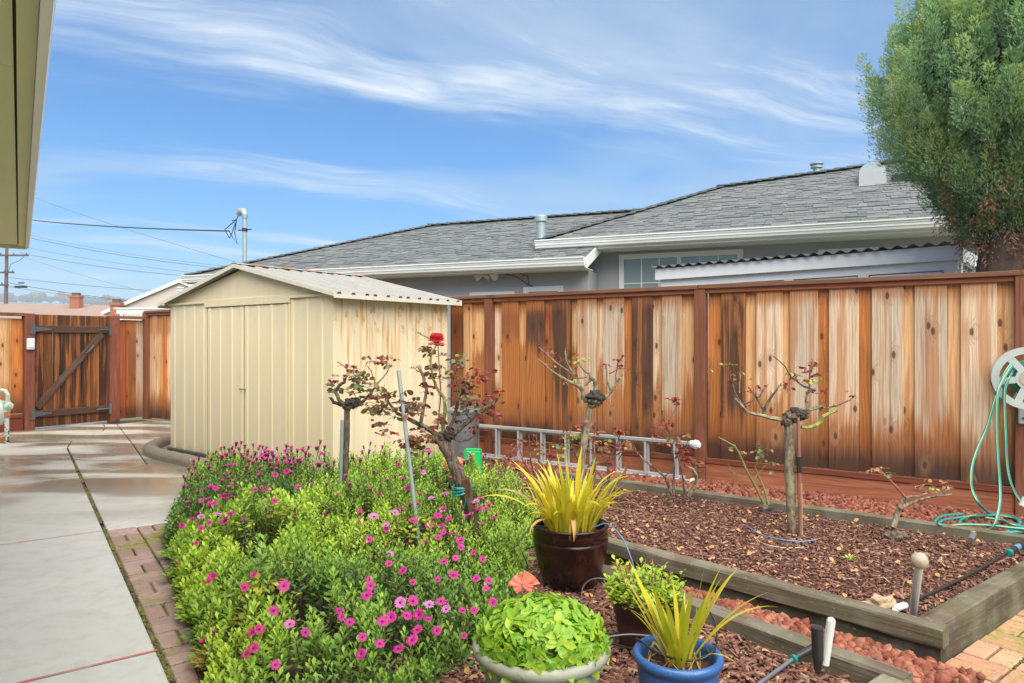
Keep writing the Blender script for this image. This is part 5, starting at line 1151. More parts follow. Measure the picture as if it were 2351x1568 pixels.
CRIM = [daisy(16, .25, .030, 'petal_crimson', 40, .1)]
BUD = [daisy(9, 1.25, .018, 'petal_plum', 50)]
FL_OPEN = '725,1222 818,1270 630,1142 690,995 640,1460 1152,1298 1255,1335 1365,1365 1145,1395 1270,1205 1450,1085 1545,1108 1615,1087 1485,1165 1740,1140 1810,1140 1475,1255 1590,1260 1445,1315 1748,1288 1920,1095 1595,958 1688,932 1632,853 1820,952 1895,965 1860,838 1733,770 1728,730 1600,710 1630,680 1200,995 1178,1050 1030,1180 1078,1208 1015,1140 1375,1095 1415,1170 1645,1135 1190,722 1390,905 1450,975 1308,865 1315,808 1140,615 1295,665 90,640 203,657 250,625 205,493 290,420 640,343 705,322 1365,283 1510,328 1930,1240 1880,1010 1545,640 1700,830 1540,1190 1320,1180'
FL_CRIM = '545,1250 512,1362 460,1005 512,930 172,745 65,855 270,940 245,970 135,1190 205,1545 1195,960 1140,560 1250,458 465,1400 1805,800 500,1270'
FL_CUP = '1140,575 965,550 755,550 750,590 930,575 1415,765 1525,738 1690,690 1600,580 1575,600 305,580 240,490 130,540 115,485 275,1280 85,1310 130,1320 220,1335 585,545 520,430 505,638 580,425 455,605 415,665 635,495 775,415 850,405 940,405 1005,465 1130,415 1260,405 1300,380 1345,355 1390,372 1595,363 1630,318 1600,405 1665,363 1510,270 1460,330 1500,300 1345,565 1385,540 1430,525 1480,510 1640,455 1860,640 1790,580 1820,500 1870,525 1810,520 1840,540 1930,600 1940,580 1730,290 1750,275 1900,295 1545,213 1510,210 410,165 385,185 340,185 300,240 265,250 160,285 130,310 150,335 205,365 100,355 110,370 140,375 100,415 125,415 185,450 345,300 370,293 400,287 375,335 360,372 400,378 280,325 250,300 290,210 425,190 460,178 510,170 540,155 610,145 610,180 540,190 480,205 520,210 575,200 620,220 590,225 575,250 510,272 540,278 655,270 700,275 770,260 790,268 690,240 700,205 735,200 745,128 705,175 770,205 800,195 820,215 710,220 865,305 955,305 910,215 905,150 935,128 970,103 1000,108 985,270 650,190 680,255 440,225 330,240 1155,128 1160,182 1200,160 1270,180 1280,215 1100,245 1090,240 170,300 190,250 230,265 320,190 350,260 455,245 560,225 500,235 630,235 655,285 720,262 750,240 760,285 600,205 565,180 395,205 475,225 530,250 610,260 840,230 880,190 930,180 1770,270 1790,250 1700,300 1850,480 1880,540 1900,520 1830,560 1660,600 1620,640 1290,640 1220,590 1080,400 1060,440 1180,340 1220,330 1420,420 1440,380'
rf = random.Random(77)
FL_CUP += ''.join(' %d,%d' % (rf.gauss(520, 250), rf.gauss(235, 60)) for _ in range(60))+''.join(' %d,%d' % (rf.uniform(100, 420), rf.uniform(280, 620)) for _ in range(22))+''.join(' %d,%d' % (rf.uniform(1150, 1900), rf.uniform(200, 620)) for _ in range(20))
def ray_bed(u, v, extra=.035):
    dx, dz = (u-CX)/FX, (CY-v)/FX
    for Y in np.arange(2.2, 8.0, .012):
        x, z = dx*Y, H+dz*Y
        if z < float(bed_h(x, Y))+extra: return Vector((x, Y, z))
    return None
nfl = 0
for txt, kind in ((FL_OPEN, 0), (FL_CRIM, 1), (FL_CUP, 2)):
    for pr in txt.split():
        a, b_ = map(float, pr.split(',')); u, v = 382.6+a*.39, 956.6+b_*.39
        p = ray_bed(u, v, .05 if kind != 2 else (.10 if v < 1130 else .065))
        if p is None or p.y > 7.2 or float(bed_h(p.x, p.y)) < .03: continue
        if p.z < .05: p.z += .12
        bi = int(np.argmin(np.hypot(BC[:, 0]-p.x, BC[:, 1]-p.y))); root = bushes[bi]
        if kind == 0: me = rf.choices(OPEN, [5, 5, 4, 2])[0]
        elif kind == 1: me = CRIM[0]
        else: me = rf.choices(CUP, [4, 5, 5, 1.2])[0] if p.y > 4.4 or rf.random() < .5 else rf.choice(OPEN+BUD)
        toc = (Vector((0, 0, H))-p).normalized()
        nrm = (Vector((0, 0, 1))*(.9 if kind == 2 else .45)+toc*(.25 if kind == 2 else .55)+Vector((rf.uniform(-.3, .3), rf.uniform(-.3, .3), 0))).normalized()
        M_ = Matrix.Translation(p) @ nrm.to_track_quat('Z', 'Y').to_matrix().to_4x4() @ Matrix.Rotation(rf.uniform(0, 6), 4, 'Z') @ Matrix.Scale(rf.uniform(.66, 1.05)*(.82 if kind == 0 else .72 if kind == 1 else 1.0)*(1.22 if p.y > 5 else 1.0), 4)
        place('flower', me, root, MW[root.name].inverted() @ M_); nfl += 1
# scorched straw clump on the bricks at the front
st = thing('dry_straw', 'clump of dry straw coloured stalks on the bricks at the bottom left', 'dead plant', P(478, 1545, .02), 0)
rng = np.random.default_rng(9); k = 170; bs = np.array([(-.5, 0, 0), (.5, 0, 0), (.3, .5, .05), (-.3, .5, .05), (0, 1, -.05)])
a = rng.normal(.35, .8, k); d = np.stack([-np.cos(a)*.9, np.sin(a)*.4-.2, rng.uniform(-.1, .35, k)], 1); T = np.array(P(500, 1520, .05))+rng.normal(0, .022, (k, 3)); T[:, 2] = np.abs(T[:, 2])+.01
o = scatter('stalks', bs, bf, frames(d, rng.uniform(0, 6, k), np.stack([np.full(k, .004), rng.uniform(.04, .12, k), np.full(k, .02)], 1)), T, rng.random(k), 'straw', st); o['kind'] = 'stuff'

# ------------------------------------------------------------------ roses
def leafmesh(mat, seed, w=.36, tipc=.0):
    r = random.Random(seed); mb = MB(); cu = r.uniform(-.25, .1)
    L = [(0, 0), (.5*w, .16), (w*.95, .36), (w, .55), (w*.7, .8), (0, 1.0)]
    vs = [(0, t_, cu*t_*t_) for t_ in (0, .16, .36, .55, .8, 1.0)]; n = 6
    lv = [(-x, t_, cu*t_*t_+.16*x+r.uniform(-.01, .01)) for x, t_ in L[1:5]]; rv = [(x, t_, cu*t_*t_+.16*x+r.uniform(-.01, .01)) for x, t_ in L[1:5]]
    vs += lv+rv
    F = [(0, 1, 6), (0, 10, 1)]
    for i in range(3): F += [(1+i, 2+i, 7+i, 6+i), (2+i, 1+i, 10+i, 11+i)]
    F += [(4, 5, 9), (5, 4, 13)]
    mb.add(vs, F); return mb.mesh('leaf', mat)
LEAF = {k: [leafmesh(m_, 10+i) for i in range(3)] for k, m_ in dict(bronze='rose_bronze', red='rose_red', green='rose_green', olive='rose_olive', lime='rose_lime', dry='rose_dry').items()}
def leafobj(root, p, d, size, kinds, rr, name='leaf'):
    M_ = Matrix.Translation(p) @ Vector(d).to_track_quat('Y', 'Z').to_matrix().to_4x4() @ Matrix.Rotation(rr.uniform(-1.3, 1.3), 4, 'Y') @ Matrix.Diagonal((size, size, size, 1))
    place(name, rr.choice(LEAF[rr.choice(kinds)]), root, MW[root.name].inverted() @ M_)
def rosebush(name, label, base, Y, cv, trunk, canes, leaves, seed, knuckle=None, mat='bark_rose', group='rose trees and bushes', lsize=.034, thorn=True, depth=.10):
    """canes: (list of survey points, start radius, end radius, material); leaves: (u, v, spread, count, kinds)"""
    rr = random.Random(seed); root = thing(name, label, 'rose', base, 0, group)
    def path3(pts, dep):
        out = []; n = len(pts); k = rr.uniform(-dep, dep)
        for i, q in enumerate(pts):
            u, v = cv(*q); out.append(D(u, v, Y+k*(i/max(1, n-1))*(1 if n > 2 else .6)))
        # subdivide with a little wander
        fine = []
        for i in range(len(out)-1):
            for t_ in (0, .5): fine.append(out[i].lerp(out[i+1], t_)+Vector((rr.uniform(-.004, .004), rr.uniform(-.006, .006), rr.uniform(-.004, .004)))*(0 if i == 0 and t_ == 0 else 1))
        fine.append(out[-1]); return fine
    if trunk:
        pts, r0, r1 = trunk; f = path3(pts, .01); n = len(f)
        MB().tube(f, [r0+(r1-r0)*i/(n-1) for i in range(n)], 12, wob=.12, rng=rr).build('trunk', mat, root, world=True, smooth=True)
    if knuckle:
        for (u, v, r, m_) in knuckle:
            uu, vv = cv(u, v); MB().blob(D(uu, vv, Y+rr.uniform(-.02, .02)), r*.82, 3, .30, 2.6, seed+u*.01, sq=(1.15, 1, .9)).build('burl', m_, root, world=True, smooth=True)
    tips = []
    for pts, r0, r1, m_ in canes:
        f = path3(pts, depth); n = len(f); mb = MB(); mb.tube(f, [r0+(r1-r0)*i/(n-1) for i in range(n)], 7, wob=.15, rng=rr)
        for i in range(1, n-1):                                       # thorns and side buds
            for _ in range(2):
                if rr.random() < .75:
                    t_ = rr.random(); p = f[i].lerp(f[i+1], t_); d = Vector((rr.uniform(-1, 1), rr.uniform(-1, 1), rr.uniform(-.2, .8))).normalized(); R0 = r0+(r1-r0)*i/(n-1); L = rr.uniform(.006, .016)+R0
                    mb.tube([p, p+d*L*.6, p+d*L+Vector((0, 0, .003))], [max(.002, R0*.35), .002, .0006], 4, caps=False)
        mb.build('cane', m_, root, world=True); tips.append(f[-1])
        if rr.random() < .9:
            for _ in range(rr.randint(1, 3)):
                leafobj(root, f[-1]+Vector((rr.uniform(-.01, .01),)*3), (rr.uniform(-1, 1), rr.uniform(-1, 1), rr.uniform(.1, 1)), rr.uniform(.012, .02), ['red'], rr)
    for (u, v, sp, cnt, kinds) in leaves:
        uu, vv = cv(u, v); u2, v2 = cv(u+sp, v); rad = abs(u2-uu)/FX*Y; c = D(uu, vv, Y)
        k = 0
        cnt = int(cnt*(1.7 if trunk else 2.1))
        while k < cnt:
            q = Vector((rr.gauss(0, .55), rr.gauss(0, .8), rr.gauss(0, .55)))*rad; p = c+q; az = rr.uniform(0, 6.28); ax = Vector((math.cos(az), math.sin(az), rr.uniform(-.25, .2)))
            kk = [rr.choice(kinds)]; tilt = rr.uniform(-1.0, .5); m_ = min(cnt-k, rr.choice([3, 5])); sz = rr.uniform(.75, 1.2)*lsize*1.22
            side = Vector((-ax.y, ax.x, 0))
            stem = MB().tube([p-ax*sz*1.2-Vector((0, 0, sz*.5)), p, p+ax*sz*1.2], .0016, 4, caps=False) if m_ >= 3 else None
            if stem: stem.build('leaf_stalk', 'cane_red', root, world=True)
            offs = [(1.2, ax), (.55, ax*.4+side), (.55, ax*.4-side), (-.15, ax*.3+side), (-.15, ax*.3-side)]
            for t_, d in offs[:m_]: leafobj(root, p+ax*sz*t_, d+Vector((0, 0, tilt+rr.uniform(-.5, .35))), sz*rr.uniform(.85, 1.1), kk, rr)
            k += m_
    return root
cB = lambda x, y: (727+x*.3417, 727+y*.3417)
cC = lambda x, y: (1186+x*.244, 765.3+y*.244)
cD = lambda x, y: (1607+x*.3417, 765.3+y*.3417)
cF = lambda x, y: (1645.3+x*.4393, 574+y*.4393)
Bk, Gn, Rd = 'bark_rose', 'cane_green', 'cane_red'
YA = 5.3
rosebush('standard_rose', 'gnarled standard rose tree with dark knuckle in front of the shed corner', P(783, 784+2193.8/YA), YA, cB,
    ([(165, 1380), (175, 1200), (195, 1000), (200, 800), (205, 640), (210, 600)], .026, .022),
    [([(210, 610), (160, 590), (115, 575), (95, 545)], .018, .010, 'bark_black'), ([(200, 600), (150, 560), (120, 500), (150, 460), (190, 440), (185, 410)], .017, .010, 'bark_rose'),
     ([(240, 610), (290, 590), (330, 550), (370, 500), (400, 470)], .016, .007, Bk), ([(370, 500), (420, 440), (470, 380), (490, 330)], .006, .003, Gn), ([(185, 420), (225, 380), (180, 330), (145, 305)], .006, .003, Rd), ([(225, 380), (260, 340)], .004, .003, Rd), ([(400, 470), (370, 370), (340, 330)], .005, .003, Rd)],
    [(135, 410, 40, 9, ['red']), (75, 455, 30, 6, ['green']), (150, 490, 30, 6, ['bronze']), (225, 360, 40, 10, ['red', 'bronze']), (280, 400, 55, 20, ['olive', 'green']), (330, 450, 60, 20, ['olive', 'bronze', 'green']), (260, 510, 45, 12, ['olive']), (400, 300, 45, 12, ['red', 'bronze']), (470, 280, 45, 10, ['bronze', 'red']), (510, 310, 25, 6, ['green']), (270, 570, 40, 8, ['green', 'bronze'])], 3,
    knuckle=[(235, 580, .055, 'bark_black'), (205, 600, .045, 'bark_rose'), (270, 570, .035, 'bark_black')], lsize=.036)
YB = 4.3
rb_ = rosebush('standard_rose', 'leaning rose tree with one open red rose at its top', P(1127, 784+2193.8/YB), YB, cB,
    ([(1170, 1660), (1080, 1430), (1000, 1200), (950, 1050), (890, 920), (845, 830)], .043, .036),
    [([(840, 820), (760, 760), (640, 700), (540, 650), (480, 570), (440, 480)], .017, .006, Bk), ([(800, 790), (700, 720), (720, 590), (740, 490), (715, 400), (685, 335)], .013, .009, 'bark_lichen'),
     ([(850, 800), (850, 700), (865, 640), (860, 540), (800, 470), (785, 420), (770, 340), (765, 260), (808, 185)], .014, .005, Gn), ([(815, 740), (832, 560), (830, 400), (820, 300), (815, 190)], .005, .003, Rd),
     ([(870, 810), (960, 760), (1030, 700), (1090, 650), (1180, 590), (1220, 545)], .018, .007, Bk), ([(870, 790), (920, 690), (940, 600), (960, 500), (945, 400), (940, 345)], .012, .005, Bk), ([(900, 815), (960, 835), (1020, 830), (1090, 780)], .009, .005, Bk),
     ([(740, 490), (690, 460)], .004, .002, Rd), ([(715, 380), (660, 350), (625, 345)], .004, .002, Rd), ([(770, 150), (700, 120), (665, 100)], .005, .004, Gn), ([(1030, 700), (1000, 640)], .006, .004, Bk), ([(830, 660), (860, 700)], .012, .009, Bk)],
    [(760, 230, 60, 10, ['green']), (740, 215, 30, 5, ['red']), (780, 300, 60, 8, ['bronze', 'green']), (760, 380, 60, 10, ['bronze']), (870, 430, 45, 9, ['green', 'bronze']), (755, 465, 40, 8, ['red']), (940, 300, 60, 14, ['green', 'olive']), (1000, 400, 95, 26, ['red']), (1080, 420, 60, 12, ['red', 'bronze']), (980, 500, 75, 26, ['bronze', 'green']), (1040, 590, 85, 30, ['green', 'bronze']), (1070, 560, 60, 12, ['red']), (1180, 560, 55, 16, ['red', 'bronze']), (1150, 640, 50, 10, ['red']),
     (600, 590, 85, 24, ['bronze']), (520, 570, 80, 20, ['bronze', 'green']), (430, 540, 80, 28, ['olive', 'bronze']), (390, 590, 60, 16, ['olive']), (400, 640, 50, 10, ['green', 'olive']), (480, 660, 50, 8, ['green']), (640, 830, 55, 24, ['bronze']), (620, 880, 35, 8, ['red']), (480, 725, 50, 10, ['red', 'bronze']), (740, 770, 75, 22, ['bronze']), (960, 690, 35, 6, ['red']), (860, 660, 50, 8, ['bronze']), (700, 630, 50, 12, ['bronze']), (1050, 770, 40, 6, ['red']), (680, 900, 30, 5, ['bronze'])], 8,
    knuckle=[(850, 820, .058, 'bark_rose'), (880, 800, .045, 'bark_black')], lsize=.032)
# the red rose
c = D(*cB(806, 140), YB); rr = random.Random(3); mb = MB()
for ring, (n, rad, tilt) in enumerate(((7, .050, -.15), (8, .054, .35), (8, .056, .75), (7, .058, 1.02), (6, .060, 1.2), (5, .062, 1.36))):
    for i in range(n):
        a = 2*math.pi*i/n+ring*.7+rr.uniform(-.2, .2); ca, sa = math.cos(a), math.sin(a); mb.rn = rr.random(); e = tilt+rr.uniform(-.15, .15); w = rad*.62
        vs = []
        for t_, ww in ((0, .35), (.5, 1.0), (.85, .95), (1.05, .6)):
            x = rad*t_*math.cos(e)+.003; z = rad*t_*math.sin(e)*1.05+(.007 if t_ > 1 else 0)*-1; cu = .010*t_
            vs += [(c.x+ca*(x-cu*.5)-sa*w*ww*-1, c.y+sa*(x-cu*.5)+ca*w*ww*-1, c.z-.030+z), (c.x+ca*(x+cu*.6), c.y+sa*(x+cu*.6), c.z-.030+z-.003), (c.x+ca*(x-cu*.5)-sa*w*ww, c.y+sa*(x-cu*.5)+ca*w*ww, c.z-.030+z)]
        mb.add(vs, [(3*k_+j, 3*k_+j+1, 3*k_+j+4, 3*k_+j+3) for k_ in range(3) for j in range(2)])
o = mb.build('rose_bloom', 'rose_petal', rb_, world=True, smooth=True); o['label'] = 'open crimson rose bloom'
YC = 5.45
rosebush('standard_rose', 'bare pruned rose tree with nest like knuckle in front of the tan fence', P(1330, 784+2193.8/YC), YC, cC,
    ([(590, 1700), (610, 1300), (640, 1000), (660, 850), (690, 720), (700, 660)], .030, .026),
    [([(650, 640), (620, 540), (590, 490), (500, 460), (400, 400), (310, 340), (205, 245)], .022, .004, 'bark_lichen'), ([(600, 480), (520, 360), (460, 250), (455, 160)], .013, .005, 'bark_lichen'), ([(540, 400), (400, 300), (320, 230), (210, 130)], .010, .004, 'bark_lichen'), ([(330, 230), (335, 150)], .006, .004, 'bark_lichen'),
     ([(640, 490), (690, 440), (690, 380), (640, 350), (580, 280)], .015, .006, 'bark_lichen'), ([(740, 540), (735, 450), (690, 400)], .017, .013, 'bark_lichen'), ([(560, 420), (620, 420), (660, 410)], .010, .008, 'bark_lichen'),
     ([(830, 610), (900, 540), (940, 480), (960, 440), (990, 410)], .013, .006, 'bark_lichen'), ([(935, 490), (935, 400), (950, 280), (1010, 210)], .007, .004, Bk), ([(885, 540), (850, 440), (850, 330), (840, 290)], .009, .004, 'bark_lichen'), ([(870, 380), (960, 330), (1040, 335)], .005, .003, Rd), ([(460, 350), (560, 330)], .004, .002, Bk), ([(420, 280), (420, 230)], .005, .003, Bk)],
    [(290, 170, 35, 6, ['red']), (380, 240, 45, 9, ['red']), (330, 310, 40, 7, ['red', 'dry']), (520, 225, 30, 5, ['lime', 'red']), (650, 250, 35, 7, ['lime']), (570, 270, 20, 3, ['lime']), (500, 410, 45, 8, ['red', 'dry']), (570, 430, 25, 3, ['lime']), (850, 300, 25, 5, ['red']), (980, 260, 45, 8, ['red']), (1020, 330, 30, 5, ['red']), (600, 855, 30, 6, ['green', 'red'])], 15,
    knuckle=[(745, 600, .075, 'bark_black'), (740, 640, .060, 'bark_lichen'), (660, 610, .045, 'bark_lichen')], mat='bark_lichen', lsize=.026)
YD = 4.86
rosebush('standard_rose', 'mossy standard rose tree with spreading bare arms at right of the bed', P(1815, 1235), YD, cD,
    ([(620, 1410), (610, 1150), (603, 900), (605, 720), (595, 610)], .033, .032),
    [([(540, 580), (470, 565), (400, 550), (320, 530), (265, 470), (240, 440)], .017, .007, 'bark_lichen'), ([(320, 540), (280, 480), (230, 390), (205, 300), (195, 265)], .009, .004, Bk), ([(265, 400), (272, 250)], .006, .004, 'bark_lichen'), ([(420, 560), (440, 500), (470, 430), (540, 345)], .013, .007, Bk), ([(430, 515), (390, 440), (330, 365)], .011, .006, Bk), ([(395, 430), (450, 350)], .008, .004, Bk),
     ([(660, 510), (740, 515), (810, 490), (835, 500)], .015, .008, 'bark_lichen'), ([(730, 510), (715, 450), (720, 390)], .012, .006, 'bark_lichen'), ([(775, 385), (690, 350), (610, 290), (570, 220), (490, 150)], .009, .003, Bk), ([(735, 370), (740, 250), (755, 180)], .006, .004, Bk), ([(720, 400), (745, 380), (775, 380)], .009, .009, Bk), ([(845, 505), (920, 480), (1010, 450), (1045, 415)], .007, .003, Bk),
     ([(680, 630), (760, 630), (805, 600), (825, 560), (920, 515)], .014, .012, 'cane_moss'), ([(850, 495), (845, 390), (850, 330), (835, 130)], .005, .002, Rd), ([(300, 480), (360, 450), (380, 400)], .006, .003, Bk)],
    [(175, 235, 45, 8, ['lime']), (110, 240, 25, 3, ['lime']), (690, 250, 70, 18, ['red']), (680, 300, 40, 8, ['lime']), (790, 280, 40, 6, ['lime', 'red']), (760, 220, 40, 8, ['red']), (370, 380, 55, 8, ['red']), (225, 325, 25, 5, ['red']), (1020, 420, 25, 4, ['red']), (550, 360, 35, 5, ['red']), (330, 510, 20, 3, ['red']), (815, 380, 35, 5, ['red'])], 23,
    knuckle=[(620, 560, .060, 'bark_rose'), (680, 545, .050, 'bark_black'), (580, 590, .045, 'bark_rose'), (640, 520, .035, 'bark_black')], mat='bark_lichen', lsize=.027) if m_plain('cane_moss', (.24, .27, .06), .8, .4, 40) else None
YE = 5.5
rosebush('pruned_rose', 'small green stemmed rose sprouting from a black knob by the gravel', P(1760, 1184), YE, cD, None,
    [([(440, 1160), (380, 1040), (300, 900), (260, 800), (235, 760), (170, 725), (120, 695)], .011, .004, Gn), ([(460, 1150), (420, 1010), (370, 900)], .010, .006, Gn), ([(370, 970), (410, 920), (445, 885)], .004, .003, Gn), ([(310, 965), (250, 950), (210, 925), (192, 880)], .004, .002, Gn), ([(370, 900), (390, 850), (410, 800), (440, 775)], .004, .002, Gn), ([(235, 765), (190, 770)], .005, .003, Gn)],
    [(410, 800, 30, 5, ['green']), (440, 775, 15, 3, ['green']), (470, 880, 25, 6, ['green']), (398, 850, 12, 2, ['green']), (295, 810, 25, 6, ['dry'])], 31, knuckle=[(455, 1210, .072, 'bark_black'), (430, 1180, .045, 'bark_rose')], lsize=.030)
YF = 4.72
rosebush('pruned_rose', 'low forked rose stump with pale branches near the hose', P(2053, 1249), YF, cF, None,
    [([(920, 1450), (960, 1340), (985, 1290)], .019, .015, 'bark_lichen'), ([(985, 1290), (930, 1230), (870, 1170), (845, 1140)], .009, .005, Rd), ([(955, 1350), (1050, 1310), (1160, 1280), (1230, 1240)], .013, .005, 'bark_lichen'), ([(985, 1295), (1060, 1285), (1100, 1270)], .010, .006, 'bark_lichen'), ([(1060, 1305), (1140, 1285), (1230, 1275)], .008, .004, 'bark_lichen'), ([(1190, 1265), (1200, 1225)], .004, .003, Bk), ([(870, 1180), (915, 1172)], .003, .002, Gn)],
    [(845, 1145, 25, 9, ['dry']), (1100, 1240, 45, 9, ['dry', 'lime']), (1030, 1230, 20, 4, ['red']), (915, 1170, 18, 3, ['green']), (1210, 1230, 25, 5, ['dry', 'red'])], 37, knuckle=[(930, 1500, .075, 'bark_rose'), (955, 1530, .06, 'bark_black'), (905, 1540, .06, 'bark_rose')], lsize=.026)
def thicket(name, label, base, Y, cv, canes, leaves, seed, **k): return rosebush(name, label, base, Y, cv, None, canes, leaves, seed, **k)
thicket('rose_bush', 'low tangled rose bush at the left end of the ladder', P(1225, 1150), 5.95, cC,
    [([(170, 1420), (120, 1300), (60, 1200), (20, 1050)], .010, .004, Rd), ([(180, 1400), (130, 1200), (120, 1080), (115, 950)], .009, .004, Bk), ([(200, 1400), (210, 1200), (190, 1050), (185, 950)], .008, .004, Rd), ([(240, 1400), (260, 1280), (330, 1180)], .009, .004, Bk), ([(260, 1390), (300, 1200), (310, 1060)], .008, .004, Rd), ([(180, 1420), (60, 1330), (-60, 1280), (-120, 1200)], .009, .004, Bk), ([(230, 1410), (330, 1330), (380, 1240)], .008, .004, Bk), ([(100, 1330), (-20, 1180), (-40, 1080)], .006, .003, Rd)],
    [(20, 1050, 60, 12, ['red', 'bronze']), (190, 1040, 60, 14, ['bronze', 'olive']), (330, 1140, 50, 10, ['red']), (210, 1090, 40, 8, ['lime', 'olive']), (-60, 1150, 60, 12, ['red']), (-120, 1200, 60, 10, ['bronze']), (60, 1230, 60, 8, ['red']), (240, 1250, 50, 8, ['bronze'])], 41, lsize=.028)
thicket('rose_bush', 'leafy rose bush with orange and green shoots in front of the ladder', P(1390, 1165), 5.75, cC,
    [([(720, 1420), (600, 1250), (540, 1120), (520, 1000), (500, 940)], .010, .004, Bk), ([(730, 1420), (740, 1250), (720, 1050), (735, 880), (740, 830)], .010, .004, Rd), ([(860, 1420), (860, 1250), (800, 1130), (760, 1050)], .010, .005, Bk), ([(870, 1420), (880, 1180), (940, 1050), (970, 960)], .009, .004, Bk), ([(960, 1400), (1010, 1330), (1060, 1200)], .012, .009, Rd), ([(870, 1200), (960, 1130), (1040, 1100)], .006, .004, Bk), ([(840, 1420), (760, 1300), (640, 1180), (600, 1090)], .007, .004, Rd), ([(960, 1190), (1000, 1120)], .005, .003, Rd)],
    [(480, 960, 60, 14, ['lime', 'dry', 'red']), (440, 1080, 60, 14, ['green', 'lime']), (700, 940, 70, 16, ['green', 'red', 'dry']), (650, 1020, 60, 12, ['lime', 'dry']), (820, 1040, 85, 26, ['dry', 'olive', 'red']), (950, 930, 55, 14, ['dry', 'red']), (650, 1110, 50, 10, ['green', 'lime']), (900, 1210, 80, 14, ['dry', 'red']), (1060, 1040, 60, 12, ['dry']), (660, 1230, 40, 6, ['green']), (590, 850, 40, 8, ['red', 'green']), (990, 1060, 35, 6, ['red'])], 43, lsize=.030)
thicket('rose_bush', 'sparse rose bush with dark red leaves before the middle fence post', P(1560, 1165), 5.70, cC,
    [([(1460, 1520), (1400, 1350), (1300, 1270), (1200, 1190), (1130, 1120), (1090, 1030)], .013, .006, Bk), ([(1480, 1520), (1480, 1400), (1485, 1250), (1460, 1100), (1440, 950), (1400, 850), (1370, 740)], .010, .004, Bk), ([(1400, 860), (1440, 800), (1490, 720), (1510, 660)], .005, .003, Rd), ([(1440, 950), (1390, 920), (1340, 900)], .004, .002, Rd), ([(1580, 1530), (1570, 1400), (1540, 1250), (1510, 1130)], .011, .005, Bk), ([(1620, 1530), (1690, 1420), (1690, 1330), (1660, 1280), (1580, 1240)], .020, .008, 'bark_lichen'), ([(1690, 1320), (1740, 1300), (1790, 1240)], .008, .003, Rd), ([(1450, 980), (1500, 990), (1535, 970)], .004, .003, Rd), ([(1510, 1140), (1600, 1080), (1620, 950)], .005, .003, Bk), ([(1400, 1340), (1470, 1290), (1480, 1230)], .006, .004, Bk)],
    [(1510, 610, 40, 8, ['red']), (1330, 1010, 45, 8, ['red']), (1470, 1000, 50, 9, ['bronze', 'green']), (1520, 1090, 45, 8, ['red']), (1590, 1170, 50, 12, ['red']), (1710, 1220, 50, 12, ['red', 'bronze']), (1600, 950, 30, 5, ['dry', 'red']), (1370, 880, 30, 5, ['red']), (1450, 830, 25, 4, ['red'])], 47, lsize=.034)
# ------------------------------------------------------------------ stakes
def pole_thing(name, label, cat, pts, rad, mat, n=10, m2=None):
    t_ = thing(name, label, cat, pts[0], 0); MB().tube(pts, rad, n).build('shaft', mat, t_, world=True, smooth=False); return t_
pole_thing('metal_stake', 'tall galvanised conduit stake leaning among the daisies', 'stake', [D(974, 1345, 4.15), D(915, 850, 4.30)], .0125, 'galv_pipe')
pole_thing('metal_stake', 'short galvanised stake against the gnarled rose tree trunk', 'stake', [D(779, 1195, 5.22), D(786, 964, 5.22)], .014, 'galv_pipe')
st = thing('wooden_stake', 'brown square stake tied with teal tape to the leaning rose tree', 'stake', D(1112, 1290, 4.19), 0)
a, b_ = D(1112, 1290, 4.19), D(1068, 1098, 4.19); ax = (b_-a); M_ = Matrix.Translation(a) @ ax.to_track_quat('Z', 'Y').to_matrix().to_4x4()
mb = MB(); mb.cbox((-.026, -.022, 0), (.026, .022, ax.length), .003, M=M_); o = mb.build('shaft', 'stake_wood', st, world=True); rgba(o, lin(100, 62, 44))
mb = MB(); c = D(1062, 1122, 4.24)
for k in range(4): mb.tube([c+Vector((.062*math.cos(q), .075*math.sin(q), .012*k-.02+.01*math.cos(q+k)+.012*math.cos(q))) for q in np.linspace(0, 6.28, 17)], .0065, 4, caps=False)
mb.tube([c+Vector((.02, -.07, -.01)), c+Vector((.024, -.075, -.06)), c+Vector((.018, -.075, -.09))], .003, 4); mb.build('tie_tape', 'tie_tape', st, world=True)
st = thing('wooden_stake', 'thin rust brown rod stake with black sleeve beside the mossy rose tree', 'stake', P(1838, 1240), 0)
o = MB().tube([P(1838, 1240), D(1832, 958, 4.82)], [.014, .012], 9).build('shaft', 'stake_wood', st, world=True); rgba(o, lin(150, 100, 80))
MB().tube([D(1835, 1085, 4.82), D(1834, 1048, 4.82)], .019, 8).build('sleeve', 'rubber', st, world=True)
o = MB().tube([P(1838.6, 1240), D(1836.8, 1110, 4.835)], [.0155, .0145], 8).build('bare_wood', 'stake_wood', st, world=True); rgba(o, lin(214, 140, 84))
o = MB().tube([P(1320, 1210), D(1322, 1150, 5.1)], .02, 8).build('short_stake', 'galv_pipe'); tag(o, 'short grey stake behind the yellow strap plant', 'stake')

# ------------------------------------------------------------------ pots
def pot(name, label, c, prof, inner, mat, soil_z, soil_r, cat='plant pot', group='plant pots', smooth=True):
    t_ = thing(name, label, cat, c, 0, group); mb = MB(); mb.lathe(prof+inner, 48); mb.build('body', mat, t_, smooth=smooth)
    mb = MB(); n = 28; vs = [(0, 0, soil_z+.012)]
    for r in (.5, 1.0):
        for i in range(n): vs.append((soil_r*r*math.cos(2*math.pi*i/n), soil_r*r*math.sin(2*math.pi*i/n), soil_z+random.uniform(-.005, .012)))
    mb.add(vs, [(0, 1+i, 1+(i+1) % n) for i in range(n)]+[(1+i, 1+n+i, 1+n+(i+1) % n, 1+(i+1) % n) for i in range(n)]); mb.build('soil', 'soil', t_)
    return t_
PB = Vector((.330, 3.86, .02)); PK = Vector((.60, 3.08, .02)); PU = Vector((.592, 2.44, .02)); PS = Vector((.105, 2.46, .02))
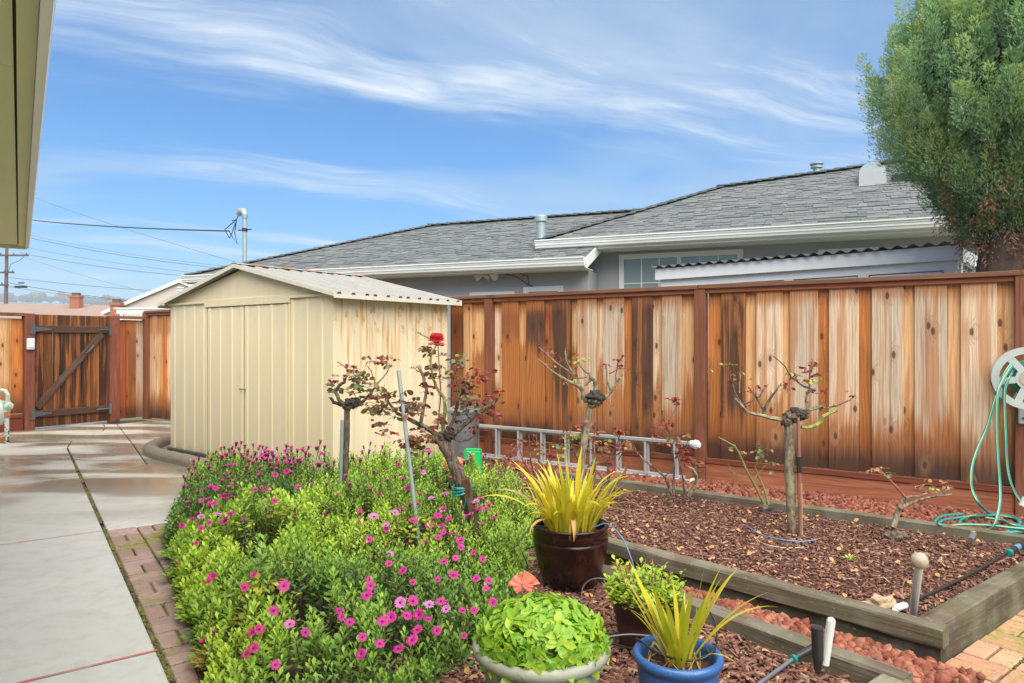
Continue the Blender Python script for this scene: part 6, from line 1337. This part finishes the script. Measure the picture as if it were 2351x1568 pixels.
pot('glazed_pot', 'dark brown glazed pot holding the tallest yellow strap leaves', PB, [(0, 0), (.13, 0), (.150, .02), (.185, .12), (.207, .22), (.212, .262), (.214, .268), (.207, .274), (.206, .282), (.214, .288), (.210, .315), (.208, .335), (.216, .340), (.218, .350), (.210, .357)], [(.196, .352), (.192, .32), (.190, .28)], 'glaze_brown', .295, .191)
pot('nursery_pot', 'thin dark brown plastic pot with bushy green plant beside the low timber', PK, [(0, 0), (.108, 0), (.112, .01), (.130, .12), (.134, .155), (.140, .158), (.150, .225), (.153, .228), (.153, .238), (.148, .238)], [(.145, .225), (.140, .19)], 'plastic_brown', .205, .141)
pot('glazed_pot', 'bright blue glazed pot at the bottom edge with yellow strap leaves', PU, [(0, 0), (.095, 0), (.11, .02), (.132, .12), (.141, .19), (.143, .222), (.142, .232), (.150, .238), (.158, .250), (.159, .262), (.153, .272), (.142, .274)], [(.132, .266), (.128, .24), (.124, .20)], 'glaze_blue', .215, .125)
pot('round_planter', 'large sage green round planter overflowing with lime leaves', PS, [(0, 0), (.15, 0), (.165, .02), (.195, .14), (.205, .20), (.206, .206), (.212, .214), (.216, .225), (.212, .236), (.206, .240), (.206, .250), (.212, .256), (.235, .262), (.246, .272), (.249, .288), (.244, .302), (.232, .308)], [(.212, .304), (.205, .28)], 'planter_sage', .285, .206)
# strap leaved plants
def strapmesh(L, w, bend, mat, seed, twist=.3, kink=False):
    r = random.Random(seed); mb = MB(); n = 10; vs = []; x = z = 0.0; ang = R(r.uniform(2, 8)); ds = L/n; y = 0
    for i in range(n+1):
        t_ = i/n; ww = w*(.55+.9*math.sin(min(1, t_*1.15+.12)*math.pi*.62))*(1 if t_ < .72 else max(.04, (1-t_)/.28)); tw = twist*t_
        cx_, cy_ = math.cos(tw), math.sin(tw)
        vs += [(x-cy_*ww*.5*math.cos(ang), -ww*.5*cx_, z+cy_*ww*.5*math.sin(ang)+ww*.10), (x, 0, z), (x+cy_*ww*.5*math.cos(ang), ww*.5*cx_, z-cy_*ww*.5*math.sin(ang)+ww*.10)]
        x += math.sin(ang)*ds; z += math.cos(ang)*ds; ang += R(bend)/n*(.4+1.4*t_)+(R(95) if kink and i == 5 else 0)
    mb.add(vs, [(3*i+j, 3*i+j+1, 3*i+j+4, 3*i+j+3) for i in range(n) for j in range(2)]); return mb.mesh('leaf_blade', mat, smooth=True)
def strap_plant(label, c, n, rad, Lr, wr, bends, seed, extra=(), ndry=3, spread=.35, mt0='strap', wk=1.0):
    rr = random.Random(seed); root = thing('strap_leaf_plant', label, 'plant', c, 0, 'yellow strap leaved plants')
    for i in range(n):
        az = rr.uniform(0, 6.28); q = rad*math.sqrt(rr.random()); me = strapmesh(rr.uniform(*Lr), rr.uniform(*wr), rr.choice(bends)*rr.uniform(.8, 1.2), mt0, rr.random()*1000, rr.uniform(-.6, .6))
        M_ = Matrix.Translation((q*math.cos(az), q*math.sin(az), 0)) @ Matrix.Rotation(az+rr.uniform(-.5, .5), 4, 'Z') @ Matrix.Rotation(rr.uniform(.0, spread)*(.4+q/rad), 4, 'Y'); place('leaf_blade', me, root, M_)
    for i in range(ndry):
        az = rr.uniform(0, 6.28); me = strapmesh(rr.uniform(*Lr)*.8, wr[0]*.8, 60, 'strap_dry', rr.random()*999, .8, kink=True); place('leaf_blade', me, root, Matrix.Translation((rad*.8*math.cos(az), rad*.8*math.sin(az), 0)) @ Matrix.Rotation(az, 4, 'Z') @ Matrix.Rotation(.35, 4, 'Y'))
    for (az, L, w, b_, lean, mt) in extra:
        me = strapmesh(L, w*wk, b_, mt0 if mt == 'strap' else mt, az*13, .2); place('leaf_blade', me, root, Matrix.Translation((rad*.7*math.cos(az), rad*.7*math.sin(az), 0)) @ Matrix.Rotation(az, 4, 'Z') @ Matrix.Rotation(lean, 4, 'Y'))
    return root
strap_plant('tall fountain of yellow strap leaves in the dark brown glazed pot', PB+Vector((0, 0, .29)), 125, .13, (.20, .47), (.010, .018), [8, 25, 45, 70, 95], 5,
    [(3.3, .52, .024, 75, .5, 'strap'), (2.9, .48, .022, 90, .45, 'strap_dry'), (.15, .44, .018, 80, .4, 'strap'), (-.35, .40, .017, 85, .4, 'strap'), (.5, .46, .02, 60, .35, 'strap'), (-1.6, .36, .016, 165, .35, 'strap_dry'), (3.9, .34, .014, 160, .4, 'strap_dry'), (1.2, .50, .02, 30, .1, 'strap'), (2.6, .50, .02, 40, .3, 'strap')], 4, .32)
strap_plant('yellow green strap leaves leaning right in the bright blue pot', PU+Vector((.01, .02, .215)), 34, .05, (.16, .38), (.008, .014), [10, 25, 45], 12,
    [(.1, .42, .018, 70, .55, 'strap'), (.6, .42, .02, 35, .5, 'strap'), (-.1, .40, .02, 40, .45, 'strap'), (2.8, .36, .017, 20, .35, 'strap_dry'), (2.4, .38, .02, 10, .35, 'strap'), (-1.9, .22, .015, 40, .5, 'strap'), (-.9, .24, .016, 80, .6, 'strap'), (-2.6, .20, .014, 25, .5, 'strap'), (.3, .36, .022, 25, .3, 'strap')], 4, .34, 'strap_green', .68)
# dry sheaths in the blue pot
mb = MB(); rr = random.Random(2)
for i in range(46):
    a = rr.uniform(0, 6.28); q = rr.uniform(.0, .11); p = PU+Vector((q*math.cos(a), q*math.sin(a), .222)); d = Vector((rr.uniform(-1, 1), rr.uniform(-1, 1), rr.uniform(.1, 1.2))).normalized()*rr.uniform(.03, .08); mb.rn = rr.random(); s_ = d.cross(Vector((0, 0, 1))).normalized()*.004
    mb.add([p-s_, p+s_, p+d+s_*.4, p+d-s_*.4], [(0, 1, 2, 3)])
o = mb.build('dry_litter', 'straw'); tag(o, 'dry straw litter on the soil of the bright blue pot', 'litter', kind='stuff')
# lime mound in the sage planter
mound = thing('lime_plant', 'dense mound of lime green pointed leaves in the sage planter', 'plant', PS+Vector((0, 0, .29)), 0)
LIME = [leafmesh('lime_leaf', 60+i, .235) for i in range(5)]; rr = random.Random(14)
core = MB(); core.blob((0, 0, -.01), .165, 3, .08, 4, 2.0, sq=(1.1, 1.1, .6)); m_plain('leaf_core', (.12, .24, .025), .6, .3, 30); core.build('inner_leaves', 'leaf_core', mound)
for i in range(300):
    if i % 3 == 0:
        ct = rr.uniform(-.16, 1.0)**1.0; az = rr.uniform(-3.6, .5) if rr.random() < .8 else rr.uniform(0, 6.28); st_ = math.sqrt(max(0, 1-ct*ct)); nrm = Vector((st_*math.cos(az), st_*math.sin(az), ct)); hub = Vector((nrm.x*.226, nrm.y*.226, nrm.z*.140+.012)); rot0 = rr.uniform(0, 6.28)
    tng = Vector((-nrm.y, nrm.x, .001)).normalized(); bit = nrm.cross(tng); a = rot0+(i % 3)*2.1+rr.uniform(-.3, .3)
    d = tng*math.cos(a)+bit*math.sin(a)+nrm*rr.uniform(.0, .5)+Vector((0, 0, -.25)); s_ = rr.uniform(.040, .060)
    q = d.normalized(); xax = q.cross(nrm).normalized(); zax = xax.cross(q); M3 = Matrix((xax, q, zax)).transposed().to_4x4()
    place('leaf', rr.choice(LIME), mound, Matrix.Translation(hub-nrm*.006+nrm*rr.uniform(0, .012)) @ M3 @ Matrix.Diagonal((s_*rr.uniform(.85, 1.15), s_, s_, 1)))
rng = np.random.default_rng(77); k = 1500; ct = rng.uniform(-.16, 1, k); az = rng.uniform(0, 6.28, k); st2_ = np.sqrt(1-ct*ct); nr = np.stack([st2_*np.cos(az), st2_*np.sin(az), ct], 1)
T = np.array(PS)+np.array([0, 0, .29])+np.stack([nr[:, 0]*.215, nr[:, 1]*.215, nr[:, 2]*.132+.008], 1)+nr*rng.uniform(-.012, .012, (k, 1)); d = np.cross(nr, rng.normal(size=(k, 3))); d /= np.linalg.norm(d, axis=1, keepdims=True); d = d+nr*rng.uniform(0, .6, (k, 1))+np.array([0, 0, -.25])
m_leaf('lime_small', [(.20, .38, .035), (.25, .46, .045), (.31, .50, .04), (.42, .55, .035), (.18, .40, .06)], .38, .3)
lv = np.array([(0, 0, 0), (-.20, .30, .04), (.20, .30, .04), (-.21, .56, .05), (.21, .56, .05), (0, 1.0, -.06), (0, .45, -.01)]); lvf = np.array([(0, 6, 1), (0, 2, 6), (1, 6, 3), (2, 4, 6), (3, 6, 5), (6, 4, 5)])
o = scatter('small_leaves', lv, lvf, frames(d, rng.normal(0, .25, k), rng.uniform(.034, .054, k)), T, rng.random(k), 'lime_small', mound); o['kind'] = 'stuff'
for (x, y, z, dx_, dy_, dz_) in ((.01, -.215, -.02, .25, -.5, -1), (-.03, -.22, -.02, -.3, -.5, -1), (.02, -.235, -.05, .4, -.3, -1), (.12, -.19, -.02, .2, -.4, -1), (-.12, -.19, -.01, -.2, -.5, -.9), (.0, -.225, -.04, .0, -.4, -1)):
    q = Vector((dx_, dy_, dz_)).normalized(); xax = q.cross(Vector((0, -1, .3))).normalized(); zax = xax.cross(q); place('leaf', LIME[1], mound, Matrix.Translation((x, y, z)) @ Matrix((xax, q, zax)).transposed().to_4x4() @ Matrix.Diagonal((.07, .068, .06, 1)))
# coral flower lying on the mound
cf = thing('coral_flower', 'wide coral pink blossom resting on the lime leaf mound', 'flower', D(1200, 1352, 2.60), 0); rr = random.Random(6)
for (ang_, L, w, tl) in ((2.45, .062, .078, .35), (.80, .072, .085, .55), (3.5, .045, .05, .1), (-.25, .05, .05, .2)):
    mb = MB(); n = 9; vs = []; ca, sa = math.cos(ang_), math.sin(ang_)
    for j in range(5):
        t_ = j/4
        for i in range(n):
            s_ = i/(n-1)*2-1; x = L*t_*(1-.12*s_*s_*t_); wd = w*.62*s_*(.25+.75*t_); rf2 = .009*t_*math.sin(i*1.9+ang_*3)
            # stands upright, facing the viewer
            vs.append((ca*x-sa*wd, -.012-.03*(1-t_)*0-rf2-.018*tl*t_, sa*x*(.85)+ca*wd*.85+.0))
    mb.add(vs, [(j*n+i, j*n+i+1, (j+1)*n+i+1, (j+1)*n+i) for j in range(4) for i in range(n-1)]); mb.build('petal', 'coral', cf, smooth=True)
MB().tube([(0, -.02, 0), (0, -.028, .012)], [.006, .004], 7).build('flower_eye', 'straw', cf)
cf.matrix_basis = TR(D(1200, 1345, 2.57)) @ Matrix.Rotation(R(-24), 4, 'X') @ Matrix.Scale(.8, 4)
# bushy plant in the brown plastic pot
gp = thing('bushy_plant', 'yellow green bushy plant with dry stalks in the dark plastic pot', 'plant', PK+Vector((0, 0, .21)), 0)
rng = np.random.default_rng(17); pos, dr, sc, rn_ = [], [], [], []; mb = MB()
for i in range(150):
    a = rng.uniform(0, 6.28); q = .15*math.sqrt(rng.random()); hh = rng.uniform(.03, .10)*(1.15-q*2.5)+.015+(.07 if i % 13 == 0 else 0); base = np.array([q*.8*math.cos(a), q*.8*math.sin(a), 0]); top = np.array([q*1.18*math.cos(a), q*1.18*math.sin(a), hh]); w = np.array(PK)+np.array([0, 0, .21])
    mb.tube([base, (base+top)/2, top], .0018, 4, caps=False); nl = 14; t_ = np.linspace(0, 1, nl); aa = np.arange(nl)*2.4+a; el = -.1+.9*t_**2
    pos.append(w+top-(top-base)*((1-t_)*.75)[:, None]); dr.append(np.stack([np.cos(aa)*np.cos(el), np.sin(aa)*np.cos(el), np.sin(el)], 1)); sc.append(rng.uniform(.026, .044)*(1.1-.3*t_)); rn_.append(np.clip(rng.uniform(.1, .65)+.2*t_+rng.normal(0, .1, nl), 0, 1))
pos = np.concatenate(pos); dr = np.concatenate(dr); sc = np.concatenate(sc); rn_ = np.concatenate(rn_)
o = scatter('foliage', dl*np.array([1.25, 1, 1]), dlf, frames(dr, rng.normal(0, .3, len(dr)), sc), pos, rn_, 'pot_leaf', gp); o['kind'] = 'stuff'; o = mb.build('stems', 'stem_brown', gp); o['kind'] = 'stuff'
mb = MB(); rr = random.Random(5)
for i in range(16):
    a = rr.uniform(0, 6.28); q = rr.uniform(.04, .13); mb.rn = rr.random(); b0 = Vector((q*math.cos(a), q*math.sin(a), .02)); d = Vector((rr.uniform(-.3, .3), rr.uniform(-.3, .3), 1))*rr.uniform(.08, .15); mb.tube([b0, b0+d*.6, b0+d], [.002, .0016, .001], 4)
    for _ in range(3):
        p = b0+d*rr.uniform(.6, 1); e = Vector((rr.uniform(-1, 1), rr.uniform(-1, 1), rr.uniform(-.5, 1))).normalized()*.018; s_ = e.cross(Vector((.2, .3, 1))).normalized()*.005; mb.add([p, p+e*.5+s_, p+e, p+e*.5-s_], [(0, 1, 2, 3)])
mb.build('dry_stalks', 'straw', gp)

# ------------------------------------------------------------------ ladder on its side along the fence
lad = thing('aluminium_ladder', 'aluminium extension ladder lying on its side against the fence foot', 'ladder', FP(7.50, -.13, 0), R(-33.69))
LLn = 2.72
for nm, y0, a, b_, z0, z1, off in (('base_section', -.045, .12, LLn, .045, .415, .27), ('fly_section', -.005, .0, LLn-.10, .07, .392, .10)):
    mb = MB()
    for z in (z0, z1): mb.cbox((a, y0-.018, z-.016), (b_, y0+.018, z+.016), .003)
    sec = mb.build(nm, 'alu', lad); x = a+off; rm = None
    while x < b_-.05:
        MB().tube([(x, y0, z0+.012), (x, y0, z1-.012)], .0155, 8).build('rung', 'alu', sec); x += .305
for z in (.045, .415):
    mb = MB(); mb.blob((LLn+.02, -.05, z-.006), .042, 2, .22, 5, z*9, sq=(1.25, .7, 1)); mb.tube([(LLn-.03, -.05, z), (LLn+.0, -.05, z)], .03, 8); mb.build('end_cap', 'ladder_foot', lad)
# clutter between shed and fence
can = thing('metal_can', 'tall ribbed galvanised can in the gap between shed and fence', 'can', D(1064, 784+2193.8/7.45, 7.45), 0); can.location.z = 0
mb = MB(); n = 40; prof = [(.155, 0), (.16, .02), (.175, .62), (.185, .63), (.185, .645), (.172, .65), (.165, .6), (.15, .05)]; vs = []
for r, z in prof:
    for j in range(n): vs.append(((r+(.004 if j % 2 and .02 < z < .62 else 0))*math.cos(2*math.pi*j/n), (r+(.004 if j % 2 and .02 < z < .62 else 0))*math.sin(2*math.pi*j/n), z))
mb.add(vs, [(i*n+j, i*n+(j+1) % n, (i+1)*n+(j+1) % n, (i+1)*n+j) for i in range(len(prof)-1) for j in range(n)]); mb.build('body', 'galv', can)
MB().lathe([(.19, .646), (.188, .66), (.10, .70), (0, .71)], 32).build('lid', 'galv', can); MB().tube([(-.05, 0, .705), (-.04, 0, .74), (.04, 0, .74), (.05, 0, .705)], .008, 6).build('lid_handle', 'galv', can)
bk = thing('green_bucket', 'bright green plastic bucket standing behind the daisies', 'bucket', D(1086, 784+2193.8/6.3, 6.3), 0); bk.location.z = 0
n = 32; mb = MB(); vs = []
def sq(t_, r): c_, s_ = math.cos(t_), math.sin(t_); e = .45; return (r*math.copysign(abs(c_)**e, c_), r*math.copysign(abs(s_)**e, s_))
prof = [(.088, .16), (.088, .165), (.080, .39), (.082, .395), (.079, .40), (.076, .395), (.080, .22)]
for r, z in prof:
    for j in range(n): x, y = sq(2*math.pi*j/n, r); vs.append((x, y, z))
mb.add(vs, [(i*n+j, i*n+(j+1) % n, (i+1)*n+(j+1) % n, (i+1)*n+j) for i in range(len(prof)-1) for j in range(n)]); mb.build('body', 'green_plastic', bk)
MB().lathe([(.0, 0), (.075, 0), (.085, .155), (0, .156)], 20).build('pedestal', 'pvc_white', bk)
tp = thing('terracotta_pot', 'orange terracotta pot tipped behind the leaning rose tree', 'plant pot', D(1036, 784+2193.8/6.25, 6.25), 0, 'plant pots'); tp.location.z = 0
MB().lathe([(0, .0), (.10, .0), (.12, .22), (.135, .225), (.14, .28), (.10, .33), (.03, .345), (0, .345)], 28).build('body', 'terracotta', tp, smooth=True)
sp = thing('small_conifer', 'little feathery yellow green seedling in front of the green bucket', 'plant', D(1083, 784+2193.8/5.9, 5.9), 0); sp.location.z = 0; MW[sp.name] = TR((sp.location.x, sp.location.y, 0))
rng = np.random.default_rng(3); k = 260; t_ = rng.random(k); a = rng.uniform(0, 6.28, k); lat = np.stack([np.cos(a), np.sin(a), np.full(k, .9)], 1); T = np.array([sp.location.x, sp.location.y, .22])+np.stack([np.cos(a)*.05*(1-t_), np.sin(a)*.05*(1-t_), t_*.20], 1)
o = scatter('needles', bl, bf, frames(lat, rng.uniform(0, 6, k), rng.uniform(.022, .04, k)), T, .45+.5*rng.random(k), 'daisy_leaf', sp); o['kind'] = 'stuff'; MB().tube([(0, 0, 0), (0, 0, .38)], .004, 5).build('stem', 'stem_green', sp)

# ------------------------------------------------------------------ hose reel and hose
HR = thing('hose_reel', 'pale grey green hose reel with spoked wheel on the right fence post', 'hose reel', FP(fence_uv(2362, -.2), -.2, 1.125), R(-33.69))
def ringprism(r0, r1, y0, y1, n=48):
    mb = MB(); vs = []
    for i in range(n):
        c_, s_ = math.cos(2*math.pi*i/n), math.sin(2*math.pi*i/n); vs += [(r0*c_, y0, r0*s_), (r1*c_, y0, r1*s_), (r1*c_, y1, r1*s_), (r0*c_, y1, r0*s_)]
    mb.add(vs, [(4*i+j, 4*((i+1) % n)+j, 4*((i+1) % n)+(j+1) % 4, 4*i+(j+1) % 4) for i in range(n) for j in range(4)]); return mb
for y0, nm in ((-.10, 'front_wheel'), (.12, 'rear_wheel')):
    mb = ringprism(.185, .232, y0, y0+.022)
    for i in range(6):
        a = R(60*i+8); M_ = Matrix.Translation((0, y0, 0)) @ Matrix.Rotation(-a, 4, 'Y'); mb.box((.06, .003, -.024), (.19, .019, .024), M=M_)
    h = ringprism(.0, .085, y0+.001, y0+.024, 32); mb.add(h.v, h.f); wh = mb.build(nm, 'reel_plastic', HR)
ringprism(0, .062, -.104, -.1005, 28).build('hub_cap', 'reel_tan', HR); ringprism(.0, .08, -.07, .118, 24).build('drum', 'reel_plastic', HR)
mb = MB()
for k in range(3): mb.tube([(math.cos(q)*(.10+.012*k), -.05+.05*k, math.sin(q)*(.10+.012*k)) for q in np.linspace(0, 6.28, 25)], .011, 7, caps=False)
mb.build('wound_hose', 'hose_teal', HR)
mb = MB(); mb.cbox((-.06, .10, -.36), (.16, .175, -.235), .008); mb.cbox((.02, .135, -.3), (.12, .175, .22), .006); mb.build('wall_bracket', 'reel_plastic', HR)
MB().tube([(-.025, .095, -.315), (-.025, .102, -.315)], .012, 10).build('screw', 'iron_grey', HR)
def smooth_pts(p, k=6):
    p = [Vector(q) for q in p]; out = []
    for i in range(len(p)-1):
        p0, p1, p2, p3 = p[max(0, i-1)], p[i], p[i+1], p[min(len(p)-1, i+2)]
        for j in range(k):
            t_ = j/k; out.append(.5*((2*p1)+(p2-p0)*t_+(2*p0-5*p1+4*p2-p3)*t_*t_+(3*p1-p0-3*p2+p3)*t_**3))
    return out+[p[-1]]
hose = thing('garden_hose', 'teal garden hose with yellow stripe hanging from the reel and coiled on the gravel', 'hose', P(2290, 1225), 0)
ch = lambda x, y, Y: D((2850+x/2.2387)/1.30672, (1000+y/2.24)/1.30672, Y)
def hz_(x, y, z=.05):
    z += .022
    u, v = (2850+x/2.2387)/1.30672, (1000+y/2.24)/1.30672; return P(u, v, z)
runs = [[ch(410, 205, 5.12), ch(365, 270, 5.10), ch(330, 370, 5.08), ch(300, 450, 5.06), ch(245, 640, 5.05), ch(190, 760, 5.03), ch(150, 880, 5.0), ch(140, 980, 4.97), ch(150, 1060, 4.95), ch(200, 1150, 4.9), hz_(270, 1210, .05), hz_(330, 1225), hz_(420, 1240), hz_(465, 1270), hz_(440, 1310), hz_(380, 1335)],
        [ch(415, 215, 5.06), ch(345, 330, 5.02), ch(318, 420, 5.0), ch(312, 620, 4.98), ch(322, 850, 4.95), ch(333, 1000, 4.93), ch(335, 1120, 4.88), ch(318, 1220, 4.8), hz_(295, 1290, .09), hz_(260, 1320, .05), hz_(220, 1322, .045)],
        [ch(425, 250, 5.14), ch(372, 360, 5.13), ch(365, 500, 5.12), ch(372, 680, 5.1), ch(380, 850, 5.1), ch(400, 980, 5.08), ch(440, 1080, 5.07), ch(490, 1150, 5.05)],
        [hz_(440, 1300, .05), hz_(470, 1270, .05), hz_(440, 1240, .05), hz_(330, 1222, .05), hz_(180, 1228, .05), hz_(90, 1245, .05), hz_(62, 1275, .05), hz_(75, 1305, .05), hz_(150, 1330, .05), hz_(300, 1340, .05), hz_(430, 1335, .05), hz_(560, 1325, .05), hz_(640, 1300, .05), hz_(600, 1265, .05), hz_(500, 1255, .05)],
        [hz_(85, 1215, .045), hz_(0, 1220, .045), hz_(-60, 1232, .045), hz_(-100, 1262, .045), hz_(-90, 1290, .045), hz_(-30, 1298, .045), hz_(80, 1285, .07), hz_(250, 1290, .075), hz_(400, 1305, .075), hz_(540, 1318, .07), hz_(640, 1330, .045)],
        [hz_(180, 1222, .07), hz_(60, 1240, .045), hz_(-40, 1255, .045), hz_(-75, 1280, .07), hz_(-20, 1300, .045)],
        [hz_(240, 1240, .08), hz_(340, 1255, .08), hz_(420, 1285, .085), hz_(520, 1300, .06), hz_(640, 1280, .05)]]
for i, rpts in enumerate(runs):
    f = smooth_pts(rpts, 6); ho = MB().tube(f, .0105, 9).build('hose_run', 'hose_teal', hose, world=True, smooth=True)
    off = Vector((-.0075, -.0062, .003)); MB().tube([p+off for p in f], .0026, 5, caps=False).build('stripe', 'hose_stripe', ho, world=True)
p = hz_(222, 1322, .045); mb = MB(); mb.tube([p, p+Vector((-.02, -.005, 0)), p+Vector((-.045, -.012, 0))], [.014, .017, .017], 12); mb.build('coupling', 'brass', hose, world=True)
tp2 = MB().tube([hz_(490, 1165, .2)+Vector((0, .0, 0)), hz_(490, 1165, .2)+Vector((.03, .0, .06))], .03, 10).build('tap_cover', 'pvc'); tag(tp2, 'pale rounded tap fitting at the right fence post base', 'tap')

# ------------------------------------------------------------------ irrigation odds and ends
pc = thing('capped_post', 'white pvc marker post with round tan ball on top', 'marker post', P(2100, 1450, .05), 0)
a, b_ = P(2093, 1430, .02), D(2110, 1298, 3.07); MB().tube([a, b_], .0175, 12).build('post', 'pvc', pc, world=True); MB().blob(b_+Vector((.002, 0, .022)), .037, 2, .06, 2).build('ball', 'ball', pc, world=True, smooth=True)
pp = thing('pvc_stub', 'short white pvc stub with domed cap behind the lower timber', 'pipe', P(1895, 1525, .0), 0); a = D(1893, 1525, 2.66); b_ = D(1908, 1425, 2.66); MB().tube([a, b_, b_+(b_-a)*.05, b_+(b_-a)*.08], [.0165, .0165, .013, .004], 12).build('post', 'pvc', pp, world=True)
bp = thing('black_stake', 'black plastic irrigation stake beside the short white pvc stub', 'stake', P(1880, 1535, .0), 0); a = D(1878, 1545, 2.62); b_ = D(1876, 1440, 2.62); mb = MB(); mb.tube([a, a.lerp(b_, .35)], [.010, .021], 10); mb.tube([a.lerp(b_, .3), b_], [.021, .023], 10); mb.build('body', 'rubber', bp, world=True)
dh = thing('drip_hose', 'black drip hose running along the near end of the rose bed', 'hose', P(2200, 1350, .03), 0)
f = smooth_pts([P(2060, 1397, .06), P(2100, 1378, .05), P(2180, 1342, .05), P(2260, 1300, .05), P(2330, 1258, .055), P(2380, 1232, .06)], 5); MB().tube(f, .0095, 9).build('tube', 'rubber', dh, world=True, smooth=True)
MB().tube([P(2318, 1268, .055), P(2352, 1246, .058)], .019, 12).build('coupler', 'rubber', dh, world=True); MB().tube([P(2314, 1270.5, .055), P(2319, 1267.5, .055)], .021, 12).build('green_ring', 'tie_tape', dh, world=True); MB().tube([P(2330, 1260, .056), P(2338, 1255, .057)], .021, 12).build('blue_ring', 'tube_blue', dh, world=True)
MB().tube([P(2058, 1398, .06), P(2085, 1386, .06)], .016, 12).build('fitting', 'rubber', dh, world=True)
el = MB(); el.tube(smooth_pts([P(2052, 1425, .02), P(2056, 1400, .06), P(2064, 1394, .075), P(2078, 1390, .07)], 4), .017, 12); tag(el.build('pvc_elbow', 'pvc_white', smooth=True), 'white pvc elbow feeding the black drip hose', 'pipe fitting')
tag(MB().blob(P(2022, 1392, .045), .062, 3, .35, 2.2, 4.0, sq=(1.35, .9, .8)).build('field_stone', 'stone'), 'rough tan stone behind the front timber by the white elbow', 'stone')
tag(MB().tube([P(2228, 1240, .095), P(2234, 1226, .11)], [.018, .020], 12).build('pipe_cap', 'rubber_grey'), 'small grey pipe cap sitting on the back timber', 'pipe cap')
dh = thing('drip_hose', 'grey black hose with green ringed coupler at the bottom right', 'hose', P(1790, 1560, .04), 0)
f = smooth_pts([P(1700, 1600, .04), P(1745, 1568, .05), P(1790, 1535, .06), P(1822, 1512, .07), P(1862, 1488, .09)], 5); MB().tube(f, .0085, 9).build('tube', 'rubber_grey', dh, world=True, smooth=True)
MB().tube([P(1822, 1512, .07), P(1866, 1486, .093)], .015, 12).build('coupler', 'rubber', dh, world=True); MB().tube([P(1819, 1514, .07), P(1824, 1511, .07)], .0165, 12).build('green_ring', 'tie_tape', dh, world=True)
def micro(label, pts, mat, rad=.0035):
    o = MB().tube(smooth_pts(pts, 6), rad, 7).build('drip_tube', mat, smooth=True); return tag(o, label, 'drip tube', 'drip irrigation tubes')
micro('blue drip tube arching out of the dark brown pot to the right', [PB+Vector((.12, -.05, .34)), PB+Vector((.20, -.06, .365)), PB+Vector((.27, -.12, .31)), PB+Vector((.31, -.16, .22)), PB+Vector((.33, -.18, .15))], 'tube_blue')
micro('dark drip tube leaving the dark brown pot to the left into the daisies', [PB+Vector((-.13, -.05, .34)), PB+Vector((-.20, -.08, .358)), PB+Vector((-.27, -.14, .32)), PB+Vector((-.33, -.2, .25))], 'rubber')
micro('grey drip tube looping in front of the dark brown pot', [PB+Vector((.02, -.36, .03)), PB+Vector((.04, -.34, .12)), PB+Vector((.10, -.36, .165)), PB+Vector((.18, -.40, .16)), PB+Vector((.25, -.50, .12))], 'rubber_grey')
micro('grey drip tube wrapped around the dark plastic pot', [PK+Vector((-.22, -.20, .13)), PK+Vector((-.10, -.155, .125)), PK+Vector((.03, -.160, .122)), PK+Vector((.11, -.125, .145)), PK+Vector((.155, -.06, .20)), PK+Vector((.13, -.02, .245)), PK+Vector((.09, -.02, .25))], 'rubber_grey', .0042)
micro('black drip tube lying across the bright blue pot rim', [PK+Vector((-.20, -.22, .12)), PK+Vector((-.08, -.36, .15)), PU+Vector((-.13, .10, .275)), PU+Vector((-.06, .0, .262)), PU+Vector((.04, -.04, .258)), PU+Vector((.11, -.02, .272)), PU+Vector((.155, .05, .285)), PU+Vector((.17, .12, .33)), PU+Vector((.14, .16, .38))], 'rubber', .0042)
micro('blue drip tube curved on the mulch around the mossy rose tree', [P(1715, 1208, .05), P(1745, 1226, .05), P(1790, 1238, .055), P(1840, 1243, .055), P(1876, 1238, .06)], 'tube_blue', .0045)
micro('pale brown drip tube half buried below the mossy rose tree', [P(1745, 1226, .03), P(1740, 1240, .03), P(1765, 1252, .035), P(1810, 1258, .035), P(1845, 1256, .03)], 'reel_tan', .004)
# weeds in the mulch
for i, (u, v, n_, s_, lab) in enumerate(((1951, 1288, 26, .030, 'small bright green weed alone in the mulch'), (1767, 1338, 9, .018, 'tiny sprout behind the front timber'), (1625, 1090, 16, .05, 'tuft of green grass at the foot of the middle fence post'), (1205, 1370, 60, .045, 'low leafy weed at the base of the dark brown pot'))):
    c = P(u, v, .02) if i != 3 else Vector((.03, 3.80, .02)); t_ = thing('weed', lab, 'weed', c, 0); rng = np.random.default_rng(50+i); a = rng.uniform(0, 6.28, n_); e = rng.uniform(.2, 1.3, n_) if i != 2 else rng.uniform(.9, 1.4, n_)
    T = np.array(c)+np.stack([rng.normal(0, .012 if i != 3 else .04, n_), rng.normal(0, .012 if i != 3 else .04, n_), rng.uniform(0, .02 if i != 3 else .07, n_)], 1)
    o = scatter('leaves', dl, dlf, frames(np.stack([np.cos(a)*np.cos(e), np.sin(a)*np.cos(e), np.sin(e)], 1), rng.normal(0, .3, n_), np.stack([np.full(n_, s_*(1.0 if i != 2 else .45)), rng.uniform(.7, 1.2, n_)*s_*(1 if i != 2 else 2), np.full(n_, s_)], 1)), T, rng.uniform(.4, .9, n_), 'daisy_leaf', t_); o['kind'] = 'stuff'
